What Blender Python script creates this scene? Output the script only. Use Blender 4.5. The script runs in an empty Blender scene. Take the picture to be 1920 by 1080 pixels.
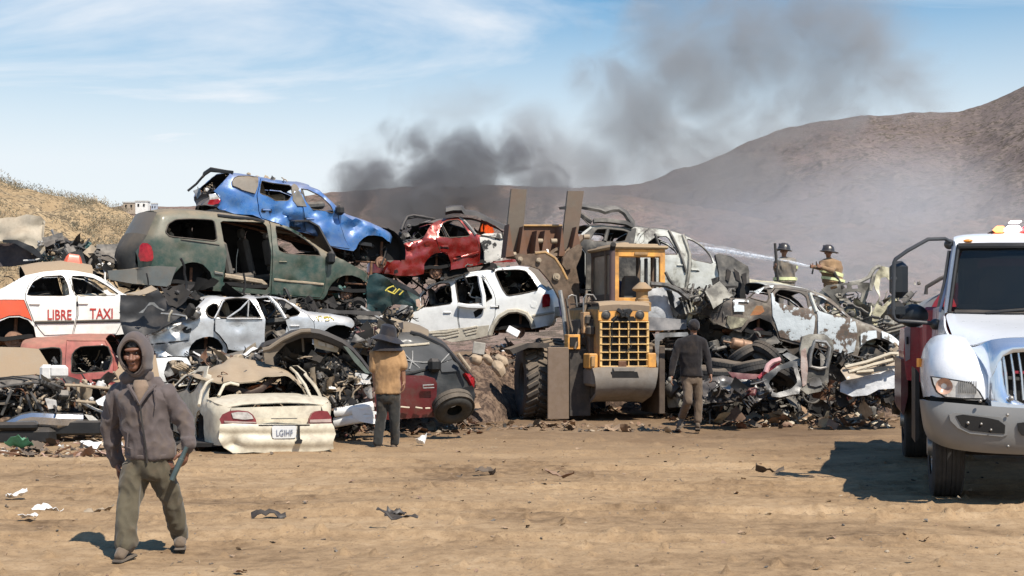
import bpy, math, random
import numpy as np
from math import sin, cos, pi, radians, sqrt, atan2
from mathutils import Vector, Matrix, noise
from mathutils.geometry import delaunay_2d_cdt

# ------------------------------------------------------------------ camera, sky, sun, exposure
SC = bpy.context.scene
COL = SC.collection
F = 2560.0          # focal length in pixels of the 1920 px wide photograph
HV = 625.0          # row of the horizon
CH = 1.6            # camera height
cam_d = bpy.data.cameras.new('camera'); cam = bpy.data.objects.new('camera', cam_d); COL.objects.link(cam)
cam.location = (0, 0, CH); cam.rotation_euler = (radians(90), 0, 0)
cam_d.sensor_width = 36; cam_d.lens = 36 * F / 1920; cam_d.shift_y = (HV - 540) / 1920
cam_d.clip_start = 0.1; cam_d.clip_end = 20000
SC.camera = cam
SUNV = Vector((0.42, -0.55, 1.0)).normalized()
EL = math.asin(SUNV.z); AZ = atan2(SUNV.x, SUNV.y)
w = bpy.data.worlds.new('World'); SC.world = w; w.use_nodes = True
nt = w.node_tree; nt.nodes.clear()
def N(nt, t, **k):
    n = nt.nodes.new(t)
    for a, b in k.items(): setattr(n, a, b)
    return n
sky = N(nt, 'ShaderNodeTexSky', sky_type='NISHITA', sun_disc=False, sun_elevation=EL, sun_rotation=AZ,
        altitude=200, air_density=1.4, dust_density=.5, ozone_density=3.0)
bg = N(nt, 'ShaderNodeBackground'); bg.inputs[1].default_value = 0.085
wo = N(nt, 'ShaderNodeOutputWorld')
tc = N(nt, 'ShaderNodeTexCoord'); sep = N(nt, 'ShaderNodeSeparateXYZ'); nt.links.new(tc.outputs['Generated'], sep.inputs[0])
# thin high cloud: stretched noise on a plane far overhead
dv = N(nt, 'ShaderNodeMath', operation='ADD'); nt.links.new(sep.outputs[2], dv.inputs[0]); dv.inputs[1].default_value = 0.12
dx = N(nt, 'ShaderNodeMath', operation='DIVIDE'); nt.links.new(sep.outputs[0], dx.inputs[0]); nt.links.new(dv.outputs[0], dx.inputs[1])
dy = N(nt, 'ShaderNodeMath', operation='DIVIDE'); nt.links.new(sep.outputs[1], dy.inputs[0]); nt.links.new(dv.outputs[0], dy.inputs[1])
cmb = N(nt, 'ShaderNodeCombineXYZ'); nt.links.new(dx.outputs[0], cmb.inputs[0]); nt.links.new(dy.outputs[0], cmb.inputs[1])
mp = N(nt, 'ShaderNodeMapping'); nt.links.new(cmb.outputs[0], mp.inputs[0])
mp.inputs['Rotation'].default_value = (0, 0, 0.5); mp.inputs['Scale'].default_value = (0.42, 0.95, 1); mp.inputs['Location'].default_value = (0.3, 1.7, 0)
cn = N(nt, 'ShaderNodeTexNoise'); nt.links.new(mp.outputs[0], cn.inputs[0]); cn.inputs['Scale'].default_value = 1.6; cn.inputs['Detail'].default_value = 7; cn.inputs['Roughness'].default_value = 0.56; cn.inputs['Distortion'].default_value = 0.5
cr = N(nt, 'ShaderNodeMapRange'); nt.links.new(cn.outputs[0], cr.inputs[0]); cr.inputs[1].default_value = 0.41; cr.inputs[2].default_value = 0.66; cr.inputs[3].default_value = 0.0; cr.inputs[4].default_value = 0.9
# low haze towards the horizon
hz = N(nt, 'ShaderNodeMapRange'); nt.links.new(sep.outputs[2], hz.inputs[0]); hz.inputs[1].default_value = 0.25; hz.inputs[2].default_value = 0.12; hz.inputs[3].default_value = 0.0; hz.inputs[4].default_value = 0.85
hi_ = N(nt, 'ShaderNodeMapRange'); nt.links.new(sep.outputs[2], hi_.inputs[0]); hi_.inputs[1].default_value = 0.28; hi_.inputs[2].default_value = 0.5; hi_.inputs[3].default_value = 1.0; hi_.inputs[4].default_value = 0.12
cr2 = N(nt, 'ShaderNodeMath', operation='MULTIPLY'); nt.links.new(cr.outputs[0], cr2.inputs[0]); nt.links.new(hi_.outputs[0], cr2.inputs[1]); cr = cr2
mx0 = N(nt, 'ShaderNodeMath', operation='MAXIMUM'); nt.links.new(cr.outputs[0], mx0.inputs[0]); nt.links.new(hz.outputs[0], mx0.inputs[1])
mix = N(nt, 'ShaderNodeMix', data_type='RGBA'); nt.links.new(mx0.outputs[0], mix.inputs[0]); hs_ = N(nt, 'ShaderNodeHueSaturation'); hs_.inputs['Saturation'].default_value = 1.5; hs_.inputs['Value'].default_value = 1.12; nt.links.new(sky.outputs[0], hs_.inputs['Color']); nt.links.new(hs_.outputs[0], mix.inputs[6])
mix.inputs[7].default_value = (8.0, 8.35, 8.8, 1)
SKYMIX = mix
nt.links.new(mix.outputs[2], bg.inputs[0]); nt.links.new(bg.outputs[0], wo.inputs[0])
sd = bpy.data.lights.new('sun', 'SUN'); sun = bpy.data.objects.new('sun', sd); COL.objects.link(sun)
sd.energy = 5.0; sd.angle = radians(0.5); sd.color = (1.0, 0.94, 0.85)
sun.rotation_euler = SUNV.to_track_quat('Z', 'Y').to_euler()
SC.view_settings.view_transform = 'Standard'; SC.view_settings.look = 'None'
SC.view_settings.exposure = 0.40; SC.view_settings.gamma = 1
SC.render.engine = 'CYCLES'
SC.cycles.volume_step_rate = 2.0; SC.cycles.volume_max_steps = 96; SC.cycles.volume_bounces = 1
SC.cycles.max_bounces = 6; SC.cycles.transparent_max_bounces = 12; SC.cycles.use_denoising = True
try: SC.cycles.denoiser = 'OPENIMAGEDENOISE'
except Exception: pass

# ------------------------------------------------------------------ helpers
def at(u, v, Y): return Vector((Y * (u - 960) / F, Y, CH + Y * (HV - v) / F))
def tr(ox, oy, k, s):
    a = [float(t) for t in s.split()]
    return [(ox + a[i] / k, oy + a[i + 1] / k) for i in range(0, len(a), 2)]
CR = dict(A=(200,380,5.4), B=(460,380,5.4), C=(330,300,6.352), D=(540,320,6.0), E=(700,370,6.354), F=(700,480,5.333), G=(0,380,3.6),
          H=(0,620,4.155), I=(250,540,6.0), J=(460,540,5.4), K=(350,660,4.91), L=(480,600,4.696), M=(740,600,5.4), N=(1060,370,4.0),
          O=(1300,480,4.8), P=(1640,400,4.5), Q=(900,330,2.204), R=(1040,360,3.8575), S=(1300,400,3.857), U=(1280,560,4.3636),
          V=(1620,400,2.16), W=(150,580,2.204), X=(0,0,1))
class Raw(list): pass
def c(s):
    """'A x y x y B x y ...' -> photograph pixels; the letters name the enlargement the numbers were read from"""
    if s[0] == '#':
        a = [float(q) for q in s[1:].split()]; return Raw((a[i], a[i + 1]) for i in range(0, len(a), 2))
    out = []; t = s.split(); i = 0; cr = CR['X']
    while i < len(t):
        if t[i] in CR: cr = CR[t[i]]; i += 1; continue
        out.append((cr[0] + float(t[i]) / cr[2], cr[1] + float(t[i + 1]) / cr[2])); i += 2
    return out
class Frame:
    """a vertical plane through pixel column u0 at distance Y0, turned by psi; local x runs along it, local y away from the camera"""
    def __init__(s, u0, Y0, psi):
        s.X0 = Y0 * (u0 - 960) / F; s.Y0 = Y0; s.psi = radians(psi); s.c = cos(s.psi); s.s = sin(s.psi)
        s.M = Matrix.Translation((s.X0, s.Y0, 0)) @ Matrix.Rotation(s.psi, 4, 'Z')
    def px(s, u, v, y=0.0):
        k = (u - 960) / F; X0 = s.X0 - y * s.s; Y0 = s.Y0 + y * s.c
        t = (Y0 * k - X0) / (s.c - k * s.s); Y = Y0 + t * s.s
        return (t, CH + Y * (HV - v) / F)
    def pts(s, l, y=0.0):
        if isinstance(l, Raw): return list(l)
        return [s.px(u, v, y) for u, v in l]
    def p3(s, u, v, y=0.0):
        a = s.px(u, v, y); return Vector((a[0], y, a[1]))

def tag(o, label=None, cat=None, group=None, kind=None):
    if label: o['label'] = label
    if cat: o['category'] = cat
    if group: o['group'] = group
    if kind: o['kind'] = kind
    return o
def thing(name, label, cat, loc=(0, 0, 0), rz=0.0, group=None):
    o = bpy.data.objects.new(name, None); COL.objects.link(o); o.empty_display_size = 0.3
    o.location = loc; o.rotation_euler = (0, 0, rz); tag(o, label, cat, group)
    o['_'] = 0; del o['_']
    return o
def mat4(o): return Matrix.Translation(o.location) @ o.rotation_euler.to_matrix().to_4x4()

class MB:
    def __init__(s): s.v = []; s.f = []; s.m = []
    def add(s, vs, fs, mi=0, M=None):
        b = len(s.v)
        if M is not None: vs = [M @ Vector(p) for p in vs]
        s.v += [tuple(p) for p in vs]; s.f += [tuple(i + b for i in f) for f in fs]; s.m += [mi] * len(fs)
    def box(s, c0, sz, mi=0, M=None, rot=None, bev=0.0, taper=1.0):
        hx, hy, hz = sz[0] / 2, sz[1] / 2, sz[2] / 2
        R = Matrix.Translation(c0) @ (rot if rot is not None else Matrix.Identity(4))
        if M is not None: R = M @ R
        if bev <= 0:
            vs = [(x * hx * (taper if z > 0 else 1), y * hy * (taper if z > 0 else 1), z * hz) for x in (-1, 1) for y in (-1, 1) for z in (-1, 1)]
            s.add(vs, [(0,1,3,2),(4,6,7,5),(0,4,5,1),(2,3,7,6),(0,2,6,4),(1,5,7,3)], mi, R); return
        b = min(bev, hx * .9, hy * .9, hz * .9); vs = []; idx = {}
        for ax in range(3):
            for sx in (-1, 1):
                for sy in (-1, 1):
                    for sz_ in (-1, 1):
                        sg = (sx, sy, sz_); h = (hx, hy, hz)
                        p = [sg[i] * (h[i] if i == ax else h[i] - b) for i in range(3)]
                        if sz_ > 0: p[0] *= taper; p[1] *= taper
                        idx[(ax,) + sg] = len(vs); vs.append(p)
        fs = []
        for ax in range(3):
            o1, o2 = [(1, 2), (0, 2), (0, 1)][ax]
            for sg in (-1, 1):
                q = []
                for a, b2 in ((-1, -1), (1, -1), (1, 1), (-1, 1)):
                    g = [0, 0, 0]; g[ax] = sg; g[o1] = a; g[o2] = b2; q.append(idx[(ax,) + tuple(g)])
                fs.append(tuple(q))
        for a1, a2 in ((0, 1), (0, 2), (1, 2)):
            a3 = 3 - a1 - a2
            for g1 in (-1, 1):
                for g2 in (-1, 1):
                    def k(ax, g3):
                        g = [0, 0, 0]; g[a1] = g1; g[a2] = g2; g[a3] = g3; return idx[(ax,) + tuple(g)]
                    fs.append((k(a1, -1), k(a1, 1), k(a2, 1), k(a2, -1)))
        for sg in [(x, y, z) for x in (-1, 1) for y in (-1, 1) for z in (-1, 1)]:
            fs.append(tuple(idx[(ax,) + sg] for ax in range(3)))
        s.add(vs, fs, mi, R)
    def tube(s, pts, r, mi=0, n=8, M=None, cap=True, flat=1.0):
        pts = [Vector(p) for p in pts]; rs = r if isinstance(r, (list, tuple)) else [r] * len(pts)
        vs = []; fs = []; up = Vector((0, 0, 1)); ref = None
        for i, p in enumerate(pts):
            d = (pts[min(i + 1, len(pts) - 1)] - pts[max(i - 1, 0)])
            if d.length < 1e-7: d = Vector((0, 0, 1))
            d.normalize()
            if ref is None:
                ref = up if abs(d.dot(up)) < 0.95 else Vector((1, 0, 0))
            a = (ref - d * ref.dot(d))
            if a.length < 1e-4: a = d.orthogonal()
            a.normalize(); b = d.cross(a); ref = a
            for k in range(n):
                t = 2 * pi * k / n; vs.append(p + (a * cos(t) + b * sin(t) * flat) * rs[i])
        for i in range(len(pts) - 1):
            for k in range(n):
                fs.append((i * n + k, i * n + (k + 1) % n, (i + 1) * n + (k + 1) % n, (i + 1) * n + k))
        if cap: fs.append(tuple(range(n - 1, -1, -1))); fs.append(tuple((len(pts) - 1) * n + k for k in range(n)))
        s.add(vs, fs, mi, M)
    def lathe(s, prof, M=None, mi=0, n=24, mis=None):
        """profile of (radius, height) turned round local z"""
        vs = []; b = len(s.v)
        for r, h in prof:
            for k in range(n): t = 2 * pi * k / n; vs.append((r * cos(t), r * sin(t), h))
        for i in range(len(prof) - 1):
            fs = [(i * n + k, i * n + (k + 1) % n, (i + 1) * n + (k + 1) % n, (i + 1) * n + k) for k in range(n)]
            if i == 0: s.add(vs, fs, mis[i] if mis else mi, M); b = len(s.v) - len(vs)
            else:
                s.f += [tuple(q + b for q in f) for f in fs]; s.m += [mis[i] if mis else mi] * len(fs)
    def prism(s, poly, y0, y1, mi=0, M=None):
        """polygon in the x-z plane pulled from y0 to y1 (concave polygons are fine)"""
        n = len(poly); tri = cdt(poly, [], 0)
        P2, T = tri; vs = [(x, y0, z) for x, z in P2] + [(x, y1, z) for x, z in P2]; m = len(P2)
        fs = [t for t in T] + [tuple(i + m for i in reversed(t)) for t in T]
        s.add(vs, fs, mi, M)
        vs = [(x, y0, z) for x, z in poly] + [(x, y1, z) for x, z in poly]
        s.add(vs, [(i, (i + 1) % n, (i + 1) % n + n, i + n) for i in range(n)], mi, M)
    def sheet(s, grid, mi=0, M=None, closed=False):
        nr = len(grid); nc = len(grid[0]); vs = [p for row in grid for p in row]
        fs = [(i * nc + j, i * nc + (j + 1) % nc, (i + 1) * nc + (j + 1) % nc, (i + 1) * nc + j) for i in range(nr - 1) for j in range(nc if closed else nc - 1)]
        s.add(vs, fs, mi, M)
    def ball(s, c0, r, mi=0, M=None, n=10, sc=(1, 1, 1), rot=None):
        prof = [(r * sin(pi * i / n) + 1e-5, -r * cos(pi * i / n)) for i in range(n + 1)]
        K = Matrix.Translation(c0) @ (rot if rot is not None else Matrix.Identity(4)) @ Matrix.Diagonal((sc[0], sc[1], sc[2], 1))
        s.lathe(prof, (M @ K) if M is not None else K, mi, max(8, int(n * 1.4)))
    def build(s, name, mats, parent=None, smooth=True, thick=0, split=35, loc=None, rz=0.0, world=True, sub=0, inner=None):
        """verts in world space (or in the space of `space`); linked as one object, local to its parent or to loc"""
        me = bpy.data.meshes.new(name); vs = s.v
        if parent is not None: inv = wmat(parent).inverted() if world else None
        elif loc is not None: inv = (Matrix.Translation(loc) @ Matrix.Rotation(rz, 4, 'Z')).inverted()
        else: inv = None
        if inv is not None: vs = [tuple(inv @ Vector(p)) for p in vs]
        me.from_pydata(vs, [], s.f)
        mats = mats if isinstance(mats, (list, tuple)) else [mats]
        for m in mats: me.materials.append(m)
        if len(mats) > 1: me.polygons.foreach_set('material_index', [min(i, len(mats) - 1) for i in s.m])
        if smooth: me.polygons.foreach_set('use_smooth', [True] * len(me.polygons))
        me.validate(); me.update()
        o = bpy.data.objects.new(name, me); COL.objects.link(o)
        if parent is not None: o.parent = parent
        elif loc is not None: o.location = loc; o.rotation_euler = (0, 0, rz)
        if sub: md = o.modifiers.new('s', 'SUBSURF'); md.levels = md.render_levels = sub
        if thick:
            md = o.modifiers.new('t', 'SOLIDIFY'); md.thickness = thick; md.offset = 0
            if inner: me.materials.append(inner); md.material_offset = len(me.materials) - 1
        if smooth and split: md = o.modifiers.new('e', 'EDGE_SPLIT'); md.split_angle = radians(split)
        return o
def wmat(o):
    M = mat4(o)
    return wmat(o.parent) @ M if o.parent else M

def cdt(outer, holes, step, area=None):
    """triangulate a polygon with holes and an inner grid of points; returns 2-D points and triangles"""
    vc = []; ed = []; fc = []
    for poly in [outer] + holes:
        if sum(poly[i - 1][0] * poly[i][1] - poly[i][0] * poly[i - 1][1] for i in range(len(poly))) < 0: poly = poly[::-1]
        b = len(vc); vc += [Vector((p[0], p[1])) for p in poly]; fc.append(list(range(b, b + len(poly))))
    if step > 0:
        xs = [p[0] for p in outer]; zs = [p[1] for p in outer]
        x = min(xs) + step * .5; r = 0
        while x < max(xs):
            z = min(zs) + step * (.5 if r % 2 else 0.9)
            while z < max(zs): vc.append(Vector((x, z))); z += step
            x += step; r += 1
    res = delaunay_2d_cdt(vc, [], fc, 1, 1e-5)
    V, _, T, _, _, FO = res
    keep = [tuple(t) for t, fo in zip(T, FO) if 0 in fo and not any(h in fo for h in range(1, len(fc)))]
    used = sorted({i for t in keep for i in t}); mp_ = {a: b for b, a in enumerate(used)}
    P2 = [(V[i][0], V[i][1]) for i in used]
    out = []
    for t in keep:
        a = sum(P2[mp_[t[i]]][0] * P2[mp_[t[(i + 1) % len(t)]]][1] - P2[mp_[t[(i + 1) % len(t)]]][0] * P2[mp_[t[i]]][1] for i in range(len(t)))
        q = tuple(mp_[i] for i in t); out.append(q if a > 0 else q[::-1])
    return P2, out
def dens(poly, step, closed=True):
    out = []; n = len(poly)
    for i in range(n if closed else n - 1):
        a = poly[i]; b = poly[(i + 1) % n]; d = math.dist(a, b); k = max(1, int(d / step + .5))
        for j in range(k): out.append(tuple(a[q] + (b[q] - a[q]) * j / k for q in range(len(a))))
    if not closed: out.append(tuple(poly[-1]))
    return out
def chaikin(poly, it=1, closed=True, k=.13):
    for _ in range(it):
        out = []; n = len(poly)
        if not closed: out.append(poly[0])
        for i in range(n if closed else n - 1):
            a = poly[i]; b = poly[(i + 1) % n]
            out.append(tuple(a[q] * (1 - k) + b[q] * k for q in range(len(a)))); out.append(tuple(a[q] * k + b[q] * (1 - k) for q in range(len(a))))
        if not closed: out.append(poly[-1])
        poly = out
    return poly
def inset_poly(poly, d):
    n = len(poly); out = []
    ar = sum(poly[i][0] * poly[(i + 1) % n][1] - poly[(i + 1) % n][0] * poly[i][1] for i in range(n)); sg = 1 if ar > 0 else -1
    for i in range(n):
        a, b, e = poly[i - 1], poly[i], poly[(i + 1) % n]
        d1 = (b[0] - a[0], b[1] - a[1]); d2 = (e[0] - b[0], e[1] - b[1])
        l1 = math.hypot(*d1) or 1; l2 = math.hypot(*d2) or 1
        nx = -(d1[1] / l1 + d2[1] / l2) * sg; nz = (d1[0] / l1 + d2[0] / l2) * sg; l = math.hypot(nx, nz) or 1
        out.append((b[0] + nx / l * d, b[1] + nz / l * d))
    return out
def interp(pl, x):
    if x <= pl[0][0]: return pl[0][1]
    for a, b in zip(pl, pl[1:]):
        if x <= b[0]: return a[1] + (b[1] - a[1]) * (x - a[0]) / max(1e-9, b[0] - a[0])
    return pl[-1][1]
def segdist(p, pl):
    m = 1e9
    for a, b in zip(pl, pl[1:]):
        dx_, dz_ = b[0] - a[0], b[1] - a[1]; L = dx_ * dx_ + dz_ * dz_
        t = 0 if L == 0 else max(0, min(1, ((p[0] - a[0]) * dx_ + (p[1] - a[1]) * dz_) / L))
        m = min(m, math.hypot(p[0] - a[0] - t * dx_, p[1] - a[1] - t * dz_))
    return m
def nz(p, s=1.0, seed=0.0): return noise.noise(Vector((p[0] * s + seed, p[1] * s + seed * .7, p[2] * s - seed * .3)))
def crease(p, s=1.0, seed=0.0):
    """ridged noise: flat facets meeting in folds, -1..1"""
    a = noise.noise(Vector((p[0] * s + seed, p[1] * s - seed, p[2] * s + seed * .37)))
    b = noise.noise(Vector((p[0] * s * 2.1 - seed, p[1] * s * 2.1, p[2] * s * 2.1 + seed)))
    return (1 - 2.6 * abs(a)) * .7 + (1 - 2.6 * abs(b)) * .3
# vectorised value noise for the big height fields
def vnoise(x, y, seed=0):
    xi = np.floor(x).astype(np.int64); yi = np.floor(y).astype(np.int64); fx = x - xi; fy = y - yi
    fx = fx * fx * (3 - 2 * fx); fy = fy * fy * (3 - 2 * fy)
    def h(a, b):
        n = (a * 374761393 + b * 668265263 + seed * 1442695041) & 0x7fffffff
        n = ((n ^ (n >> 13)) * 1274126177) & 0x7fffffff
        return ((n ^ (n >> 16)) & 0xffff) / 65535.0
    return (h(xi, yi) * (1 - fx) + h(xi + 1, yi) * fx) * (1 - fy) + (h(xi, yi + 1) * (1 - fx) + h(xi + 1, yi + 1) * fx) * fy - 0.5
def fbm(x, y, o=4, seed=0, g=0.5):
    t = 0; a = 1.0
    for i in range(o): t = t + a * vnoise(x * 2 ** i, y * 2 ** i, seed + i * 17); a *= g
    return t

# ------------------------------------------------------------------ materials
MATS = {}
def newmat(name):
    m = bpy.data.materials.new(name); m.use_nodes = True; t = m.node_tree; t.nodes.clear()
    o = N(t, 'ShaderNodeOutputMaterial'); b = N(t, 'ShaderNodeBsdfPrincipled'); t.links.new(b.outputs[0], o.inputs[0])
    return m, t, b, o
def L(t, a, b): t.links.new(a, b)
def tnoise(t, vec, scale, detail=4, rough=.55, dist=0.0):
    n = N(t, 'ShaderNodeTexNoise'); n.inputs['Scale'].default_value = scale; n.inputs['Detail'].default_value = detail
    n.inputs['Roughness'].default_value = rough; n.inputs['Distortion'].default_value = dist
    L(t, vec, n.inputs['Vector']); return n.outputs[0]
def rng(t, v, a, b, c0=0.0, d=1.0):
    n = N(t, 'ShaderNodeMapRange'); L(t, v, n.inputs[0]); n.inputs[1].default_value = a; n.inputs[2].default_value = b; n.inputs[3].default_value = c0; n.inputs[4].default_value = d
    return n.outputs[0]
def mixc(t, f, a, b):
    n = N(t, 'ShaderNodeMix', data_type='RGBA')
    if isinstance(f, (int, float)): n.inputs[0].default_value = f
    else: L(t, f, n.inputs[0])
    for i, x in ((6, a), (7, b)):
        if isinstance(x, tuple): n.inputs[i].default_value = x + (1,) if len(x) == 3 else x
        else: L(t, x, n.inputs[i])
    return n.outputs[2]
def mth(t, op, a, b=None):
    n = N(t, 'ShaderNodeMath', operation=op); n.use_clamp = op in ('ADD', 'MULTIPLY', 'SUBTRACT')
    for i, x in ((0, a), (1, b)):
        if x is None: continue
        if isinstance(x, (int, float)): n.inputs[i].default_value = x
        else: L(t, x, n.inputs[i])
    return n.outputs[0]
def bump(t, b, h, st=.3, d=.02):
    n = N(t, 'ShaderNodeBump'); n.inputs['Strength'].default_value = st; n.inputs['Distance'].default_value = d
    L(t, h, n.inputs['Height']); L(t, n.outputs[0], b.inputs['Normal'])
DUST = (0.30, 0.215, 0.135)
def paint(name, col, rough=.35, metal=0.0, dust=.5, grime=.3, coat=.3, seed=0, col2=None, rust=0.0, scratch=0.2, sc=1.0):
    """weathered panel paint: settled dust on what faces up, blotches of grime, rust and scuffs"""
    if name in MATS: return MATS[name]
    m, t, b, o = newmat(name); MATS[name] = m
    tcn = N(t, 'ShaderNodeTexCoord'); v = tcn.outputs['Object']
    if seed:
        mpn = N(t, 'ShaderNodeMapping'); mpn.inputs['Location'].default_value = (seed * 1.7, seed * 2.3, seed); L(t, v, mpn.inputs[0]); v = mpn.outputs[0]
    n1 = tnoise(t, v, 1.6 * sc, 5, .6); n2 = tnoise(t, v, 7 * sc, 6, .65); n3 = tnoise(t, v, 38, 3, .6)
    cc = mixc(t, rng(t, n2, .35, .7), col, col2 if col2 else tuple(x * .8 for x in col))
    gr = mth(t, 'MULTIPLY', rng(t, n2, .45, .72), grime)
    cc = mixc(t, gr, cc, tuple(.35 * d + .05 for d in DUST))
    if rust: cc = mixc(t, mth(t, 'MULTIPLY', rng(t, n1, .5 , .62), rust), cc, (.13, .055, .03))
    if scratch:
        ms = N(t, 'ShaderNodeMapping'); ms.inputs['Scale'].default_value = (.8, 5, 7); ms.inputs['Rotation'].default_value = (.1, .25, .1); L(t, v, ms.inputs[0])
        sn = tnoise(t, ms.outputs[0], 6, 8, .75)
        cc = mixc(t, mth(t, 'MULTIPLY', rng(t, sn, .62, .68), scratch), cc, (.33, .30, .26))
    ge = N(t, 'ShaderNodeNewGeometry'); sp = N(t, 'ShaderNodeSeparateXYZ'); L(t, ge.outputs['Normal'], sp.inputs[0])
    up = rng(t, sp.outputs[2], .0, .75)
    du = mth(t, 'ADD', mth(t, 'MULTIPLY', up, min(1, dust * 1.5)), mth(t, 'MULTIPLY', rng(t, n1, .4, .7), dust * .65))
    du = mth(t, 'MULTIPLY', du, rng(t, n3, .2, .5, .75, 1.0))
    cc = mixc(t, du, cc, DUST); L(t, cc, b.inputs['Base Color'])
    L(t, mth(t, 'ADD', mth(t, 'MULTIPLY', du, .55), rng(t, n2, .3, .7, rough, rough + .12)), b.inputs['Roughness'])
    if metal: L(t, rng(t, du, 0, .7, metal, 0), b.inputs['Metallic'])
    if coat: L(t, rng(t, du, 0, .6, coat, 0), b.inputs['Coat Weight']); b.inputs['Coat Roughness'].default_value = .15
    bump(t, b, mth(t, 'ADD', mth(t, 'MULTIPLY', n2, .8), mth(t, 'MULTIPLY', n3, .25)), .25, .02)
    return m
def ramp(t, f, stops):
    n = N(t, 'ShaderNodeValToRGB'); L(t, f, n.inputs[0]); e = n.color_ramp.elements
    while len(e) < len(stops): e.new(.5)
    for i, (p, c_) in enumerate(stops): e[i].position = p; e[i].color = tuple(c_) + (1,)
    return n.outputs[0]
def burnt(name, stops=None, seed=0, sc=1.0, dust=.25, det=.62):
    if name in MATS: return MATS[name]
    m, t, b, o = newmat(name); MATS[name] = m
    tcn = N(t, 'ShaderNodeTexCoord'); mpn = N(t, 'ShaderNodeMapping'); L(t, tcn.outputs['Object'], mpn.inputs[0]); mpn.inputs['Location'].default_value = (seed, seed * 3.1, seed * .7)
    v = mpn.outputs[0]; n1 = tnoise(t, v, 1.9 * sc, 8, det, .3); n2 = tnoise(t, v, 9, 5, .6); n3 = tnoise(t, v, 50, 2)
    stops = stops or [(.30, (.02, .019, .018)), (.42, (.07, .062, .055)), (.47, (.17, .085, .05)), (.51, (.22, .2, .17)), (.56, (.58, .57, .53)), (.75, (.68, .68, .66))]
    cc = ramp(t, mth(t, 'ADD', mth(t, 'MULTIPLY', n1, .8), mth(t, 'MULTIPLY', n2, .2)), stops)
    ge = N(t, 'ShaderNodeNewGeometry'); sp = N(t, 'ShaderNodeSeparateXYZ'); L(t, ge.outputs['Normal'], sp.inputs[0])
    cc = mixc(t, mth(t, 'MULTIPLY', rng(t, sp.outputs[2], .1, .8), dust), cc, (.30, .26, .21))
    L(t, cc, b.inputs['Base Color']); b.inputs['Roughness'].default_value = .75
    bump(t, b, mth(t, 'ADD', n2, mth(t, 'MULTIPLY', n3, .4)), .5, .02)
    return m
def flat(name, col, rough=.7, metal=0.0, var=.25, dust=.25, sc=8, emis=None, es=1.0, alpha=None, trans=0, bst=.3):
    if name in MATS: return MATS[name]
    m, t, b, o = newmat(name); MATS[name] = m
    tcn = N(t, 'ShaderNodeTexCoord'); v = tcn.outputs['Object']; n1 = tnoise(t, v, sc, 5, .6); n3 = tnoise(t, v, sc * 6, 3)
    cc = mixc(t, rng(t, n1, .3, .7), tuple(x * (1 - var) for x in col), tuple(min(1, x * (1 + var)) for x in col))
    if dust:
        ge = N(t, 'ShaderNodeNewGeometry'); sp = N(t, 'ShaderNodeSeparateXYZ'); L(t, ge.outputs['Normal'], sp.inputs[0])
        d = mth(t, 'MULTIPLY', rng(t, mth(t, 'ADD', mth(t, 'MULTIPLY', sp.outputs[2], .6), mth(t, 'MULTIPLY', n1, .5)), .3, .8), dust); cc = mixc(t, d, cc, DUST)
    L(t, cc, b.inputs['Base Color']); b.inputs['Roughness'].default_value = rough; b.inputs['Metallic'].default_value = metal
    if emis: b.inputs['Emission Color'].default_value = emis + (1,); b.inputs['Emission Strength'].default_value = es
    if trans: b.inputs['Transmission Weight'].default_value = trans
    if bst: bump(t, b, mth(t, 'ADD', n1, mth(t, 'MULTIPLY', n3, .4)), bst, .01)
    return m
def glassm(name, col=(.03, .035, .035), dust=.3, alpha=.6):
    if name in MATS: return MATS[name]
    m, t, b, o = newmat(name); MATS[name] = m
    tcn = N(t, 'ShaderNodeTexCoord'); v = tcn.outputs['Object']; n1 = tnoise(t, v, 3, 6, .65)
    d = mth(t, 'MULTIPLY', rng(t, n1, .3, .65, .4, 1), dust)
    L(t, mixc(t, d, col, DUST), b.inputs['Base Color']); L(t, rng(t, d, 0, 1, .05, .8), b.inputs['Roughness'])
    L(t, rng(t, d, 0, 1, alpha, 1.0), b.inputs['Alpha'])
    return m
RUST = flat('rust', (.16, .075, .04), .85, .2, .45, .35, 14)
DISC = flat('rusty_hub', (.30, .17, .11), .8, .2, .25, .25, 12)
BLACK = flat('black_plastic', (.013, .013, .013), .5, 0, .3, .14, 6)
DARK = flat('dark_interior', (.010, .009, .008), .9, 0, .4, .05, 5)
RUB = flat('rubber', (.028, .027, .026), .85, 0, .3, .35, 7)
STEEL = flat('bare_steel', (.30, .29, .27), .45, .6, .35, .3, 9)
GREYM = flat('grey_parts', (.085, .082, .076), .6, .3, .6, .28, 10)
TANC = flat('dusty_parts', (.33, .26, .18), .85, 0, .3, .3, 9)
WHITEP = flat('white_plastic', (.62, .6, .56), .5, 0, .15, .2, 9)
SEATC = flat('seat_cloth', (.09, .083, .073), .95, 0, .25, .35, 6)
REDL = flat('red_lamp', (.30, .008, .014), .15, 0, .35, .12, 14, bst=.15)
SMOKEL = flat('clear_lamp', (.55, .53, .5), .12, .3, .35, .15, 14, bst=.1)
CHROME = flat('chrome', (.62, .64, .66), .22, .85, .15, .35, 6)
TRIM = flat('window_trim', (.03, .028, .025), .8, 0, .3, .45, 8)
CREAM = flat('cream_part', (.55, .48, .36), .8, 0, .2, .3, 9)
YSCRAWL = flat('yellow_marker', (.62, .5, .08), .8, 0, .1, .1, 8)
WSCRAWL = flat('white_marker', (.5, .5, .48), .8, 0, .1, .1, 8)
TEALP = flat('teal_part', (.04, .12, .11), .6, 0, .3, .3, 9)
MAROON = flat('maroon_part', (.12, .03, .035), .6, 0, .35, .35, 9)
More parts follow.
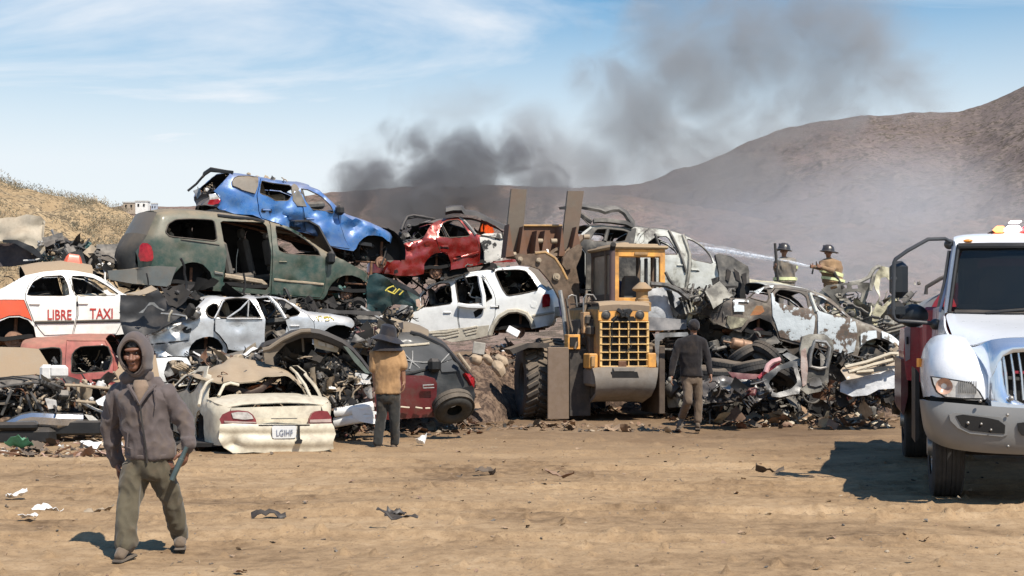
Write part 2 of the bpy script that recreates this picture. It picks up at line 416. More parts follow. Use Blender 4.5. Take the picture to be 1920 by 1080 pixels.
# ------------------------------------------------------------------ ground
def gheight(x, y):
    """height of the yard in metres; numpy arrays in, array out"""
    h = .05 * fbm(x * .35, y * .35, 3, 3) + .022 * fbm(x * 1.3, y * 1.3, 4, 9) + .014 * fbm(x * 6, y * 6, 3, 21)
    near = np.clip((34 - y) / 10, 0, 1)
    # tyre ruts sweeping across the yard
    for k, (a, b, cc) in enumerate(((.05, 0, 14.2), (.03, .004, 12.0), (-.04, .01, 16.6), (-.02, -.006, 10.6), (.1, .004, 18.4))):
        yy = cc + a * x + b * x * x + .15 * np.sin(x * .7 + k)
        for off in (0, 1.7):
            d = (y - yy - off); g = np.exp(-(d / .16) ** 2) * (.35 + .65 * (fbm(x * .8, y * .8, 2, 40 + k) > -.15))
            lug = .5 + .5 * np.sin(x * 26 + 8 * np.sign(d) * d * 4)
            h = h - .05 * g * (.55 + .45 * lug) * near + .03 * np.exp(-((np.abs(d) - .24) / .07) ** 2) * near
    clod = np.clip(fbm(x * 9, y * 9, 2, 77) - .38, 0, 1) * .22
    h = h + clod * near
    # trash bank the wrecks and the loader stand against
    return h * near + 0.0
nx_, ny_ = 520, 620
ty = np.linspace(0, 1, ny_); Yv = 4.0 * (34 / 4.0) ** (ty / .8); Yv = np.where(ty > .8, 34 * (9000 / 34) ** ((ty - .8) / .2), Yv)
tx = np.linspace(-1, 1, nx_)
Yg = np.repeat(Yv[:, None], nx_, 1); Xg = tx[None, :] * (Yg * .55 + 3 + np.clip(Yg - 34, 0, None) * 1.2)
Zg = gheight(Xg, Yg)
def npmesh(name, X, Y, Z, m, loc=(0, 0, 0)):
    r, q = X.shape; me = bpy.data.meshes.new(name)
    co = np.stack([X - loc[0], Y - loc[1], Z - loc[2]], -1).reshape(-1, 3).astype(np.float32)
    i = np.arange(r * q).reshape(r, q); f = np.stack([i[:-1, :-1], i[:-1, 1:], i[1:, 1:], i[1:, :-1]], -1).reshape(-1, 4)
    me.vertices.add(len(co)); me.vertices.foreach_set('co', co.ravel())
    me.loops.add(f.size); me.loops.foreach_set('vertex_index', f.ravel().astype(np.int32))
    me.polygons.add(len(f)); me.polygons.foreach_set('loop_start', np.arange(0, f.size, 4, dtype=np.int32)); me.polygons.foreach_set('loop_total', np.full(len(f), 4, np.int32))
    me.polygons.foreach_set('use_smooth', np.ones(len(f), bool)); me.update(calc_edges=True); me.validate()
    me.materials.append(m); o = bpy.data.objects.new(name, me); o.location = loc; COL.objects.link(o); return o
def soil():
    m, t, b, o = newmat('soil'); g = N(t, 'ShaderNodeNewGeometry'); v = g.outputs['Position']
    n1 = tnoise(t, v, .35, 6, .6, .4); n2 = tnoise(t, v, 6.5, 8, .72); n3 = tnoise(t, v, 34, 5, .75)
    ms = N(t, 'ShaderNodeMapping'); ms.inputs['Scale'].default_value = (.5, .9, 1); ms.inputs['Rotation'].default_value = (0, 0, -.2); L(t, v, ms.inputs[0])
    n4 = tnoise(t, ms.outputs[0], 1.4, 6, .62, .6)
    f = mth(t, 'ADD', mth(t, 'MULTIPLY', n1, .4), mth(t, 'ADD', mth(t, 'MULTIPLY', n2, .36), mth(t, 'MULTIPLY', n4, .25)))
    cc = ramp(t, f, [(.38, (.12, .074, .040)), (.46, (.245, .160, .088)), (.53, (.325, .217, .120)), (.62, (.41, .287, .170))])
    cc = mixc(t, mth(t, 'MULTIPLY', rng(t, n3, .54, .66), .55), cc, (.11, .07, .043))
    spy = N(t, 'ShaderNodeSeparateXYZ'); L(t, v, spy.inputs[0]); cc = mixc(t, mth(t, 'MULTIPLY', rng(t, mth(t, 'ADD', mth(t, 'MULTIPLY', spy.outputs[1], .02), mth(t, 'MULTIPLY', n2, .35)), .52, .62), .6), cc, (.10, .062, .038))
    vo = N(t, 'ShaderNodeTexVoronoi'); vo.inputs['Scale'].default_value = 19; L(t, v, vo.inputs['Vector'])
    st = rng(t, vo.outputs['Distance'], .12, .2, 1, 0); pick = rng(t, vo.outputs['Color'], .72, .74); k = mth(t, 'MULTIPLY', st, pick)
    cc = mixc(t, k, cc, (.19, .15, .115)); L(t, cc, b.inputs['Base Color']); b.inputs['Roughness'].default_value = .95
    b.inputs['Specular IOR Level'].default_value = .15
    bump(t, b, mth(t, 'ADD', mth(t, 'MULTIPLY', n3, .5), mth(t, 'ADD', mth(t, 'MULTIPLY', n2, .6), mth(t, 'MULTIPLY', k, .4))), .6, .035)
    return m
SOIL = soil()
g_ = npmesh('ground', Xg, Yg, Zg, SOIL); tag(g_, kind='structure')
def gz(x, y): return float(gheight(np.array([float(x)]), np.array([float(y)]))[0])

# ------------------------------------------------------------------ hills
def hillmat(name, c1, c2, c3, sc=1.0, brush=.5, bs=1.0):
    m, t, b, o = newmat(name); g = N(t, 'ShaderNodeNewGeometry'); v = g.outputs['Position']
    n1 = tnoise(t, v, .012 * sc, 7, .6, .4); n2 = tnoise(t, v, .12 * sc, 7, .68); n3 = tnoise(t, v, .8 * sc * bs, 5, .7)
    cc = mixc(t, rng(t, n1, .4, .62), c1, c2); cc = mixc(t, rng(t, n2, .47, .6), cc, c3)
    cc = mixc(t, mth(t, 'MULTIPLY', rng(t, mth(t, 'ADD', mth(t, 'MULTIPLY', n3, .6), mth(t, 'MULTIPLY', n2, .4)), .505, .55), brush), cc, (.060, .050, .036))
    L(t, cc, b.inputs['Base Color']); b.inputs['Roughness'].default_value = 1; b.inputs['Specular IOR Level'].default_value = .05
    bump(t, b, mth(t, 'ADD', n2, mth(t, 'MULTIPLY', n3, .5)), .7, 2.0 / sc)
    return m
def hill(name, crest, Yc, Yf, m, rough, nu=260, nt_=110, back=1.5, seed=5, foot=0.0, pw=1.1, gul=6.0):
    """terrain rising from Yf to a crest at distance Yc; crest height follows a list of (column, row)"""
    us = np.linspace(crest[0][0], crest[-1][0], nu); cv = np.interp(us, [p[0] for p in crest], [p[1] for p in crest])
    t = np.linspace(0, back, nt_)[:, None]; Y = Yf + (Yc - Yf) * t
    zc = CH + Yc * (HV - cv) / F; s = np.clip(t, 0, 1); prof = s ** pw * np.where(t > 1, 1, 1) - np.clip(t - 1, 0, None) ** 1.5 * .7
    X = Y * (us[None, :] - 960) / F; Yb = np.repeat(Y, nu, 1)
    R = (Yc - Yf); q = gul / R
    gully = -np.abs(fbm(X * q + 3 * Yb * q * .15, Yb * q * .35, 4, seed)) * 1.3 + .25
    Z = foot + (zc[None, :] - foot) * prof + rough * (gully + .35 * fbm(X * q * 4, Yb * q * 4, 4, seed + 3)) * np.clip(s * 4, 0, 1) * np.clip((1.15 - s) * 3, .25, 1)
    o = npmesh(name, X, Yb, Z, m); tag(o, kind='structure'); return o
HM1 = hillmat('mountain_soil', (.175, .135, .12), (.14, .112, .10), (.22, .172, .145), 1.0, .75, .55)
HM2 = hillmat('far_hill_soil', (.24, .16, .125), (.18, .13, .105), (.27, .20, .155), .8, .7, .6)
HM3 = hillmat('sandy_bank', (.42, .30, .17), (.33, .23, .13), (.50, .37, .22), 5.0, .8, 1.2)
hill('mountain', [(900,350),(1000,349),(1100,352),(1170,353),(1230,337),(1300,312),(1370,281),(1430,256),(1500,235),(1560,221),(1610,216),(1680,213),(1750,212),(1800,213),(1840,202),(1880,183),(1920,161),(2000,120),(2150,60),(2300,20)], 900, 260, HM1, 13, 420, 160, seed=11, pw=1.15, gul=9)
hill('foothill', [(560,372),(640,360),(760,353),(860,352),(960,352),(1050,358),(1120,362),(1200,370),(1290,384),(1370,398),(1460,410),(1560,418),(1700,420),(1850,405),(2000,380),(2200,340)], 520, 150, HM2, 5.5, 420, 120, seed=31, pw=1.0, gul=11)
hill('distant_hill', [(-400,400),(0,402),(180,390),(230,386),(300,388),(360,390),(480,384),(560,372),(620,362),(760,356),(900,353),(1100,360)], 420, 120, HM2, 5, 300, 90, seed=41, pw=1.0, gul=11)
hill('sandy_hillside', [(-420,250),(-120,290),(0,330),(40,346),(90,358),(140,372),(190,383),(240,400),(300,430),(360,462),(460,510),(640,570)], 74, 44, HM3, 1.5, 420, 170, back=1.35, seed=51, pw=.9, gul=5)

def bushes(name, mats, spots, label, cat, kind='stuff', seed=1, sz=(.3, .8)):
    r = random.Random(seed); vs = []; fs = []; mi = []
    for (x, y, z) in spots:
        s = r.uniform(*sz); k = r.randrange(len(mats))
        for j in range(34):
            d = Vector((r.gauss(0, 1), r.gauss(0, 1), abs(r.gauss(0, .8)))); d.normalize(); p = Vector((x, y, z)) + d * s * r.uniform(.3, 1) * Vector((1, 1, .75)).length / 1.6
            a = Vector((r.gauss(0, 1), r.gauss(0, 1), r.gauss(0, 1) + 1)).normalized(); bb = a.orthogonal().normalized(); l = s * .26; b = len(vs)
            vs += [p - bb * l * .14, p + bb * l * .14, p + a * l + bb * l * .05, p + a * l * 1.05]; fs.append((b, b + 1, b + 2, b + 3)); mi.append(k)
    me = bpy.data.meshes.new(name); me.from_pydata([tuple(v) for v in vs], [], fs)
    for m in mats: me.materials.append(m)
    me.polygons.foreach_set('material_index', mi); o = bpy.data.objects.new(name, me); COL.objects.link(o); tag(o, label, cat, kind=kind); return o
BR1 = flat('dry_brush', (.17, .13, .08), 1, 0, .3, 0, 3, bst=0); BR2 = flat('grey_brush', (.12, .11, .075), 1, 0, .3, 0, 3, bst=0); BR3 = flat('pale_brush', (.27, .21, .13), 1, 0, .3, 0, 3, bst=0)
def on_mesh(o, n, seed, cond=lambda x, y, z: True):
    r = random.Random(seed); V = o.data.vertices; out = []; k = 0
    while len(out) < n and k < n * 60:
        k += 1; v = V[r.randrange(len(V))].co
        if cond(v.x, v.y, v.z): out.append((v.x + r.uniform(-.3, .3), v.y, v.z))
    return out
hs = bpy.data.objects['sandy_hillside']
def dens_ok(x, y, z):
    u = 960 + F * x / y; v = HV - F * (z - CH) / y
    return -100 < u < 420 and v < 520 and y < 76 and noise.noise(Vector((x * .22, y * .22, 3))) + (.25 if v < 372 + .12 * u or v > 425 else -.05) > .02
bushes('hillside_brush', [BR1, BR2, BR3], on_mesh(hs, 1050, 4, dens_ok), 'dry grey and brown brush growing over the sandy bank', 'brush', seed=3, sz=(.15, .55))

# small buildings on the far ridge at the left
def house(u, v0, v1, wpx, Y, wall, label):
    a = at(u, v1, Y); b = at(u + wpx, v0, Y); wd = b.x - a.x; h = b.z - a.z + 1.5
    t = thing('small_house', label, 'house', (a.x + wd / 2, Y, a.z - 1.5)); m = MB()
    z0 = a.z - 1.5
    m.box((a.x + wd / 2, Y, z0 + h / 2), (wd, wd * .7, h)); m.build('wall', wall, t, smooth=False)
    m = MB(); m.box((a.x + wd / 2, Y, z0 + h + .12), (wd * 1.08, wd * .78, .25)); m.build('roof', flat('roof_pale', (.5, .48, .44), .9), t, smooth=False)
    for k in (.25, .7):
        m = MB(); m.box((a.x + wd * k, Y - wd * .35 - .03, z0 + h * .72), (wd * .14, .1, h * .22)); m.build('window', DARK, t, smooth=False)
house(233, 381, 389, 22, 300, flat('wall_tan', (.38, .30, .22), .9), 'tan block house on the far ridge beside a white one')
house(256, 379, 389, 23, 296, flat('wall_white', (.75, .72, .66), .9), 'white flat-roofed house on the far ridge at the left')
house(284, 383, 389, 11, 305, flat('wall_grey', (.42, .45, .5), .9), 'smallest grey house on the far ridge, right of the white one')

# ------------------------------------------------------------------ smoke
def volume(name, lo, hi, build, label, cat='smoke'):
    m = bpy.data.materials.new(name); m.use_nodes = True; t = m.node_tree; t.nodes.clear(); o = N(t, 'ShaderNodeOutputMaterial')
    p = N(t, 'ShaderNodeVolumePrincipled'); L(t, p.outputs[0], o.inputs['Volume']); g = N(t, 'ShaderNodeNewGeometry'); build(t, p, g.outputs['Position'])
    mb = MB(); mb.box([(lo[i] + hi[i]) / 2 for i in range(3)], [hi[i] - lo[i] for i in range(3)]); ob = mb.build(name, m, loc=tuple(lo), smooth=False)
    tag(ob, label, cat, kind='stuff'); return ob
def vblobs(t, pos, blobs):
    """smooth maximum of soft ellipsoids"""
    acc = None
    for (c0, r, a) in blobs:
        s = N(t, 'ShaderNodeVectorMath', operation='SUBTRACT'); L(t, pos, s.inputs[0]); s.inputs[1].default_value = c0
        d = N(t, 'ShaderNodeVectorMath', operation='DIVIDE'); L(t, s.outputs[0], d.inputs[0]); d.inputs[1].default_value = r
        l = N(t, 'ShaderNodeVectorMath', operation='LENGTH'); L(t, d.outputs[0], l.inputs[0])
        q = mth(t, 'MULTIPLY', rng(t, l.outputs['Value'], 1.0, 0.15), a)
        acc = q if acc is None else mth(t, 'MAXIMUM', acc, q)
    return acc
def PB(u, v, Y, ru, rv, ry, a): return (tuple(at(u, v, Y)), (Y * ru / F, ry, Y * rv / F), a)
YS = 48.0
BL = [PB(770,400,YS,150,100,2.8,1.1), PB(700,350,YS,110,100,2.4,.85), PB(840,350,YS,170,100,2.8,1.05), PB(765,270,YS,95,75,2.0,.62), PB(965,300,YS,100,75,2.0,.85), PB(880,300,YS,120,85,2.2,.95),
      PB(640,420,YS,90,60,1.8,.6), PB(1010,350,YS,90,90,2.0,.6), PB(930,390,YS,130,80,2.0,.8), PB(690,290,YS,80,60,1.6,.5)]
BR = [PB(1090,320,YS+6,170,140,2.8,.85), PB(1190,220,YS+6,150,150,2.8,1.0), PB(1150,160,YS+6,110,90,2.4,.75), PB(1300,130,YS+6,190,160,3.0,.95), PB(1430,80,YS+6,210,160,3.0,.95), PB(1560,60,YS+6,210,200,3.2,.85), PB(1520,180,YS+6,240,120,3.0,.62), PB(1400,250,YS+6,230,120,3.0,.6),
      PB(1680,150,YS+6,140,150,2.6,.45), PB(1250,40,YS+6,180,130,2.6,.5), PB(1330,320,YS+6,260,130,3.0,.62), PB(1000,260,YS+6,150,90,2.4,.55), PB(860,200,YS+6,200,70,2.0,.3)]
def dens_smoke(blobs, k, sc, lo, hi, col):
    def f(t, p, pos):
        b = vblobs(t, pos, blobs); n = tnoise(t, pos, sc, 6, .66, 1.0)
        q = mth(t, 'ADD', b, rng(t, n, .3, .7, -.55, .55)) if False else None
        a = N(t, 'ShaderNodeMath', operation='ADD'); L(t, b, a.inputs[0]); r_ = N(t, 'ShaderNodeMapRange'); r_.clamp = False; L(t, n, r_.inputs[0])
        r_.inputs[1].default_value = .3; r_.inputs[2].default_value = .7; r_.inputs[3].default_value = -.80; r_.inputs[4].default_value = .28; L(t, r_.outputs[0], a.inputs[1])
        e = mth(t, 'MULTIPLY', rng(t, a.outputs[0], lo, hi), rng(t, b, 0.0, .25))
        s = N(t, 'ShaderNodeMath', operation='MULTIPLY'); L(t, e, s.inputs[0]); s.inputs[1].default_value = k; L(t, s.outputs[0], p.inputs['Density'])
        p.inputs['Color'].default_value = col + (1,); p.inputs['Anisotropy'].default_value = .2
    return f
volume('smoke_cloud', (at(560,500,YS-4).x, YS - 3.2, 2.5), (at(1110,200,YS+4).x, YS + 3.2, at(0,200,YS+4).z), dens_smoke(BL, 2.1, .6, -.02, .85, (.33, .325, .33)), 'dark grey smoke billowing up behind the blue and red wrecks')
volume('smoke_plume', (at(700,500,YS).x, YS + 3.3, 2.0), (at(1860,0,YS+6).x, YS + 9, at(0,-120,YS+6).z), dens_smoke(BR, .66, .42, -.14, .86, (.54, .525, .515)), 'thin grey smoke plume drifting up to the right over the mountain')
def veil(t, p, pos):
    vb = [PB(1560,500,60,330,190,9,1.0), PB(1400,420,60,330,150,9,.75), PB(1640,420,60,330,170,9,.9), PB(1250,480,60,260,160,8,.6), PB(1080,430,60,200,120,8,.5), PB(1800,480,60,260,180,9,.75)]
    b = vblobs(t, pos, vb); n = tnoise(t, pos, .16, 4, .55)
    s = N(t, 'ShaderNodeMath', operation='MULTIPLY'); L(t, mth(t, 'MULTIPLY', b, rng(t, n, .3, .65, .35, 1.0)), s.inputs[0]); s.inputs[1].default_value = .17; L(t, s.outputs[0], p.inputs['Density'])
    p.inputs['Color'].default_value = (.72, .73, .76, 1)
volume('smoke_veil', (at(760,500,50).x, 51, .6), (at(2300,0,69).x, 69, at(0,215,69).z), veil, 'pale blue-grey smoke hanging low in front of the mountain')
# ------------------------------------------------------------------ wrecked car kit
FARG = flat('soiled_dark_glass', (.014, .013, .012), .5, 0, .5, .1, 3)  # near-black for the panels that paint shade into car interiors
class Car:
    """a car body traced in a vertical plane (its near flank), given depth, rounded shoulders, tumblehome, dents and a far flank"""
    def __init__(s, name, label, cat, u0, Y0, psi, W, outline, top, belt, mat, dent=.03, seed=1, tumble=.30, group=None, endr=.4, enda=.16, should=.10, far=True, step=.085, dsc=1.6):
        s.fr = Frame(u0, Y0, psi); s.W = W; s.mat = mat; s.dent = dent; s.seed = seed; s.tumble = tumble; s.dsc = dsc
        s.out = s.fr.pts(c(outline)); s.smin = min(p[0] for p in s.out); s.smax = max(p[0] for p in s.out)
        s.zmin = min(p[1] for p in s.out); s.zmax = max(p[1] for p in s.out)
        s.top = [(n, s.fr.pts(c(pp)), kw) for n, pp, kw in top]
        s.chain = [p for _, pp, kw in s.top for p in pp] if top else s.out[:1]
        s.chains = [pp for _, pp, kw in s.top]
        s.belt = sorted(s.fr.pts(c(belt))) if belt else [(0, 99), (1, 99)]
        s.endr, s.enda, s.sh = endr, enda, should; s.step = step; s.far = far
        zb = s.zmin; s.root = thing(name, label, cat, (s.fr.X0, s.fr.Y0, zb), s.fr.psi, group); s.R = wmat(s.root)
        s.dl = []
    def inset(s, x, z):
        v = s.tumble * max(0, z - interp(s.belt, x)) + .05 * max(0, interp(s.belt, x) - z - .25) ** 1.3
        for e in (x - s.smin, s.smax - x):
            if e < s.endr: k = 1 - max(0, e) / s.endr; v += s.enda * (1 - sqrt(max(0, 1 - k * k)))
        d = min(segdist((x, z), ch) for ch in s.chains) if s.chains else 9
        if d < s.sh: k = 1 - d / s.sh; v += s.sh * .8 * (1 - sqrt(max(0, 1 - k * k)))
        return v
    def dn(s, p, amp=None):
        a = s.dent if amp is None else amp
        q = Vector(p); f = max(0, nz(q, .55, s.seed * 3.1) + .25)
        return Vector((.5 * a * nz(q, 1.3, s.seed), a * 1.8 * f * crease(q, s.dsc, s.seed * 5.3) + a * .55 * min(1, f * 2) * crease(q, s.dsc * 2.7, s.seed * 2.3) + a * .3 * nz(q, 4, s.seed), .5 * a * nz(q, 1.1, s.seed + 9)))
    def side(s, x, z, off=0.0, far=False, amp=None):
        y = s.inset(x, z) - off
        if not far and amp != 0:
            for dx0, dz0, r0, a0 in s.dl:
                q = math.hypot(x - dx0, (z - dz0) * 1.3) / r0
                if q < 1: y += a0 * max(0, 1 - q * (1 + .5 * noise.noise(Vector((x * 5, z * 6, 3))))) * (1 + .6 * crease((x, z, 1.0), 3.5, s.seed))
        p = Vector((x, s.W - y if far else y, z)); d = s.dn(p, amp)
        return p + d
    def dents(s, l): s.dl = [s.fr.px(u, q) + (abs(s.fr.px(u + r, q)[0] - s.fr.px(u, q)[0]), a) for u, q, r, a in l]
    def W3(s, p): return s.fr.M @ Vector(p)
    def mk(s, mb, name, mats, parent=None, **k):
        mb.v = [tuple(s.fr.M @ Vector(p)) for p in mb.v]; return mb.build(name, mats, parent or s.root, **k)
    def panel(s, name, poly, holes=(), off=0.0, mat=None, parent=None, far=False, thick=.014, amp=None, pix=True, step=None):
        P = s.fr.pts(c(poly)) if pix else poly; st = step or s.step
        Hs = [dens(chaikin(s.fr.pts(c(h)), 1), st * .8) if isinstance(h, str) else dens(h, st * .8) for h in holes]
        V2, T = cdt(dens(P, st * .8), Hs, st); mb = MB()
        fs = [t[::-1] if far else t for t in T]
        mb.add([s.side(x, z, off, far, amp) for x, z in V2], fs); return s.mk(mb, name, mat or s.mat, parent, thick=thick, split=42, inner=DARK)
    def body(s, doors=(), holes=(), mat=None, trims=True, farskip=False, name='side_panel', amp=None, farwin=True):
        """doors: list of dict(poly, win, mat, name, off); holes: window openings"""
        Hs = [chaikin(s.fr.pts(c(h)), 1) for h in holes]; D = []
        for d in doors: D.append(s.fr.pts(c(d['poly'])))
        st = s.step
        for far in ((False, True) if s.far else (False,)):
            V2, T = cdt(dens(s.out, st * .8), [dens(h, st * .8) for h in Hs] + [dens(d, st * .8) for d in D], st)
            mb = MB(); mb.add([s.side(x, z, 0, far, amp) for x, z in V2], [t[::-1] if far else t for t in T])
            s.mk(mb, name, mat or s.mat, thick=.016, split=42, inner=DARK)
            for d, P in zip(doors, D):
                if d.get('missing') or (far and d.get('nearonly')): continue
                q = inset_poly(P, .012); hs = [chaikin(s.fr.pts(c(d['win'])), 1)] if d.get('win') else []
                o = s.panel(d.get('name', 'door'), q, hs, d.get('off', .006), d.get('mat') or mat, None, far, .03, pix=False, amp=d.get('amp'))
                if d.get('label') and not far: o['label'] = d['label']
                if not far:
                    if d.get('handle'):
                        for hx, hz_ in s.fr.pts(c(d['handle'])):
                            m = MB(); p = s.side(hx, hz_, .03); m.box(p, (.17, .035, .035), bev=.012); m.box(p + Vector((0, .018, -.01)), (.22, .01, .075), 1, bev=.004); s.mk(m, 'door_handle', [d.get('hmat') or s.mat, DARK], o)
                    for mo in d.get('mould', ()): s.strip('moulding', mo, .028, d.get('mmat') or TRIM, o, off=.02)
                    d['obj'] = o
                    if hs and trims: s.loop('window_seal', hs[0], .013, TRIM, o)
            if far and farwin:
                for h in Hs + [chaikin(s.fr.pts(c(d['win'])), 1) for d in doors if d.get('win')] + [D[i] for i, d in enumerate(doors) if d.get('missing')]: s.panel('far_window', h, (), -.03, FARG, None, True, .01, pix=False, amp=0)  # opaque dark panels added across the far openings to darken the cabin
            if trims and not far:
                for h in Hs: s.loop('window_seal', h, .014, TRIM)
    def loop(s, name, poly, r, mat, parent=None, off=.01, far=False):
        m = MB(); q = dens(poly, .12); m.tube([s.side(x, z, off, far) for x, z in q + q[:1]], r, n=6, cap=False); return s.mk(m, name, mat, parent)
    def strip(s, name, pix, r, mat, parent=None, off=.012, flat_=1.0):
        q = dens(s.fr.pts(c(pix)), .12, False); m = MB(); m.tube([s.side(x, z, off) for x, z in q], r, n=6, flat=flat_); return s.mk(m, name, mat, parent)
    def tops(s, mat=None, skip=(), rows=None):
        for n, P, kw in s.top:
            if kw.get('open'): continue
            q = dens(P, .10, False); nc = 21; g = []; bul = kw.get('bulge', .03); amp = kw.get('amp'); cave = kw.get('cave', 0)
            for i, (x, z) in enumerate(q):
                a, b = q[max(0, i - 1)], q[min(len(q) - 1, i + 1)]; dx_, dz_ = b[0] - a[0], b[1] - a[1]; l = math.hypot(dx_, dz_) or 1
                nx, nzz = -dz_ / l, dx_ / l
                if nzz < -.2: nx, nzz = -nx, -nzz
                if abs(nzz) < .25 and (nx > 0) != (x > (s.smin + s.smax) / 2): nx = -nx; nzz = abs(nzz)
                ins = s.inset(x, z) - kw.get('wide', 0); row = []
                for j in range(nc):
                    t = -1 + 2 * j / (nc - 1); y = s.W / 2 + t * (s.W / 2 - ins); e = 1 - t * t
                    p = Vector((x + nx * bul * e, y, z + nzz * bul * e)); d = s.dn(p, amp) if abs(t) < .999 else s.dn(Vector((x, y, z)))
                    k = e ** .5
                    p += Vector((nx * d.y * k, 0, nzz * d.y * k)) + Vector((d.x, d.y * (1 - k), d.z))
                    if cave: p.z -= cave * e * (.6 + .8 * abs(nz(p, 1.2, s.seed)))
                    row.append(p)
                g.append(row)
            m = MB(); m.sheet(g); m.f = [f[::-1] for f in m.f]; o = s.mk(m, n, kw.get('mat') or mat or s.mat, thick=.014, split=45, inner=DARK)
            if kw.get('label'): o['label'] = kw['label']
    def arch(s, u, v, rpx, hub=None, hubr=.15, depth=.34, both=True, hubmat=None):
        cx, cz = s.fr.px(u, v); r = abs(s.fr.px(u, v - rpx)[1] - cz)
        for far in ((False, True) if both and s.far else (False,)):
            m = MB(); n = 14; g = []
            for i in range(n + 1):
                a = -.25 + (pi + .5) * i / n; g.append([Vector((cx + r * 1.03 * cos(a), (s.W - y if far else y), cz + r * 1.03 * sin(a))) for y in (.05, depth)])
            m.sheet(g); q = s.W - depth if far else depth
            m.add([g[i][1] for i in range(n + 1)] + [Vector((cx, q, cz))], [(i, i + 1, n + 1) for i in range(n)] + [(n, 0, n + 1)]); s.mk(m, 'wheel_arch', DARK)
        if hub: s.hub(hub[0], hub[1], hubr, hubmat)
    def hub(s, u, v, r=.15, mat=None, y=.16, kind='brake_hub'):
        cx, cz = s.fr.px(u, v, y); m = MB(); Mx = Matrix.Translation((cx, y, cz)) @ Matrix.Rotation(radians(90 + 4 * (s.seed % 3)), 4, 'X') @ Matrix.Rotation(radians(5), 4, 'Y')
        m.lathe([(.001, .05), (r * .22, .05), (r * .24, .035), (r * .55, .03), (r * .6, .0), (r, 0), (r, -.012), (r * .97, -.03), (r, -.045), (r * .7, -.05), (r * .3, -.09), (.001, -.1)], Mx, 0, 22)
        for k in range(5):
            a = k * 2 * pi / 5; m.tube([(r * .4 * cos(a), r * .4 * sin(a), .025), (r * .4 * cos(a), r * .4 * sin(a), .065)], .009, 1, 6, Mx)
        m.box((r * .62, r * .2, -.02), (r * .5, r * .9, .09), 1, Mx, bev=.01)
        m.tube([(0, 0, -.05), (0, 0, -.5)], .035, 1, 8, Mx); m.tube([(-.05, -.02, -.12), (-.5, .0, -.2)], .022, 1, 8, Mx); m.tube([(.04, .12, -.1), (.06, .42, -.14)], .03, 1, 8, Mx)
        s.mk(m, kind, [mat or DISC, RUST])
    def floor(s, a, b, mat=None, drop=.0, t=.07):
        (x0, z0), (x1, z1) = s.fr.px(*a), s.fr.px(*b); m = MB(); n = 12; g = []
        for k in range(n + 1):
            f = k / n; x = x0 + (x1 - x0) * f; z = z0 + (z1 - z0) * f - drop; z += .02 * sin(k * 2.1)
            g.append([Vector((x, .07, z + t)), Vector((x, .07, z)), Vector((x, s.W / 2, z - .03)), Vector((x, s.W - .07, z)), Vector((x, s.W - .07, z + t)), Vector((x, s.W / 2 - .18, z + t)), Vector((x, s.W / 2, z + t + .13)), Vector((x, s.W / 2 + .18, z + t))])
        m.sheet(g, closed=True); m.add([p for p in g[0]], [tuple(range(8))]); m.add([p for p in g[-1]], [tuple(range(7, -1, -1))]); s.mk(m, 'floor_pan', mat or DARK)
        m = MB()
        for y in (.35, s.W - .35): m.tube([(x0 + .1, y, z0 - .03), (x0 + (x1 - x0) * .35, y, z0 + (z1 - z0) * .35 + .02), (x1 - .1, y, z1 - .03)], .045, n=6)
        m.tube([(x0 + .2, s.W * .42, z0 - .06), (x0 + (x1 - x0) * .3, s.W * .42, z0 + (z1 - z0) * .3 - .05), (x0 + (x1 - x0) * .45, s.W * .5, z0 + (z1 - z0) * .45 - .04), (x1 - .2, s.W * .5, z1 - .05)], .03, n=8)
        s.mk(m, 'underbody_rail', RUST)
    def seat(s, u, v, hpx, mat=None, y=.32, tilt=12, w=.5):
        """seat with its cushion top near pixel (u, v) and a back hpx tall"""
        x, z = s.fr.px(u, v, y); h = abs(s.fr.px(u, v - hpx, y)[1] - z); m = MB()
        m.box((x, y + w / 2, z), (.5, w, .16), bev=.05, rot=Matrix.Rotation(radians(-6), 4, 'Y'))
        B = Matrix.Translation((x - .22, y + w / 2, z + .02)) @ Matrix.Rotation(radians(-tilt), 4, 'Y')
        m.box((0, 0, h * .42), (.14, w * .95, h * .84), M=B, bev=.05, taper=.85); m.box((0, 0, h * .95), (.1, w * .5, h * .2), M=B, bev=.04)
        s.mk(m, 'seat', mat or SEATC)
    def patch(s, name, pix, mat, off=.018, thick=.03, parent=None, pix2=None, far=False):
        o = s.panel(name, pix, (), off, mat, parent, far, thick, step=.06); return o
    def junk(s, name, poly, n, y0, y1, seed, sz=(.08, .3), pal=None, mats=None):
        P = s.fr.pts(c(poly)); m = MB(); scrap(m, P, n, y0, y1, seed, sz, s.fr.M); mats = mats or SCRAPM
        return m.build(name, mats, s.root)
def inpoly(x, z, P):
    r = False; n = len(P)
    for i in range(n):
        a, b = P[i], P[(i + 1) % n]
        if (a[1] > z) != (b[1] > z) and x < (b[0] - a[0]) * (z - a[1]) / (b[1] - a[1]) + a[0]: r = not r
    return r
SCRAPM = [BLACK, GREYM, RUST, TANC, STEEL, WHITEP, DARK, TEALP, MAROON]
def crumple(m, M, w, h, mi, r, amp=.12, n=7, fold=.5):
    sd = r.uniform(0, 99); g = []; fa = r.uniform(0, pi); ca, sa = cos(fa), sin(fa); fo = r.uniform(-.2, .2)
    for i in range(n + 1):
        row = []
        for j in range(n + 1):
            x, y = (i / n - .5) * w, (j / n - .5) * h
            x *= 1 + .25 * nz((i * .7, sd, 0)); y *= 1 + .25 * nz((j * .7, sd, 4))
            d = (x * ca + y * sa) / max(w, h) - fo; z = fold * abs(d) * max(w, h) + amp * crease((x / max(w, h), y / max(w, h), sd), 2.2, sd)
            row.append((x, y, z * 1.0))
        g.append(row)
    m.sheet(g, mi, M)
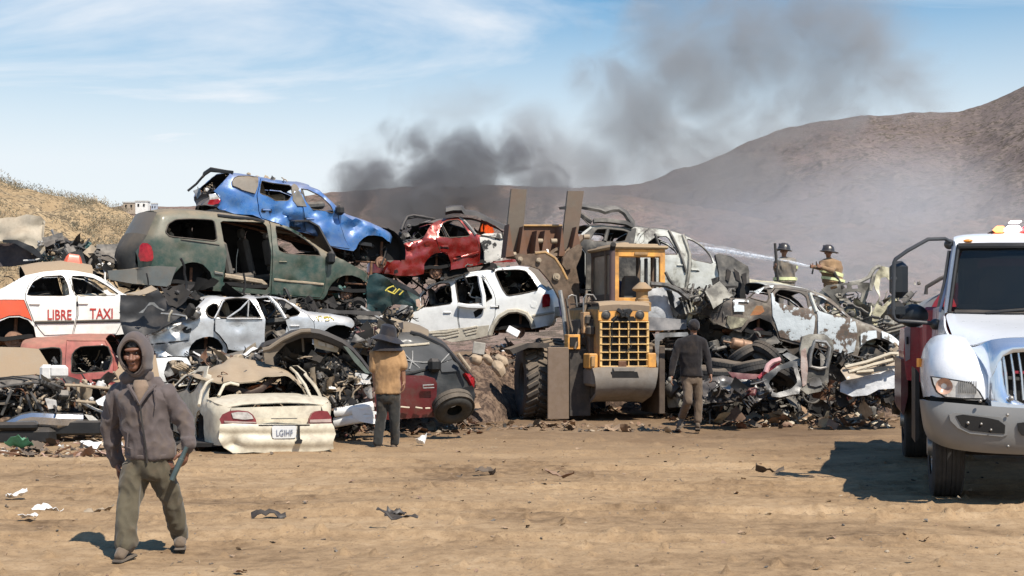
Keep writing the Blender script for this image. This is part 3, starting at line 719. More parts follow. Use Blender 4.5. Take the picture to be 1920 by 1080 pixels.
def scrap(m, P, n, y0, y1, seed, sz, FM, weights=None):
    """random torn plates, brackets, hoses, pipes and housings inside a traced region; a dense tangle"""
    r = random.Random(seed); xs = [p[0] for p in P]; zs = [p[1] for p in P]; k = 0; q = 0
    while k < n and q < n * 30:
        q += 1; x = r.uniform(min(xs), max(xs)); z = r.uniform(min(zs), max(zs))
        if not inpoly(x, z, P): continue
        k += 1; y = r.uniform(y0, y1); s = r.uniform(*sz) * r.choice((.6, 1, 1, 1.4))
        R = Matrix.Rotation(r.uniform(0, 6.3), 4, 'Z') @ Matrix.Rotation(r.gauss(0, .8), 4, 'X') @ Matrix.Rotation(r.gauss(0, .8), 4, 'Y')
        M = FM @ Matrix.Translation((x, y, z)) @ R; t = r.random(); mi = r.choice((0, 0, 0, 1, 1, 1, 2, 2, 3, 3, 3, 4, 5, 6, 6, 7, 8) if r.random() < .85 else (4, 5, 3))
        if t < .22: crumple(m, M, s * 1.5, s, mi, r, .14 * s, 4)
        elif t < .42:
            pts = [(0, 0, 0)]; d = Vector((r.gauss(0, 1), r.gauss(0, 1), r.gauss(0, 1))).normalized(); p = Vector((0, 0, 0))
            for _ in range(7): d = (d + Vector((r.gauss(0, .35), r.gauss(0, .35), r.gauss(0, .35)))).normalized(); p = p + d * s * .22; pts.append(p.copy())
            m.tube(pts, s * r.uniform(.02, .06) + .004, mi if r.random() < .5 else 0, 6, M)
        elif t < .56: m.tube([(-s * .8, 0, 0), (0, s * .06, 0), (s * .8, 0, s * .1)], s * .07, mi, 6, M)
        elif t < .74:
            m.box((0, 0, 0), (s * r.uniform(.4, 1.1), s * r.uniform(.3, .7), s * r.uniform(.12, .5)), mi, M, bev=s * .06)
            for _ in range(2): m.box((r.uniform(-.3, .3) * s, r.uniform(-.3, .3) * s, s * .2), (s * .25, s * .2, s * .3), mi, M, bev=.01)
        elif t < .86:
            rr = s * .3; m.lathe([(.001, 0), (rr * .5, 0), (rr * .5, s * .08), (rr, s * .1), (rr, s * .4), (rr * .8, s * .46), (rr * .3, s * .46), (rr * .3, s * .6), (.001, s * .6)], M, mi, 12)
        elif t < .90:
            m.tube([(s * .2 * cos(a * .9), s * .2 * sin(a * .9), s * .045 * a) for a in range(26)], s * .03, mi, 5, M)
        elif t < .93:
            rr = s * .45; m.tube([(rr * cos(a), rr * sin(a), 0) for a in [i * 2 * pi / 14 for i in range(12)]], s * .05, mi, 6, M)
        else:
            for i in range(4): m.box((0, (i - 1.5) * s * .18, 0), (s, s * .05, s * .12), mi, M)
def lettering(s, txt, parent, mat, u, v, hpx, wpx, name='lettering', off=.03):
    """extruded capitals laid on the near flank of a car"""
    cu = bpy.data.curves.new('txt', 'FONT'); cu.body = txt; cu.size = 1; cu.extrude = .0; cu.align_x = 'LEFT'; cu.resolution_u = 2; cu.offset = .012
    o = bpy.data.objects.new('txt', cu); COL.objects.link(o); dg = bpy.context.evaluated_depsgraph_get(); me = bpy.data.meshes.new_from_object(o.evaluated_get(dg))
    V = [Vector(q.co) for q in me.vertices]; fs = [tuple(p.vertices) for p in me.polygons]; bpy.data.objects.remove(o)
    x0, x1 = min(q.x for q in V), max(q.x for q in V); y0, y1 = min(q.y for q in V), max(q.y for q in V)
    (sx, sz) = s.fr.px(u, v); (ex, _) = s.fr.px(u + wpx, v); (_, tz) = s.fr.px(u, v - hpx); m = MB()
    out = []
    for q in V:
        X = sx + (q.x - x0) / (x1 - x0) * (ex - sx); Z = sz + (q.y - y0) / (y1 - y0) * (tz - sz); p = s.side(X, Z, off, amp=0); p.y = min(p.y, s.side(X, Z, off).y); out.append(p)
    m.add(out, fs); return s.mk(m, name, mat, parent, smooth=False, thick=.004)
def mirror_part(s, u, v, mat=BLACK, parent=None, w=.14, h=.2):
    x, z = s.fr.px(u, v); m = MB(); p = s.side(x, z, .12); m.box(p, (w, .2, h), bev=.05); m.tube([p + Vector((0, .05, -.05)), p + Vector((.02, .16, -.12))], .02, n=6); return s.mk(m, 'door_mirror', mat, parent)

def fsheet(name, fr, pix, mat, root, y=0.0, sz=0.0, sx=0.0, dent=.04, dsc=1.6, thick=.014, seed=1, step=.07, holes=(), curl=0.0, inner=None, flip=False):
    """a bent sheet of metal traced in a frame; its depth runs y + sz*(height) + sx*(length), with folds"""
    P = fr.pts(c(pix)); x0 = sum(p[0] for p in P) / len(P); z0 = sum(p[1] for p in P) / len(P)
    V2, T = cdt(dens(P, step * .8), [dens(chaikin(fr.pts(c(h)), 1), step * .8) for h in holes], step); m = MB(); vs = []
    for x, z in V2:
        q = Vector((x, 0, z)); yy = y + sz * (z - z0) + sx * (x - x0) + curl * ((x - x0) ** 2)
        vs.append(fr.M @ (Vector((x, yy, z)) + Vector((.25 * dent * nz(q, 2, seed), dent * crease(q, dsc, seed * 4.7) + dent * .4 * nz(q, 5, seed), .25 * dent * nz(q, 2.3, seed)))))
    m.add(vs, [t[::-1] if flip else t for t in T])
    if root is None:
        b = fr.M @ Vector((x0, y, min(p[1] for p in P))); return m.build(name, mat, loc=tuple(b), rz=fr.psi, thick=thick, split=40, inner=inner)
    return m.build(name, mat, root, thick=thick, split=40, inner=inner)
def ftube(name, fr, pts, r, mat, root, n=7, flat_=1.0):
    m = MB(); m.tube([fr.p3(*p) for p in pts], r, n=n, flat=flat_); m.v = [tuple(fr.M @ Vector(p)) for p in m.v]
    return m.build(name, mat, root) if root is not None else m.build(name, mat, loc=tuple(fr.M @ fr.p3(*pts[0])))
def fjunk(name, fr, poly, n, y0, y1, seed, sz, root=None, mats=None, label=None):
    m = MB(); scrap(m, fr.pts(c(poly)), n, y0, y1, seed, sz, fr.M)
    if root is not None: return m.build(name, mats or SCRAPM, root)
    x = sum(p[0] for p in m.v) / len(m.v); y = sum(p[1] for p in m.v) / len(m.v); z = min(p[2] for p in m.v)
    o = m.build(name, mats or SCRAPM, loc=(x, y, z)); tag(o, label, 'scrap', kind='stuff'); return o
def tyre(name, label, loc, R, r, rot, group=None, mat=None, squash=1.0, rim=False):
    m = MB(); n = 40; prof = []
    for k in range(17):
        a = -2.45 + 4.9 * k / 16; ca, sa = cos(a), sin(a); prof.append((R - r + r * ca * (1.0 if abs(ca) < .98 else 1), r * 1.15 * sa))
    M = Matrix.Translation(loc) @ rot @ Matrix.Diagonal((1, squash, 1, 1)); m.lathe(prof, M, 0, n)
    for i in range(n):
        a = 2 * pi * i / n
        for sgn in (-1, 1): m.box(((R - .004) * cos(a), (R - .004) * sin(a), sgn * r * .42), (.022, .05, r * .6), 0, M @ Matrix.Identity(4), rot=Matrix.Rotation(a, 4, 'Z'))
    if rim: m.lathe([(.001, .02), (R * .2, .02), (R * .25, -.02), (R * .5, -.01), (R * .58, .04), (R - r * 1.35, .06), (R - r * 1.3, -.06), (R * .5, -.09)], M, 1, 28)
    o = m.build(name, [mat or RUB, RUST], loc=tuple(loc)); tag(o, label, 'tyre', group); return o
# ------------------------------------------------------------------ green minivan
GREEN = paint('green_paint', (.018, .055, .042), .28, .2, .38, .5, .4, 3, (.04, .08, .064))
GREYB = paint('grey_bumper', (.11, .12, .115), .6, 0, .35, .4, 0, 4)
TAILD = paint('dark_tailgate', (.025, .03, .03), .5, 0, .22, .3, 0, 5)
DGLASS = paint('dusty_glass', (.085, .08, .065), .3, 0, .30, .4, .2, 6)
SOOTP = flat('soot_panel', (.025, .025, .026), .6, 0, .3, .18, 6)
v = Car('wrecked_minivan', 'dusty dark green minivan without wheels or sliding door, stacked above the silver sedan', 'wrecked car', 268, 25, 33, 1.85,
  '275 533 268 505 265 470 274 452 283 436 293 415 303 397 330 393 372 394 400 396 440 400 480 406 515 414 545 425 570 438 592 455 613 470 640 485 665 499 690 511 699 521 694 531 B 1160 760 1080 735 1000 738 930 770 880 820 845 880 830 930 790 985 X 600 561 508 553 400 545 A 1085 870 1080 790 1050 700 980 630 920 608 870 604 820 612 760 640 700 705 670 760 650 830 X 311 537',
  [('rear_bumper', '275 533 270 520 268 504', dict(bulge=.18, mat=GREYB, wide=.03)), ('tailgate', '268 505 265 490 265 470 274 452 281 440', dict(bulge=.14, mat=TAILD)),
   ('rear_window', '281 440 293 415 303 397', dict(bulge=.10, mat=DGLASS, amp=.0)), ('roof', '303 397 330 393 372 394 400 396 440 400 480 406 515 414 545 425', dict(bulge=.07)), ('windscreen', '545 425 613 470', dict(open=1)),
   ('cowl', '613 470 640 485', dict(bulge=.02, mat=BLACK))],
  'A 0 400 600 345 900 400 1120 440 B 300 515 750 540 870 560', GREEN, dent=.016, seed=2, tumble=.33, enda=.24, endr=.5)
v.dents([(560,505,18,.04),(340,470,16,.03),(580,540,12,-.03),(545,530,14,.04)])
v.body([dict(poly='B 290 185 270 520 262 930 X 602 559 B 800 900 825 720 835 600 825 490 700 395 580 290 460 225', win='B 335 230 400 235 520 290 640 375 745 480 765 545 X 598 480 575 479 B 480 525 370 505 335 480', handle='B 375 600', mould=['B 285 780 790 830'], mmat=TANC, name='front_door'),
        dict(poly='A 1180 195 1210 180 B 215 195 250 240 262 500 245 850 215 885 A 1220 850 1180 800 1215 520 1190 410', missing=True)],
       ['A 600 300 640 210 720 165 870 158 1090 168 1120 190 1125 370 1090 390 900 370 640 345'])
v.tops()
v.arch(361, 532, 41, (357, 545), .16); v.arch(655, 556, 42, (650, 553), .13)
v.floor((300, 531), (690, 548))
v.seat(455, 520, 78, y=.25); v.seat(497, 522, 88, SEATC, .9); v.seat(350, 470, 40, TANC, .5); v.seat(540, 500, 60, SEATC, .3); v.seat(385, 470, 50, DARK, .9)
v.patch('tail_lamp', 'A 370 440 395 405 425 412 452 440 470 500 474 560 460 588 420 596 372 588 360 530', REDL, .045, .04)
v.strip('body_moulding', 'A 1090 710 1175 725', .03, GREYB); v.strip('sill_step', 'A 1220 740 B 190 800 245 850', .05, TANC, off=-.12)
v.strip('roof_rail', 'A 750 375 1140 430', .012, TRIM); v.strip('door_rail', 'C 540 650 750 675 950 690 1100 725', .03, BLACK, off=.02)
v.panel('bumper_side', 'A 45 680 200 672 360 655 500 640 700 655 665 740 640 830 600 850 300 815 60 770', (), .05, GREYB, thick=.05)
mirror_part(v, 616, 484, parent=None, h=.26)
m_ = MB(); P_ = [v.fr.p3(u, q, y) for u, q, y in ((553,415,.3),(580,414,.35),(598,424,.2),(612,450,.1),(629,481,-.05))]; Q_ = [p + Vector((.25, 1.25, .02)) for p in P_]
m_.sheet([P_, [(a + b) / 2 + Vector((0, 0, .05)) for a, b in zip(P_, Q_)], Q_]); v.mk(m_, 'folded_hood', SOOTP, thick=.03)
v.junk('engine_parts', 'B 870 740 1290 800 1330 900 1260 1020 1000 1060 850 1020', 90, .1, 1.6, 5, (.08, .22))
v.junk('interior_scrap', 'A 640 330 1100 380 B 240 830 0 850 A 1240 830', 46, .3, 1.6, 6, (.1, .3), mats=[DARK, GREYM, DARK, TANC, GREYM, WHITEP, DARK, BLACK, BLACK])
v.hub(696, 533, .07, CREAM, -.02, 'headlamp_back')

# ------------------------------------------------------------------ blue suv on top
BLUE = paint('blue_paint', (.02, .14, .42), .2, .3, .26, .3, .8, 7, (.06, .22, .50), scratch=.5)
BTAIL = paint('grey_tailgate', (.075, .09, .12), .5, .2, .3, .4, .1, 8)
v = Car('wrecked_suv', 'bright blue SUV with dented doors, topmost of the pile above the green minivan', 'wrecked car', 416, 26.6, 30, 1.75,
  'C 560 590 530 560 545 530 555 480 545 440 495 360 560 270 680 150 850 165 1040 200 1250 235 1440 262 D 200 135 300 165 400 215 470 280 560 380 610 440 680 490 900 570 1060 640 1215 710 1190 815 1120 790 1060 745 980 728 900 735 850 760 800 810 770 880 740 905 600 880 480 850 400 760 200 700 0 660 C 1140 760 1000 690 900 650 700 640',
  [('rear_bumper', 'C 560 590 530 560', dict(bulge=.12, mat=BTAIL)), ('tailgate', 'C 530 560 545 530 550 480 530 400 495 360', dict(bulge=.16, mat=BTAIL)), ('rear_window', 'C 495 360 680 150', dict(open=1)),
   ('roof', 'C 680 150 850 165 1040 200 1250 235 1440 262 D 200 135 300 165', dict(bulge=.06)), ('windscreen', 'D 300 165 400 215 470 280 560 380 610 440', dict(open=1)),
   ('hood', 'D 610 440 680 490 900 570 1060 640 1215 710', dict(bulge=.06)), ('nose', 'D 1215 710 1190 815', dict(bulge=.1))],
  'C 400 330 960 425 1400 525 D 180 400 560 480 900 570 1215 710', BLUE, dent=.055, seed=5, tumble=.36, dsc=1.5)
v.dents([(560,420,26,.13),(602,432,20,-.07),(520,402,20,.10),(660,425,22,.10),(625,408,13,.07),(545,398,12,-.05),(700,440,14,.06),(590,395,14,.07)])
v.body([dict(poly='C 960 425 1000 330 1040 215 1440 270 D 90 110 105 400 160 400 190 560 200 690 60 660 C 1180 750 1010 690 975 600', win='C 1030 290 1050 240 1150 260 1380 275 1405 300 1400 400 1350 480 1190 490 1080 430 1000 400', handle='C 1075 600', name='rear_door'),
        dict(poly='D 100 130 230 145 400 225 500 330 560 430 590 600 640 760 700 880 480 850 400 760 205 690 195 560 165 400', win='D 150 190 240 205 400 280 500 400 525 480 400 450 270 425 200 330', handle='D 250 540', name='front_door')],
       [])
v.panel('quarter_window', 'C 675 250 700 210 760 185 900 185 1010 200 990 300 940 400 800 360 680 305', (), .02, DGLASS, amp=.0, thick=.01)
v.strip('window_seal', 'C 675 250 700 210 760 185 900 185 1010 200 990 300 940 400 800 360 680 305 675 250', .012, TRIM, off=.03)
v.panel('b_pillar_trim', 'C 1405 290 1450 265 D 130 150 185 320 210 400 100 390 60 320', (), .012, flat('dusty_pillar', (.12, .115, .1), .8, 0, .3, .5), amp=.03, thick=.01)
v.tops(); v.arch(728 - 8, 474, 46, None); v.hub(715, 492, .12); v.floor((400, 398), (700, 462), BLACK)
v.patch('tail_lamp', 'C 430 470 540 465 545 490 530 520 470 535 410 525', REDL, .05, .04); v.patch('tail_lamp_lens', 'C 420 410 490 400 545 455 540 466 430 472', SMOKEL, .045, .04)
mirror_part(v, 635, 395, w=.16, h=.2)
v.seat(515, 372, 40, TANC, .9); v.seat(590, 385, 40, GREYM, 1.0)
m_ = MB(); q0 = [v.fr.p3(*p) for p in ((437, 323, .15), (425, 322, .3), (395, 318, .5), (383, 326, .7), (381, 330, 1.3), (385, 326, 1.6))]
m_.tube(q0, [.03, .035, .05, .05, .04, .03], 0, 8, flat=.5); q1 = [v.fr.p3(*p) for p in ((381, 330, 1.5), (368, 345, 1.62), (352, 358, 1.66))]; m_.tube(q1, .025); v.mk(m_, 'tailgate_spoiler', BLACK)
v.junk('roof_scrap', 'C 640 135 760 128 1000 160 1400 245 1380 262 1000 190 700 150', 9, .2, .6, 8, (.06, .12), mats=[TANC, TANC, TANC, GREYM, TANC, CREAM, GREYM, TANC, TANC])
v.junk('interior_scrap', 'C 330 330 600 250 600 330 500 360 1300 470 1000 450', 16, .4, 1.4, 9, (.1, .25)); v.junk('front_parts', 'D 780 880 1000 800 1180 850 1160 1000 900 1060 780 1000', 60, .1, 1.5, 10, (.08, .2), mats=[BLACK, DARK, GREYM, BLACK, DARK, TEALP, DARK, BLACK, GREYM])

# ------------------------------------------------------------------ red sedan
REDP = paint('red_paint', (.30, .014, .011), .2, .45, .10, .2, .8, 9, (.22, .016, .012), scratch=.4)
SOOTR = burnt('soot_roof', [(.3, (.015, .015, .015)), (.48, (.04, .035, .03)), (.56, (.14, .1, .08)), (.7, (.2, .17, .14))], 3)
v = Car('wrecked_sedan', 'metallic red sedan with scorched roof and smashed rear, above the white SUV', 'wrecked car', 733, 29.6, 24, 1.75,
  'E 190 900 200 830 240 770 320 720 300 640 320 590 400 545 590 500 620 470 700 350 760 300 830 270 930 250 1060 235 1200 245 1350 290 1480 340 1560 390 1700 500 1750 600 1750 760 1340 780 1250 810 930 860 X 846 502 E 930 780 915 710 880 670 820 650 760 655 700 685 650 735 615 800 605 910 500 935 300 930',
  [('rear_bumper', 'E 190 900 200 830 240 770', dict(bulge=.2, wide=.02)), ('rear_panel', 'E 240 770 320 720 300 640', dict(bulge=.06, mat=SOOTR)), ('trunk_lid', 'E 300 640 320 590 400 545 590 500', dict(bulge=.05, mat=SOOTR, amp=.06)),
   ('rear_window', 'E 590 500 760 300', dict(open=1)), ('roof', 'E 760 300 830 270 930 250 1060 235 1200 245', dict(bulge=.04, mat=SOOTR)), ('windscreen', 'E 1200 245 1560 390', dict(open=1))],
  'E 0 600 620 500 900 480 1230 460 1560 520', REDP, dent=.05, seed=8, tumble=.40, enda=.22)
v.dents([(782,440,13,.11),(760,457,10,-.05),(800,462,12,.08),(772,470,12,.09),(812,430,9,.06),(860,470,10,.03),(790,420,10,.08)])
v.body([dict(poly='E 745 500 760 440 790 370 850 290 930 260 1060 240 1150 340 1225 455 1265 600 1260 810 930 860 925 760 880 660 800 640', win='E 785 470 790 420 850 310 920 275 1050 265 1120 380 1165 465 920 478', handle='E 850 580', mould=['E 960 730 1255 655'], mmat=REDP, name='rear_door'),
        dict(poly='E 1270 470 1280 780 1340 790 1700 720 1690 500 1560 400', missing=True)], ['E 1110 260 1200 265 1400 320 1540 390 1560 420 1560 500 1240 450'])
v.panel('white_door', 'E 1250 470 1350 440 1560 430 1570 560 1560 700 1540 760 1340 790 1330 660 1290 560', (), -.03, burnt('burnt_door', [(.3, (.015, .015, .015)), (.47, (.03, .028, .025)), (.5, (.55, .52, .46)), (.7, (.6, .56, .5))], 8, 1.4), thick=.03)
v.tops(); v.arch(820, 508, 27, (818, 510), .15); v.floor((742, 512), (940, 490)); v.strip('window_divider', 'E 845 325 910 478', .015, TRIM, off=.012)
v.strip('window_post', 'E 1070 240 1150 340 1220 450', .035, STEEL, off=.03)
m_ = MB(); m_.tube([v.fr.p3(*p) for p in ((752, 432, .1), (757, 418, .3), (763, 407, .4), (775, 404, .5), (792, 407, .5), (815, 411, .6))], .035, n=6); m_.tube([v.fr.p3(*p) for p in ((752, 432, 1.3), (762, 410, 1.4), (790, 405, 1.4), (815, 412, 1.2))], .03, n=6); v.mk(m_, 'bent_trunk_frame', SOOTP)
m_ = MB(); g = []
for (u, q) in ((836,391),(850,388),(866,388),(872,396),(893,398),(920,412),(950,426)):
    g.append([v.fr.p3(u, q, .1), v.fr.p3(u - 1, q + 6, .05), v.fr.p3(u - 1, q + 11 if u < 870 else q + 5, .15), v.fr.p3(u, q + 2, .9), v.fr.p3(u, q - 2, 1.5)])
m_.sheet(g); v.mk(m_, 'peeled_roof_sheet', SOOTP, thick=.03)
v.junk('trunk_scrap', 'E 290 440 480 300 560 460 300 600 220 700 150 800 220 900 120 800', 50, .1, 1.5, 11, (.08, .2), mats=[BLACK, DARK, GREYM, BLACK, STEEL, GREYM, DARK, BLACK, GREYM])
v.junk('interior_scrap', 'E 640 450 800 300 1500 400 1540 700 1280 760 1260 470', 40, .4, 1.5, 12, (.1, .25), mats=[DARK, BLACK, DARK, BLACK, GREYM, RUST, DARK, BLACK, DARK])
flame = flat('flame', (.8, .2, .02), .5, 0, .4, 0, 20, emis=(1.0, .13, .03), es=.45)
m_ = MB(); r_ = random.Random(4)
for k in range(26):
    p = v.fr.p3(700 + (1300 + r_.gauss(70, 38)) / 6.354, 370 + (430 - abs(r_.gauss(0, 18))) / 6.354, .35 + r_.random() * .3); h = .05 + .16 * r_.random()
    m_.tube([p, p + Vector((r_.gauss(0, .02), 0, h * .5)), p + Vector((r_.gauss(0, .04), 0, h))], [.03, .022, .003], n=6)
v.mk(m_, 'flame', flame)

# ------------------------------------------------------------------ white suv
WHT = paint('white_paint', (.84, .84, .81), .3, 0, .07, .08, .5, 10, (.78, .78, .75), scratch=.08)
BEI = paint('beige_cladding', (.55, .50, .40), .6, 0, .12, .25, 0, 11)
v = Car('wrecked_suv', 'large white SUV with beige lower cladding, under the red sedan', 'wrecked car', 722, 30.4, -4, 1.95,
  'F 60 700 20 660 130 570 200 540 330 590 440 390 560 280 700 240 790 190 1050 150 1200 130 1430 110 1540 125 1600 180 1680 290 1740 350 1790 430 1810 520 1800 640 1770 690 1580 730 1575 690 1530 610 1440 570 1360 575 1280 620 1220 690 1180 790 1000 830 780 860 500 775 200 735',
  [('hood', 'F 20 660 130 570 200 540 330 590', dict(bulge=.05)), ('windscreen', 'F 440 390 790 190', dict(open=1)), ('roof', 'F 790 190 1050 150 1200 130 1430 110 1540 125', dict(bulge=.06)),
   ('rear_window', 'F 1540 125 1600 180 1680 290 1740 350', dict(bulge=.12, mat=DGLASS)), ('tailgate', 'F 1740 350 1790 430 1805 510', dict(bulge=.14)), ('rear_bumper', 'F 1805 510 1800 640 1770 690', dict(bulge=.2, mat=BEI, wide=.02))],
  'F 0 640 440 540 850 480 1250 430 1760 350', WHT, dent=.014, seed=12, tumble=.28, enda=.2, endr=.35)
v.body([dict(poly='F 445 400 560 290 720 240 780 200 815 280 850 480 845 640 870 800 700 815 500 775 385 770 370 680 355 600', win='F 470 400 560 310 660 270 760 270 775 330 790 480 620 505 480 520', handle='F 740 565', name='front_door'),
        dict(poly='F 800 205 1045 165 1110 200 1200 350 1225 430 1220 600 1140 790 1000 825 875 800 850 640 855 480 820 280', win='F 815 250 850 225 1040 190 1120 260 1200 420 1130 460 980 480 850 480', name='rear_door', handle='F 1210 505')],
       ['F 1210 160 1240 140 1440 135 1520 150 1580 220 1655 340 1500 375 1340 400 1290 330'])
v.tops(); v.arch(969, 614, 34, (972, 622), .15); v.floor((735, 630), (1025, 612))
v.patch('tail_lamp', 'F 1695 395 1720 380 1755 385 1765 440 1760 500 1690 515 1685 460', REDL, .035, .04)
v.strip('wheel_arch_flare', 'F 1165 790 1195 700 1260 610 1350 555 1440 548 1530 580 1580 650 1595 710', .055, BEI, off=.03)
for k, s_ in enumerate(('F 560 770 730 762 850 735', 'F 590 795 740 785 855 760', 'F 700 825 850 790', 'F 900 735 1040 705', 'F 910 765 1030 735', 'F 925 790 1030 765', 'F 1590 600 1800 560')): v.strip('side_cladding', s_, .028, BEI, off=.02)
v.patch('sill_cladding', 'F 540 755 1160 690 1140 795 1000 832 780 862 560 790', BEI, .018, .02)
v.strip('bent_door_frame', 'F 850 490 950 505 1110 510 1105 400 1070 270 1060 210 1090 190 1115 210', .05, WHT, off=.10)
v.strip('roof_rail', 'F 660 220 1045 160', .04, WHT, off=.0); v.patch('fuel_flap', 'F 1565 480 1590 450 1625 460 1635 490 1620 520 1580 515', WHT, .012, .008)
v.patch('missing_handle_hole', 'F 1000 560 1050 530 1100 530 1080 580 1020 620', DARK, .02, .01)
v.seat(830, 575, 40, GREYM, .4); v.seat(880, 570, 42, GREYM, .8); v.seat(940, 545, 42, TANC, .9)
v.junk('interior_scrap', 'F 480 500 760 280 1120 200 1600 200 1640 350 1340 390 1100 480', 55, .4, 1.7, 13, (.1, .3), mats=[DARK, GREYM, DARK, TANC, GREYM, WHITEP, DARK, BLACK, BLACK])
m_ = MB(); b0 = v.fr.p3(878, 545, .5)
for a, b in (((0, .16), (.13, .16)), ((.13, .16), (.03, -.12))): m_.tube([b0 + Vector((a[0], 0, a[1])), b0 + Vector((b[0], 0, b[1]))], .018, n=5)
v.mk(m_, 'chalk_mark', WSCRAWL)
# ------------------------------------------------------------------ silver sedan
SILV = paint('silver_paint', (.60, .61, .61), .24, .5, .20, .2, .6, 13, (.50, .51, .51), scratch=.12)
v = Car('wrecked_sedan', 'silver sedan dusted tan with its rear door ajar, squeezed below the green minivan', 'wrecked car', 276, 22.6, 20, 1.75,
  'I 240 782 190 700 150 500 165 440 240 385 400 362 570 342 700 240 830 112 900 97 1000 97 1180 108 J 280 85 330 88 400 105 500 160 590 222 690 262 900 270 1100 310 1140 355 1085 400 1000 372 920 368 850 390 800 430 770 490 700 640 200 650 I 1062 700 1040 790 990 800 1010 720 1010 660 960 590 900 558 850 550 780 560 700 590 650 640 625 700 620 770 450 765',
  [('rear_bumper', 'I 240 782 190 700 170 620', dict(bulge=.16)), ('rear_panel', 'I 170 620 150 500 165 440 240 385', dict(bulge=.1)), ('trunk_lid', 'I 240 385 400 362 570 342', dict(bulge=.05)), ('rear_window', 'I 570 342 830 112', dict(open=1)),
   ('roof', 'I 830 112 900 97 1000 97 1180 108 J 280 85 330 88 400 105', dict(bulge=-.06, amp=.10)), ('windscreen', 'J 400 105 590 222', dict(open=1)), ('hood', 'J 590 222 690 262 900 270 1100 310 1140 355', dict(bulge=.04, amp=.06))],
  'I 150 480 570 360 905 345 1450 350 J 400 300 690 300 1140 360', SILV, dent=.032, seed=15, tumble=.42, enda=.2)
v.dents([(330,622,13,.10),(312,640,10,-.05),(442,612,10,.06),(350,652,12,.06),(305,658,9,.08),(345,612,10,-.05),(460,645,12,.04),(325,665,9,.07)])
v.body([dict(poly='I 905 345 905 490 960 540 1040 640 1060 700 1200 720 1440 700 1475 640 1470 400 1445 355', handle='I 1020 440', mould=['I 1065 615 1470 580'], mmat=SILV, name='rear_door', off=.07),
        dict(poly='J 205 320 190 560 215 640 390 520 440 300 330 110 260 85 120 100', missing=True),
        dict(poly='J 440 310 400 320 445 480 520 500 690 500 700 400 695 340 640 280 560 230 430 110 330 100', win='J 320 115 400 120 500 190 560 250 545 275 410 305', name='front_door', handle='J 495 385')],
       ['I 815 260 840 210 900 175 950 180 960 250 950 320 880 340 830 310', 'I 985 155 1060 125 1180 112 1290 122 1400 190 1452 335 1300 338 940 338'])
v.tops(); v.arch(390, 668, 33, (383, 675), .15); v.arch(635, 628, 27, None); v.floor((290, 664), (640, 660))
v.strip('door_window_frame', 'I 905 345 960 250 1010 150 1030 140', .015, SILV, off=.02)
v.strip('open_door_frame', 'I 1040 345 1200 240 1310 130 1370 200 1445 350 1040 350', .015, SILV, off=.10); v.strip('door_window_divider', 'I 1300 150 1280 330', .014, STEEL, off=.1)
v.strip('door_post', 'J 265 90 330 170 405 310', .03, SILV, off=.02)
v.patch('tail_lamp', 'I 150 495 200 410 250 385 330 420 385 470 330 500 260 515 165 530', SMOKEL, .05, .05); v.patch('tail_lamp_red', 'I 190 440 240 425 262 470 215 485', REDL, .09, .02)
v.patch('fuel_flap_hole', 'I 545 470 570 440 620 435 652 465 640 505 600 515 560 505', BLACK, .012, .01)
v.strip('bumper_seam', 'I 195 635 420 610 610 595', .012, DARK, off=.004)
v.junk('interior_scrap', 'J 100 120 420 120 540 260 440 300 400 480 220 520 I 1000 330 1050 250', 55, .3, 1.4, 17, (.08, .25), mats=[DARK, GREYM, DARK, TANC, BLACK, WHITEP, DARK, BLACK, BLACK])
v.seat(452, 600, 40, TANC, .5); v.seat(520, 600, 45, GREYM, .5)
v.junk('front_parts', 'J 1040 420 1140 340 1330 380 1400 480 1200 560 1080 540', 70, .1, 1.5, 18, (.06, .2), mats=[BLACK, GREYM, RUST, TANC, STEEL, WHITEP, DARK, GREYM, MAROON])
v.strip('yellow_scrawl', 'J 700 320 720 290 745 330 740 285 770 280 775 325 800 290 840 285 850 320 815 325 800 300 860 290 900 320', .008, YSCRAWL, off=.02)

# ------------------------------------------------------------------ taxi
TAXW = paint('taxi_white', (.82, .80, .74), .32, 0, .10, .14, .4, 19, (.76, .73, .66)); TAXO = paint('taxi_orange', (.75, .10, .035), .35, 0, .14, .2, .4, 20)
v = Car('wrecked_taxi', 'white taxi with orange rear quarter and red lettering, above the pink car', 'wrecked taxi', -55, 22.8, 24, 1.75,
  'G -200 840 -205 640 -120 610 0 588 70 555 180 490 300 465 440 452 520 458 640 480 730 525 830 610 870 628 960 660 1000 720 990 860 900 880 790 892 500 893 300 907 243 907 230 840 190 792 130 772 60 775 0 800 -30 850 -35 900',
  [('rear_panel', 'G -200 840 -205 640', dict(bulge=.1, mat=TAXO)), ('trunk_lid', 'G -205 640 -120 610 0 588', dict(bulge=.05)), ('rear_window', 'G 0 588 70 555 180 490', dict(open=1)), ('roof', 'G 180 490 300 465 440 452 520 458 640 480', dict(bulge=.19, mat=paint('taxi_roof_dusty', (.55, .48, .36), .5, 0, .8, .3, .1, 33))),
   ('windscreen', 'G 640 480 830 610', dict(open=1)), ('hood', 'G 830 610 870 628 960 660 1000 720', dict(bulge=.03))],
  'G -200 650 160 655 510 640 850 635 1000 700', TAXW, dent=.008, seed=21, tumble=.42, enda=.12)
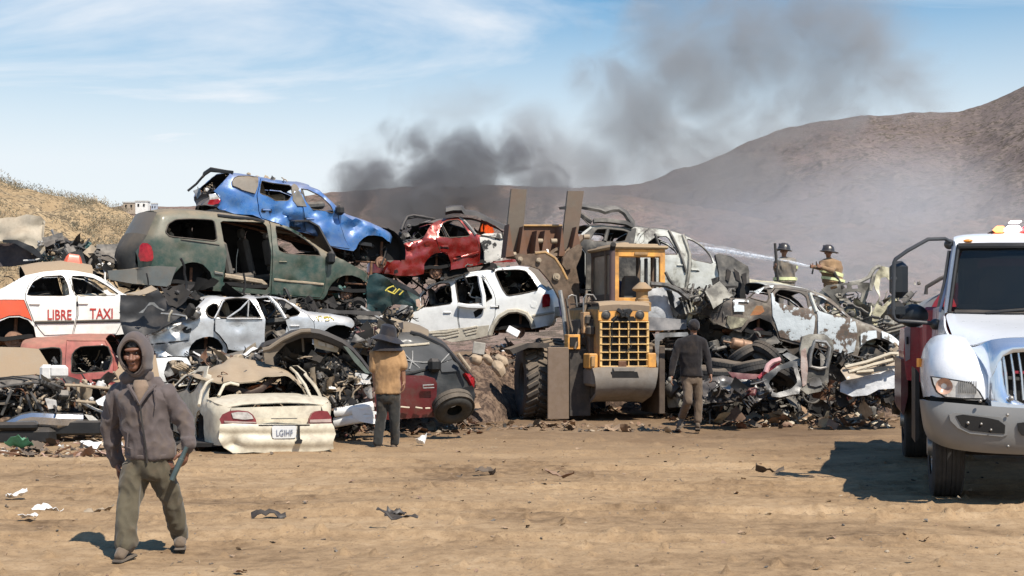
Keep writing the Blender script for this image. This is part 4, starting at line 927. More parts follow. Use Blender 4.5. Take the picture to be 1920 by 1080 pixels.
v.body([dict(poly='G -196 655 163 655 190 720 220 800 190 785 130 765 60 768 -5 793 -38 850 -40 895 -192 850', mat=TAXO, name='quarter_panel'),
        dict(poly='G 167 652 172 610 200 545 260 497 340 480 455 476 480 560 517 640 520 760 490 890 300 898 265 860 224 800 192 715', win='G 178 632 192 590 228 532 300 497 435 489 462 560 472 632', name='rear_door', handle='G 232 684', mould=['G 235 808 500 805']),
        dict(poly='G 462 476 560 480 640 492 730 545 835 615 850 640 852 740 810 840 785 888 495 889 524 760 521 640 484 560', win='G 485 492 560 493 640 508 720 555 815 628 500 633', name='front_door', handle='G 560 680', mould=['G 515 803 830 795'])], [])
v.tops(); v.arch(28, 632, 37, (26, 637), .15); v.floor((-40, 640), (240, 628))
dr = [o for o in COL.objects if o.parent == v.root and o.name.startswith('rear_door')][0]; df = [o for o in COL.objects if o.parent == v.root and o.name.startswith('front_door')][0]
LET = flat('red_lettering', (.42, .03, .02), .6, 0, .3, .15, 30)
lettering(v, 'LIBRE', dr, LET, 89, 599.5, 19, 45); lettering(v, 'TAXI', df, LET, 168, 597.5, 19.5, 43)
v.seat(70, 556, 30, BLACK, .4); v.seat(158, 560, 34, CREAM, .3, w=.6)
v.junk('interior_scrap', 'G 100 560 300 500 640 520 800 620 200 640', 22, .3, 1.5, 22, (.1, .25), mats=[DARK, GREYM, DARK, CREAM, DARK, WHITEP, DARK, BLACK, BLACK])
m_ = MB(); p_ = v.fr.p3(137, 497, .75); m_.box(p_ + Vector((0, 0, .07)), (.34, .22, .24), bev=.05, taper=.72, rot=Matrix.Rotation(.12, 4, 'Y')); o = v.mk(m_, 'roof_sign', TAXO)
m_ = MB(); m_.box(p_ + Vector((0.0, 0, -.06)), (.4, .26, .05), bev=.01); v.mk(m_, 'sign_bracket', BLACK, o)

# ------------------------------------------------------------------ pink faded car below the taxi
PINK = paint('faded_pink_paint', (.45, .10, .085), .5, 0, .32, .35, .1, 23, (.25, .02, .03), scratch=.3)
v = Car('wrecked_car', 'faded pink-red car with empty windows, flattened under the taxi', 'wrecked car', 36, 22.3, 8, 1.7,
  'H 140 300 130 110 200 95 380 82 500 66 640 62 800 66 830 110 900 230 900 420 700 430 470 460 200 460', [('roof', 'H 130 110 200 95 380 82 500 66 640 62 800 66', dict(bulge=.08)), ('pillar', 'H 800 66 830 110 900 230', dict(open=1))],
  'H 130 320 900 340', PINK, dent=.02, seed=24, tumble=.3)
v.body([dict(poly='H 500 75 520 80 800 80 870 220 880 400 720 415 530 415 500 330', win='H 550 190 575 150 620 122 820 112 865 220 840 320 600 335 550 330', name='front_door')], ['H 235 180 290 148 400 134 455 140 468 180 472 330 350 350 240 240'])
v.tops(); v.floor((60, 722), (205, 716))
v.junk('interior_scrap', 'H 240 260 470 180 870 220 860 340 560 340 300 340', 60, .1, 1.4, 25, (.06, .2), mats=[BLACK, GREYM, TANC, TANC, BLACK, WHITEP, DARK, CREAM, GREYM])

# ------------------------------------------------------------------ cars seen from the front at the lower left
TANP = paint('tan_dust_panel', (.30, .27, .22), .6, 0, .95, .2, 0, 26, scratch=.05)
fr = Frame(0, 20.2, 6); t = thing('wrecked_van', 'dust-covered van front with bare engine bay and chrome bumper, lower left corner', 'wrecked van', tuple(fr.M @ Vector((0, 0, .1))), fr.psi)
fsheet('windscreen', fr, 'H -260 130 60 138 190 150 290 270 372 372 200 352 0 368 -260 390', TANP, t, .7, .8, 0, .008)
fsheet('cowl', fr, 'H -260 392 0 370 200 354 375 374 440 410 200 410 0 440 -260 440', GREYM, t, .3, .8, 0, .01)
ftube('wiper', fr, [(0 - 20, 712, .3), (25, 706, .3), (60, 710, .28), (95, 716, .25)], .012, BLACK, t)
for a in ([(-60, 726, .1), (0, 726, .05), (65, 717, .05), (100, 720, .0), (118, 728, .1)], [(3, 778, 0), (22, 732, 0)], [(80, 770, 0), (57, 735, 0)], [(-60, 733, .4), (60, 730, .4), (118, 735, .4)], [(35, 772, .1), (40, 745, .12), (50, 740, .1), (60, 770, .1)]):
    ftube('radiator_support', fr, a, .022, GREYM, t)
fjunk('engine_bay', fr, 'H -200 440 200 420 440 430 520 640 0 650 -200 700', 230, .05, .9, 31, (.07, .26), t, [BLACK, GREYM, RUST, TANC, GREYM, STEEL, DARK, BLACK, TANC])
m_ = MB(); g = []
for u, q in ((-60, 812), (0, 797), (20, 787), (40, 778), (60, 774), (85, 775), (110, 777), (152, 779)):
    g.append([fr.p3(u, q - 2, .05), fr.p3(u, q + 1, -.08), fr.p3(u, q + 8, -.12), fr.p3(u, q + 20, -.10), fr.p3(u, q + 30, .0)])
g[-1] = [p + Vector((0, .15, 0)) for p in g[-1]]
m_.sheet(g); m_.v = [tuple(fr.M @ Vector(p)) for p in m_.v]; m_.build('bumper', CHROME, t, thick=.02)
fsheet('bumper_end', fr, 'H 660 650 720 660 790 720 800 770 770 790 740 740 690 690', paint('white_bumper_end', (.7, .68, .62), .4, 0, .2), t, .0, 0, .3, .03)
m_ = MB(); p_ = fr.p3(45, 817, .1); m_.box(p_, (1.0, .5, .32), bev=.09); m_.box(p_ + Vector((-.05, -.2, .16)), (.6, .2, .12), bev=.04); m_.box(p_ + Vector((.8, 0, .12)), (.7, .3, .22), bev=.03); m_.v = [tuple(fr.M @ Vector(p)) for p in m_.v]; m_.build('bumper_core', BLACK, t)
fsheet('headlamp', fr, 'H 350 520 440 540 450 600 380 610', SMOKEL, t, -.02, 0, 0, .01)
m_ = MB(); p_ = fr.p3(110, 697, .3); m_.box(p_, (.28, .1, .2), bev=.05); m_.box(p_ + Vector((-.18, .03, -.02)), (.2, .14, .26), bev=.05); m_.v = [tuple(fr.M @ Vector(p)) for p in m_.v]; m_.build('door_mirror', WHITEP, t)
for k, x in enumerate((-.5, 1.3)):
    tyre('tmp', 'x', (0, 0, 0), .1, .03, Matrix.Identity(4)) if False else None
fr = Frame(112, 20.6, 3); t = thing('wrecked_car', 'crushed car front between the chrome-bumper van and the hooded man, tan windscreen', 'wrecked car', tuple(fr.M @ Vector((0, 0, .2))), fr.psi)
fsheet('windscreen', fr, 'H 765 400 800 330 900 215 1000 190 1100 200 1180 420 X 300 730 235 728 205 722', TANP, t, .8, .9, 0, .01)
fjunk('engine_bay', fr, 'H 440 420 830 400 1050 440 1080 720 700 740 560 700 530 620', 150, .05, 1.0, 32, (.07, .24), t, [BLACK, GREYM, RUST, TANC, GREYM, WHITEP, DARK, BLACK, TANC])
for a in ([(122, 722, 0), (150, 723, 0), (200, 728, 0), (260, 732, 0)], [(126, 765, 0), (128, 725, 0)], [(113, 770, .1), (112, 725, .1)], [(143, 752, 0), (200, 758, 0)], [(146, 725, .1), (150, 770, .1)]): ftube('radiator_support', fr, a, .024, TANC, t)
fsheet('fender', fr, 'H 750 545 820 505 900 510 1000 560 1000 640 860 600 770 575', WHT, t, -.05, .2, 0, .03)
# beige crumpled hood and black scrap behind the taxi
BEIGEP = paint('beige_paint', (.50, .43, .32), .5, 0, .35, .3, .1, 27, (.42, .36, .27))
fr = Frame(0, 25.5, 0); t = thing('wrecked_car', 'black burnt-out car with its crumpled beige hood raised, behind the taxi', 'wrecked car', tuple(fr.M @ Vector((0, 0, 2.2))), 0)
fsheet('hood', fr, 'G -250 240 -250 120 0 88 60 92 140 72 240 88 262 120 262 230 268 300 290 385 250 350 190 290 110 265 0 250', BEIGEP, t, .2, .15, 0, .11, 1.5)
fsheet('front_end', fr, 'G -250 250 0 255 110 268 190 300 215 360 200 400 0 420 -250 420', flat('dark_maroon_panel', (.03, .018, .018), .6, 0, .4, .25), t, .5, .2, 0, .1)
fsheet('hood_hinge', fr, 'G 0 245 100 250 180 285 250 330 285 380 250 375 170 320 90 275 0 265', BLACK, t, .1, .1, 0, .05)
fjunk('engine_bay', fr, 'G 150 330 280 240 300 400 200 410', 40, .2, 1.0, 33, (.07, .25), t)
fr = Frame(60, 25, 0)
fjunk('scrap_heap', fr, 'G 268 230 300 225 430 290 540 300 660 340 720 430 780 480 740 540 600 480 400 460 290 400', 170, .1, 2.0, 34, (.1, .34), None, [BLACK, GREYM, BLACK, TANC, STEEL, WHITEP, DARK, TEALP, GREYM], 'tangled black car parts and torn metal heaped behind the taxi roof')
# dark crumpled sheets between the taxi and the silver sedan
fr = Frame(240, 22.5, 0)
t = thing('crushed_car', 'flattened black car with torn grey roof, wedged between taxi and silver sedan', 'wrecked car', tuple(fr.M @ Vector((0, 0, 1.6))), 0)
fsheet('roof', fr, 'A 240 925 370 905 490 845 560 885 450 930 380 945', paint('grey_torn', (.32, .29, .24), .6, 0, .5), t, -.3, .6, 0, .05)
fsheet('side_panel', fr, 'A 560 885 480 850 590 920 700 1040 770 1110 800 1140 720 1120 640 1040', GREYM, t, -.25, .2, 0, .04)
fsheet('door', fr, 'A 130 930 380 940 500 860 640 1050 780 1140 700 1190 X 300 620 240 640 225 600', SOOTP, t, 0, .1, 0, .10)
fsheet('torn_edge', fr, 'I 90 280 160 230 210 160 260 160 320 220 390 250 370 262 300 225 240 185 190 200 140 280', STEEL, t, -.2, 0, 0, .04)
fjunk('interior_scrap', fr, 'A 130 820 480 850 700 850 900 1000 860 1150 X 330 610 230 600', 70, .1, 1.8, 35, (.1, .35), t, [BLACK, DARK, RUST, DARK, GREYM, STEEL, DARK, BLACK, GREYM])
ftube('bent_pipe', fr, [(302, 588, -.2), (330, 590, -.2), (348, 593, -.1)], .02, STEEL, t); ftube('bent_pipe', fr, [(316, 602, -.2), (318, 590, -.25), (323, 582, -.25)], .018, CREAM, t)
# white crushed car under the silver sedan
fr = Frame(300, 22, 12); t = thing('crushed_car', 'crushed white car showing one empty window under the silver sedan', 'wrecked car', tuple(fr.M @ Vector((0, 0, .1))), fr.psi)
fsheet('side_panel', fr, 'I -100 800 300 785 480 780 600 790 640 850 690 1000 720 1080 X 372 790 250 790', WHT, t, 0, 0, 0, .03, holes=['I 380 830 440 812 560 820 610 970 560 1080 380 1080 340 960'], inner=DARK)
fjunk('interior_scrap', fr, 'I 340 820 600 820 700 1100 X 380 800 300 800', 90, .1, 1.5, 36, (.06, .24), t, [BLACK, GREYM, RUST, TANC, GREYM, WHITEP, DARK, BLACK, GREYM])
fjunk('scrap_heap', Frame(380, 21, 0), 'I 620 780 1000 800 1500 700 1500 850 1000 900 800 1000 X 380 800 310 800 300 760', 230, -.3, 1.6, 37, (.07, .3), None, [BLACK, GREYM, RUST, TANC, BLACK, WHITEP, DARK, DARK, GREYM], 'dense tangle of black suspension parts, hoses and panels below the silver sedan')

# ------------------------------------------------------------------ cream sedan, rear to the camera
CREAMP = paint('cream_paint', (.66, .60, .46), .35, 0, .20, .3, .3, 28, (.56, .50, .38), scratch=.2)
v = Car('wrecked_sedan', 'cream sedan with crushed roof and licence plate, its rear facing the viewer on the dirt', 'wrecked car', 398, 17.9, -66, 1.68,
  '#0 .12 0 .62 -.10 .66 -.35 .70 -.62 .71 -.95 1.02 -1.25 1.14 -1.9 1.12 -2.5 1.0 -2.9 .80 -3.5 .72 -4.1 .60 -4.15 .2 -3.7 .16 -3.65 .35 -3.4 .5 -3.1 .35 -3.05 .14 -1.25 .12 -1.22 .35 -1.08 .5 -.88 .55 -.66 .48 -.56 .32 -.54 .12',
  [('trunk_lid', '#-.62 .71 -.35 .70 -.10 .66 0 .62', dict(bulge=.045, wide=.03)), ('rear_window', '#-.95 1.02 -.62 .71', dict(open=1)),
   ('windscreen', '#-2.5 1.0 -1.9 1.12', dict(open=1)), ('hood', '#-4.1 .60 -3.5 .72 -2.9 .80', dict(bulge=.05)), ('rear_panel', '#0 .62 .02 .40', dict(bulge=.12)), ('lower_rear', '#.02 .44 .03 .12', dict(bulge=.12))],
  '#-4.2 .74 -.9 .78 0 .76', CREAMP, dent=.02, seed=29, tumble=.55, enda=.16, endr=.45, should=.08)
v.body([], ['#-1.2 .82 -1.15 .98 -1.35 1.06 -1.8 1.04 -1.85 .8 -1.5 .76', '#-1.95 .8 -1.95 1.03 -2.4 .95 -2.75 .78 -2.4 .74'])
v.tops(); v.floor((398, 855), (365, 850)) if False else None
rf = Frame(398, 17.9, 24); W_ = 1.68
def rp(u, q, off=0.0):
    """point on the bulging rear face, off metres proud of it"""
    x, z = rf.px(u, q, -.12); t_ = 2 * x / W_ - 1; return rf.M @ Vector((x, -.05 - .12 * (1 - min(1, t_ * t_)) - off, z))
def rpanel(name, pix, mat, off, thick, parent=v.root, dent=.0, step=.05, out=None):
    P = c(pix); V2, T = cdt(dens(P, 4), [], 5.0); m = MB(); vs = []
    for (a, b) in V2:
        p = rp(a, b, off)
        if out: p += out(a, b)
        p += Vector((0, -1, 0)) * dent * crease(p, 3.0, 7); vs.append(p)
    m.add(vs, [t for t in T]); return m.build(name, mat, parent, thick=thick, split=50)
def bmp(a, b):
    d = math.hypot((a - 436) / 14, (b - 829) / 10); return Vector((0, .09 * math.exp(-d * d), -.0)) + Vector((0, -.035 * math.exp(-((b - 802) / 7) ** 2), 0)) + Vector((0, -.05 * math.exp(-((b - 826) / 9) ** 2), 0))
rpanel('rear_bumper', 'K 310 672 420 662 640 668 740 668 980 668 1180 664 1330 662 1355 690 1368 760 1345 830 1345 885 1250 905 980 918 700 922 600 915 520 925 420 932 340 880 300 800', CREAMP, .05, .05, out=bmp, dent=.006)
LAMPD = flat('dusty_red_lamp', (.19, .035, .04), .3, 0, .25, .3, 9, bst=.1)
o = rpanel('tail_lamp', 'K 305 620 330 575 400 540 470 535 560 545 600 575 625 620 632 662 420 668 325 668', LAMPD, .03, .05)
rpanel('lamp_lens', 'K 405 560 460 548 550 552 585 580 600 610 520 620 420 608', SMOKEL, .065, .012, o); rpanel('lamp_strip', 'K 340 632 620 640 625 652 345 648', flat('pale_lamp', (.42, .32, .28), .4), .065, .012, o)
o = rpanel('tail_lamp', 'K 1115 615 1140 565 1170 545 1230 538 1290 545 1325 600 1330 662 1112 662', LAMPD, .03, .05); rpanel('lamp_strip', 'K 1120 620 1322 615 1326 645 1118 645', flat('pale_lamp', (.42, .32, .28), .4), .065, .012, o)
rpanel('trunk_edge', 'K 625 600 1110 598 1112 606 628 610', CREAMP, .04, .02); rpanel('bumper_gap', 'K 640 664 1110 661 1110 672 640 674', DARK, .10, .01)
rpanel('garnish', 'K 760 606 1000 604 1000 612 760 614', GREYM, .055, .008)
pl = rpanel('licence_plate', 'K 755 680 770 672 970 672 985 690 975 775 955 785 775 788 760 780', flat('plate_white', (.62, .62, .60), .5, 0, .08, .2, 6), .125, .008)
cu = bpy.data.curves.new('t', 'FONT'); cu.body = 'LGIHF'; cu.size = 1; cu.resolution_u = 3; cu.offset = .0; o_ = bpy.data.objects.new('t', cu); COL.objects.link(o_); me_ = bpy.data.meshes.new_from_object(o_.evaluated_get(bpy.context.evaluated_depsgraph_get()))
vv = [q.co.copy() for q in me_.vertices]; ff = [tuple(p.vertices) for p in me_.polygons]; bpy.data.objects.remove(o_); x1 = max(q.x for q in vv); y1 = max(q.y for q in vv)
m_ = MB(); m_.add([rp(350 + (790 + q.x / x1 * 155) / 4.91, 660 + (762 - q.y / y1 * 56) / 4.91, .14) for q in vv], ff); m_.build('plate_lettering', flat('plate_blue', (.16, .18, .24), .6), pl, smooth=False, thick=.003)
rpanel('torn_strip', 'K 985 672 1005 672 1008 790 1030 800 1020 835 965 835 960 820 990 790', BLACK, .15, .02)
# crumpled roof skin lying over the cabin
rg = Frame(398, 17.9, 24); roofk = []
prof = [('K 60 230 200 270 300 290 380 275 500 285 640 270 720 220 830 215 900 215 950 225 1010 270 1060 330 1110 420', .72, 0), ('K 40 215 190 250 280 250 350 200 500 215 580 150 680 200 800 205 900 195 960 215 1010 250 1050 300 1080 380', 1.0, 0), ('K 20 210 160 225 260 150 370 120 420 130 560 130 640 160 760 150 850 165 920 185 980 220 1030 270 1050 330', 1.35, 0),
        ('K 0 205 130 200 240 130 330 110 400 28 500 50 600 75 700 90 800 125 880 140 950 185 1000 230 1030 290', 1.8, 0), ('K 0 215 130 210 240 145 330 120 400 60 500 65 600 80 700 95 800 130 880 150 950 195 1000 240 1030 300', 2.4, 0)]
for s_, y_, _ in prof: roofk.append([rg.M @ rg.p3(a, b, y_) + Vector((0, .03 * crease((a * .03, b * .03, y_), 2, 3), .02 * nz((a * .05, b * .05, y_), 2))) for a, b in dens(c(s_), 9, False)][:44])
L_ = min(len(q) for q in roofk)
def resamp(l, n): return [l[0].lerp(l[0], 0) if i == 0 else l[-1] if i == n - 1 else l[int(i * (len(l) - 1) / (n - 1))].lerp(l[min(len(l) - 1, int(i * (len(l) - 1) / (n - 1)) + 1)], (i * (len(l) - 1) / (n - 1)) % 1) for i in range(n)]
m_ = MB(); m_.sheet([resamp(q, 34) for q in roofk]); m_.build('crushed_roof', paint('tan_roof', (.46, .38, .27), .5, 0, .45, .2, .05, 30), v.root, thick=.02, inner=DARK, split=60, sub=1)
for a in ([(410,742,.5),(420,722,.6),(432,718,.7),(448,722,.7)], [(373,760,-.0),(378,735,.3),(388,718,.6),(398,712,.8)], [(556,700,.7),(572,722,.5),(582,744,.3),(590,752,.1)], [(545,690,1.5),(556,700,1.2),(564,722,.9)]): ftube('bent_pillar', rg, a, .022, CREAMP, v.root)
for a in ([(412,722,.9),(440,730,.9),(470,738,.8),(490,730,.8),(510,710,.9),(530,702,1.1)],): ftube('roof_beam', rg, a, .045, flat('dark_brown', (.05, .03, .022), .7), v.root, flat_=.5)
ftube('cross_bar', rg, [(450,718,.9),(494,711,.9)], .02, STEEL, v.root)
fsheet('orange_panel', rg, 'K 640 420 680 385 760 340 880 312 930 330 960 345 860 380 760 420', flat('orange_rust', (.50, .15, .05), .7, 0, .25, .15), v.root, 1.0, .2, 0, .02)
v.junk('interior_scrap', '#-.65 .5 -.7 .86 -1.2 1.0 -2.2 .95 -2.4 .5', 90, .15, 1.5, 38, (.06, .24), mats=[DARK, GREYM, RUST, TANC, BLACK, GREYM, DARK, BLACK, GREYM])
m_ = MB(); m_.box(rf.M @ Vector((.8, 1.6, .12)), (1.3, 3.2, .05)); m_.build('floor_pan', DARK, v.root)
rx = Frame(398, 17.9, -66); m_ = MB(); p_ = rx.M @ Vector((-.88, .05, .28)); m_.lathe([(.3, 0), (.3, .16), (.22, .2), (.001, .2)], Matrix.Translation(p_) @ Matrix.Rotation(radians(24), 4, 'Z') @ Matrix.Rotation(radians(90), 4, 'Y'), 0, 24); m_.build('wheel', RUB, v.root)
# ------------------------------------------------------------------ dark wreck with its front torn open, centre left
fr = Frame(600, 19.8, 14); t = thing('crushed_car', 'black-roofed wreck with torn-open front and dense wiring, right of the cream sedan', 'wrecked car', tuple(fr.M @ Vector((0, 0, .1))), fr.psi)
CHAR = paint('charcoal_dusty', (.035, .031, .028), .6, 0, .03, .2, .0, 40)
m_ = MB(); g = []
for (u, q) in c('L 60 260 90 215 200 180 320 130 400 100 480 97 560 108 650 140 760 190 850 260 930 350 1000 450 1060 540'):
    e = fr.p3(u, q, .0); g.append([e + Vector((0, .02, -.09)), e + Vector((0, -.02, -.02)), e + Vector((0, .03, .03)), e + Vector((0, .25, .02)), e + Vector((0, .8, .0)), e + Vector((0, 1.5, -.08))])
for row in g:
    for i, p in enumerate(row): row[i] = p + Vector((0, .05 * crease(p, 1.5, 3), .04 * crease(p, 1.7, 9) * (i > 2)))
m_.sheet(g); m_.v = [tuple(fr.M @ Vector(p)) for p in m_.v]; m_.build('roof', CHAR, t, thick=.03)
TANEDGE = paint('tan_edge', (.15, .12, .085), .7, 0, .2)
ftube('roof_edge', fr, [(u, q, -.03) for u, q in c('L 60 265 120 250 230 175 330 128 400 100 480 97')], .035, TANEDGE, t)
fsheet('side_pillar', fr, 'L 60 260 130 250 200 190 330 140 180 290 150 330 160 400 120 390 80 380', TANEDGE, t, -.02, 0, 0, .05, 3)
fsheet('headliner', fr, 'L 150 330 210 250 380 125 520 130 530 270 480 320 150 330', flat('brown_liner', (.035, .03, .024), .9, 0, .3, .2), t, .5, -.3, 0, .03)
fsheet('sun_visor', fr, 'L 525 165 560 175 720 235 745 250 735 290 600 262 530 245', CREAM, t, .25, .1, 0, .01); fsheet('visor_glow', fr, 'L 560 185 622 203 626 235 565 222', WHITEP, t, .22, .1, 0, 0); fsheet('visor_glow', fr, 'L 635 205 700 228 700 252 635 240', WHITEP, t, .22, .1, 0, 0)  # visor carries two small white plates
ftube('grab_strap', fr, [(566, 626, .3), (568, 645, .3), (569, 660, .3)], .018, TANEDGE, t)
fsheet('dash_panel', fr, 'L 420 545 580 420 650 410 720 510 640 590 480 545', GREYM, t, .35, .6, 0, .03); fsheet('seat_back', fr, 'L 510 400 560 300 640 310 690 400 600 420', flat('grey_seat', (.09, .09, .085), .9), t, .6, 0, 0, .04)
fsheet('fender_sheet', fr, 'L 740 330 820 300 880 400 860 470 780 450', CHAR, t, .25, .3, 0, .06)
fsheet('a_pillar', fr, 'L 760 230 800 240 900 350 1000 470 960 470 860 370', flat('pillar_green_grey', (.10, .12, .10), .6), t, -.08, 0, 0, .02)
fjunk('engine_bay', fr, 'L 180 330 500 330 760 330 1000 470 1080 700 800 750 560 700 420 540', 330, .05, 1.0, 41, (.06, .24), t, [BLACK, GREYM, DARK, TANC, GREYM, STEEL, DARK, BLACK, GREYM])
fjunk('torn_wiring', fr, 'L 380 480 640 540 1000 470 1050 640 860 760 640 740 560 700', 150, -.15, .2, 42, (.06, .22), t, [BLACK, BLACK, DARK, TANC, GREYM, WHITEP, DARK, BLACK, GREYM])
fsheet('radiator', fr, 'L 850 600 900 560 1040 560 1060 760 880 740', flat('muddy_pink', (.24, .16, .145), .9, 0, .4, .4), t, -.05, 0, 0, .12, 4)
m_ = MB()
for (pts_, r_) in (([(628, 773, -.1), (655, 770, -.2), (700, 761, -.2)], .07), ([(628, 792, -.05), (660, 786, -.2), (702, 780, -.2)], .075)): m_.tube([fr.p3(*p) for p in pts_], r_, n=10, flat=.7)
m_.v = [tuple(fr.M @ Vector(p)) for p in m_.v]; m_.build('bumper', WHT, t)
fsheet('bumper_cover', fr, 'L 820 760 860 755 1050 800 1080 900 1000 905 900 890 830 850', WHT, t, -.25, .1, 0, .03, holes=['L 920 815 1040 820 1060 865 930 868'], inner=DARK)
fsheet('reflector', fr, 'L 925 525 985 525 995 558 930 562', WHITEP, t, -.2, 0, 0, .0)
fjunk('lower_scrap', fr, 'L 640 870 1080 900 1050 1010 760 1040 640 960', 90, .1, .8, 43, (.06, .2), t, [DARK, BLACK, RUST, DARK, GREYM, TANC, DARK, BLACK, MAROON])
# scrap between the silver sedan nose and the white suv
fjunk('scrap_heap', Frame(680, 21.5, 0), 'J 1040 500 1330 420 1500 380 1500 560 1320 700 1200 640 1060 560', 150, -.2, 1.6, 44, (.07, .26), None, [BLACK, GREYM, MAROON, TANC, MAROON, WHITEP, DARK, BLACK, GREYM], 'tangle of maroon and black torn parts behind the man in the tan shirt')
fr = Frame(690, 24.2, 6); t = thing('crushed_car', 'dark teal crushed car nose with yellow scrawl, right of the green minivan', 'wrecked car', tuple(fr.M @ Vector((0, 0, 1.4))), fr.psi)
TEALC = paint('teal_paint', (.018, .06, .065), .35, .1, .2, .35, .25, 45, (.03, .08, .08), scratch=.3)
fsheet('fender', fr, 'F -60 560 -70 300 -40 190 30 165 90 190 200 270 340 330 450 400 475 470 440 540 420 560 390 510 330 490 220 475 140 500 90 560 60 590', TEALC, t, 0, -.3, 0, .08, 2.2)
fsheet('hood_edge', fr, 'F 120 210 240 250 420 350 470 400 460 415 330 345 180 270', BLACK, t, -.1, 0, 0, .03)
ftube('yellow_scrawl', fr, [(u, q, -.14) for u, q in c('F 120 350 150 320 200 300 230 330 190 370 140 350 210 380 260 330 300 350 260 390')], .014, YSCRAWL, t)
fsheet('headlamp_back', fr, 'F 420 440 455 430 472 470 462 520 430 505', flat('peach_plastic', (.45, .3, .22), .7), t, -.12, 0, 0, .02)
fjunk('nose_parts', fr, 'F -120 500 80 600 100 480 400 480 470 560 420 640 100 680 -100 700', 90, .1, 1.2, 46, (.06, .24), t, [BLACK, DARK, DARK, TANC, STEEL, WHITEP, DARK, BLACK, GREYM])
ftube('steel_bar', fr, [(u, q, -.35) for u, q in ((676, 575), (700, 590), (724, 604), (745, 622))], .03, STEEL, t)
fsheet('loose_hood', fr, 'J 750 225 850 215 960 235 1200 240 1360 245 1380 280 1200 285 1000 270 860 262 760 255', CHAR, t, -.9, .3, 0, .05); fsheet('inner_fender', fr, 'J 1120 300 1160 280 1320 300 1330 350 1180 365', GREYM, t, -.8, .3, 0, .05)

# ------------------------------------------------------------------ dark hatchback
DKP = paint('dark_grey_paint', (.016, .020, .022), .55, 0, .05, .12, .05, 47, (.028, .032, .033), scratch=.06)
v = Car('crushed_hatchback', 'black hatchback tilted nose-down with scratched dark windows, right of the man in the tan shirt', 'wrecked car', 690, 21.6, 14, 1.6,
  'M -240 960 -230 300 -150 200 20 145 110 127 200 125 300 150 380 190 450 225 520 262 600 350 690 480 780 570 835 620 825 700 800 800 760 880 640 950 400 990',
  [('roof', 'M -150 200 20 145 110 127 200 125 300 150 380 190', dict(bulge=.16, mat=TANEDGE)), ('rear_window', 'M 380 190 450 225 520 262 600 350 690 480', dict(bulge=.1, mat=DKP)), ('hatch', 'M 690 480 780 570 835 620', dict(bulge=.1)), ('rear_bumper', 'M 835 620 825 700 800 800 760 880', dict(bulge=.12))],
  'M -240 560 320 560 700 500', DKP, dent=.03, seed=48, tumble=.5, enda=.3)
v.body([], []); v.tops()
v.panel('side_window', 'M -240 300 20 275 380 243 500 260 560 330 590 400 440 450 330 500 80 530 -240 560', (), .015, flat('dusty_black_glass', (.012, .016, .02), .65, 0, .35, .06, 4), amp=.02, thick=.01)
v.panel('quarter_light', 'M 450 450 595 410 650 480 640 520 480 530', (), .014, flat('dusty_black_glass', (.04, .05, .06)), amp=.02, thick=.01)
v.strip('roof_edge', 'M 200 125 300 150 380 190 450 225 520 262 600 350 690 480 780 570', .035, BLACK, off=.05); v.strip('window_line', 'M 30 268 380 240', .02, CREAM, off=.03)
for k, q in enumerate(('M 110 345 180 420 260 490', 'M 200 315 190 400 150 500', 'M 100 400 180 420 300 432 380 428', 'M 570 345 500 410 435 480')): v.strip('scratch_mark', q, .012, flat('chalk_grey', (.25, .25, .24), .8), off=.035)
v.strip('body_crease', 'M 60 560 340 500', .025, DKP, off=.02)
v.patch('tail_lamp', 'M 700 540 760 555 810 580 838 620 810 690 770 640 740 590', REDL, .04, .05); mirror_part(v, 814, 685, w=.2, h=.22)
m_ = MB(); p_ = [v.fr.p3(u, q, -.1) for u, q in c('M 640 340 700 420 760 500')]; m_.tube(p_, .03); v.mk(m_, 'torn_weatherstrip', TANC)
fr = Frame(700, 20.6, 10); DKRED = paint('dark_red_paint', (.13, .012, .018), .3, .1, .2, .3, .3, 49, (.09, .01, .015))
t = thing('car_door', 'dark red car door leaning on the black hatchback, behind the man in the tan shirt', 'car door', tuple(fr.M @ Vector((.4, 0, .1))), fr.psi)
fsheet('door_skin', fr, 'M -240 700 0 570 100 562 300 562 400 590 425 640 420 980 300 985 50 1005 -260 1010', DKRED, t, 0, -.12, 0, .03, thick=.05)
ftube('door_handle', fr, [(u, q, -.1) for u, q in c('M 285 662 395 655 400 685 290 690 285 665')], .012, STEEL, t)
for s_ in ('M 60 880 150 888', 'M 210 885 280 895', 'M 310 895 360 893'): ftube('scuff', fr, [(u, q, -.06) for u, q in c(s_)], .014, CREAM, t)
tyre('tyre', 'worn black tyre lying tilted at the foot of the black hatchback', at(850, 762, 20.7) + Vector((0, 0, .0)), .31, .11, Matrix.Rotation(radians(138), 4, 'X') @ Matrix.Rotation(radians(16), 4, 'Y'), mat=flat('dusty_rubber', (.04, .038, .033), .85, 0, .3, .35), rim=False)
fsheet('wheel_liner', Frame(880, 21.0, 0), 'M 640 700 720 680 790 670 820 760 800 850 750 880 700 760', BLACK, None, 0, 0, 0, .05); tag(bpy.data.objects['wheel_liner'], 'black wheel liner propped between the tyre and the red tail lamp', 'car part')

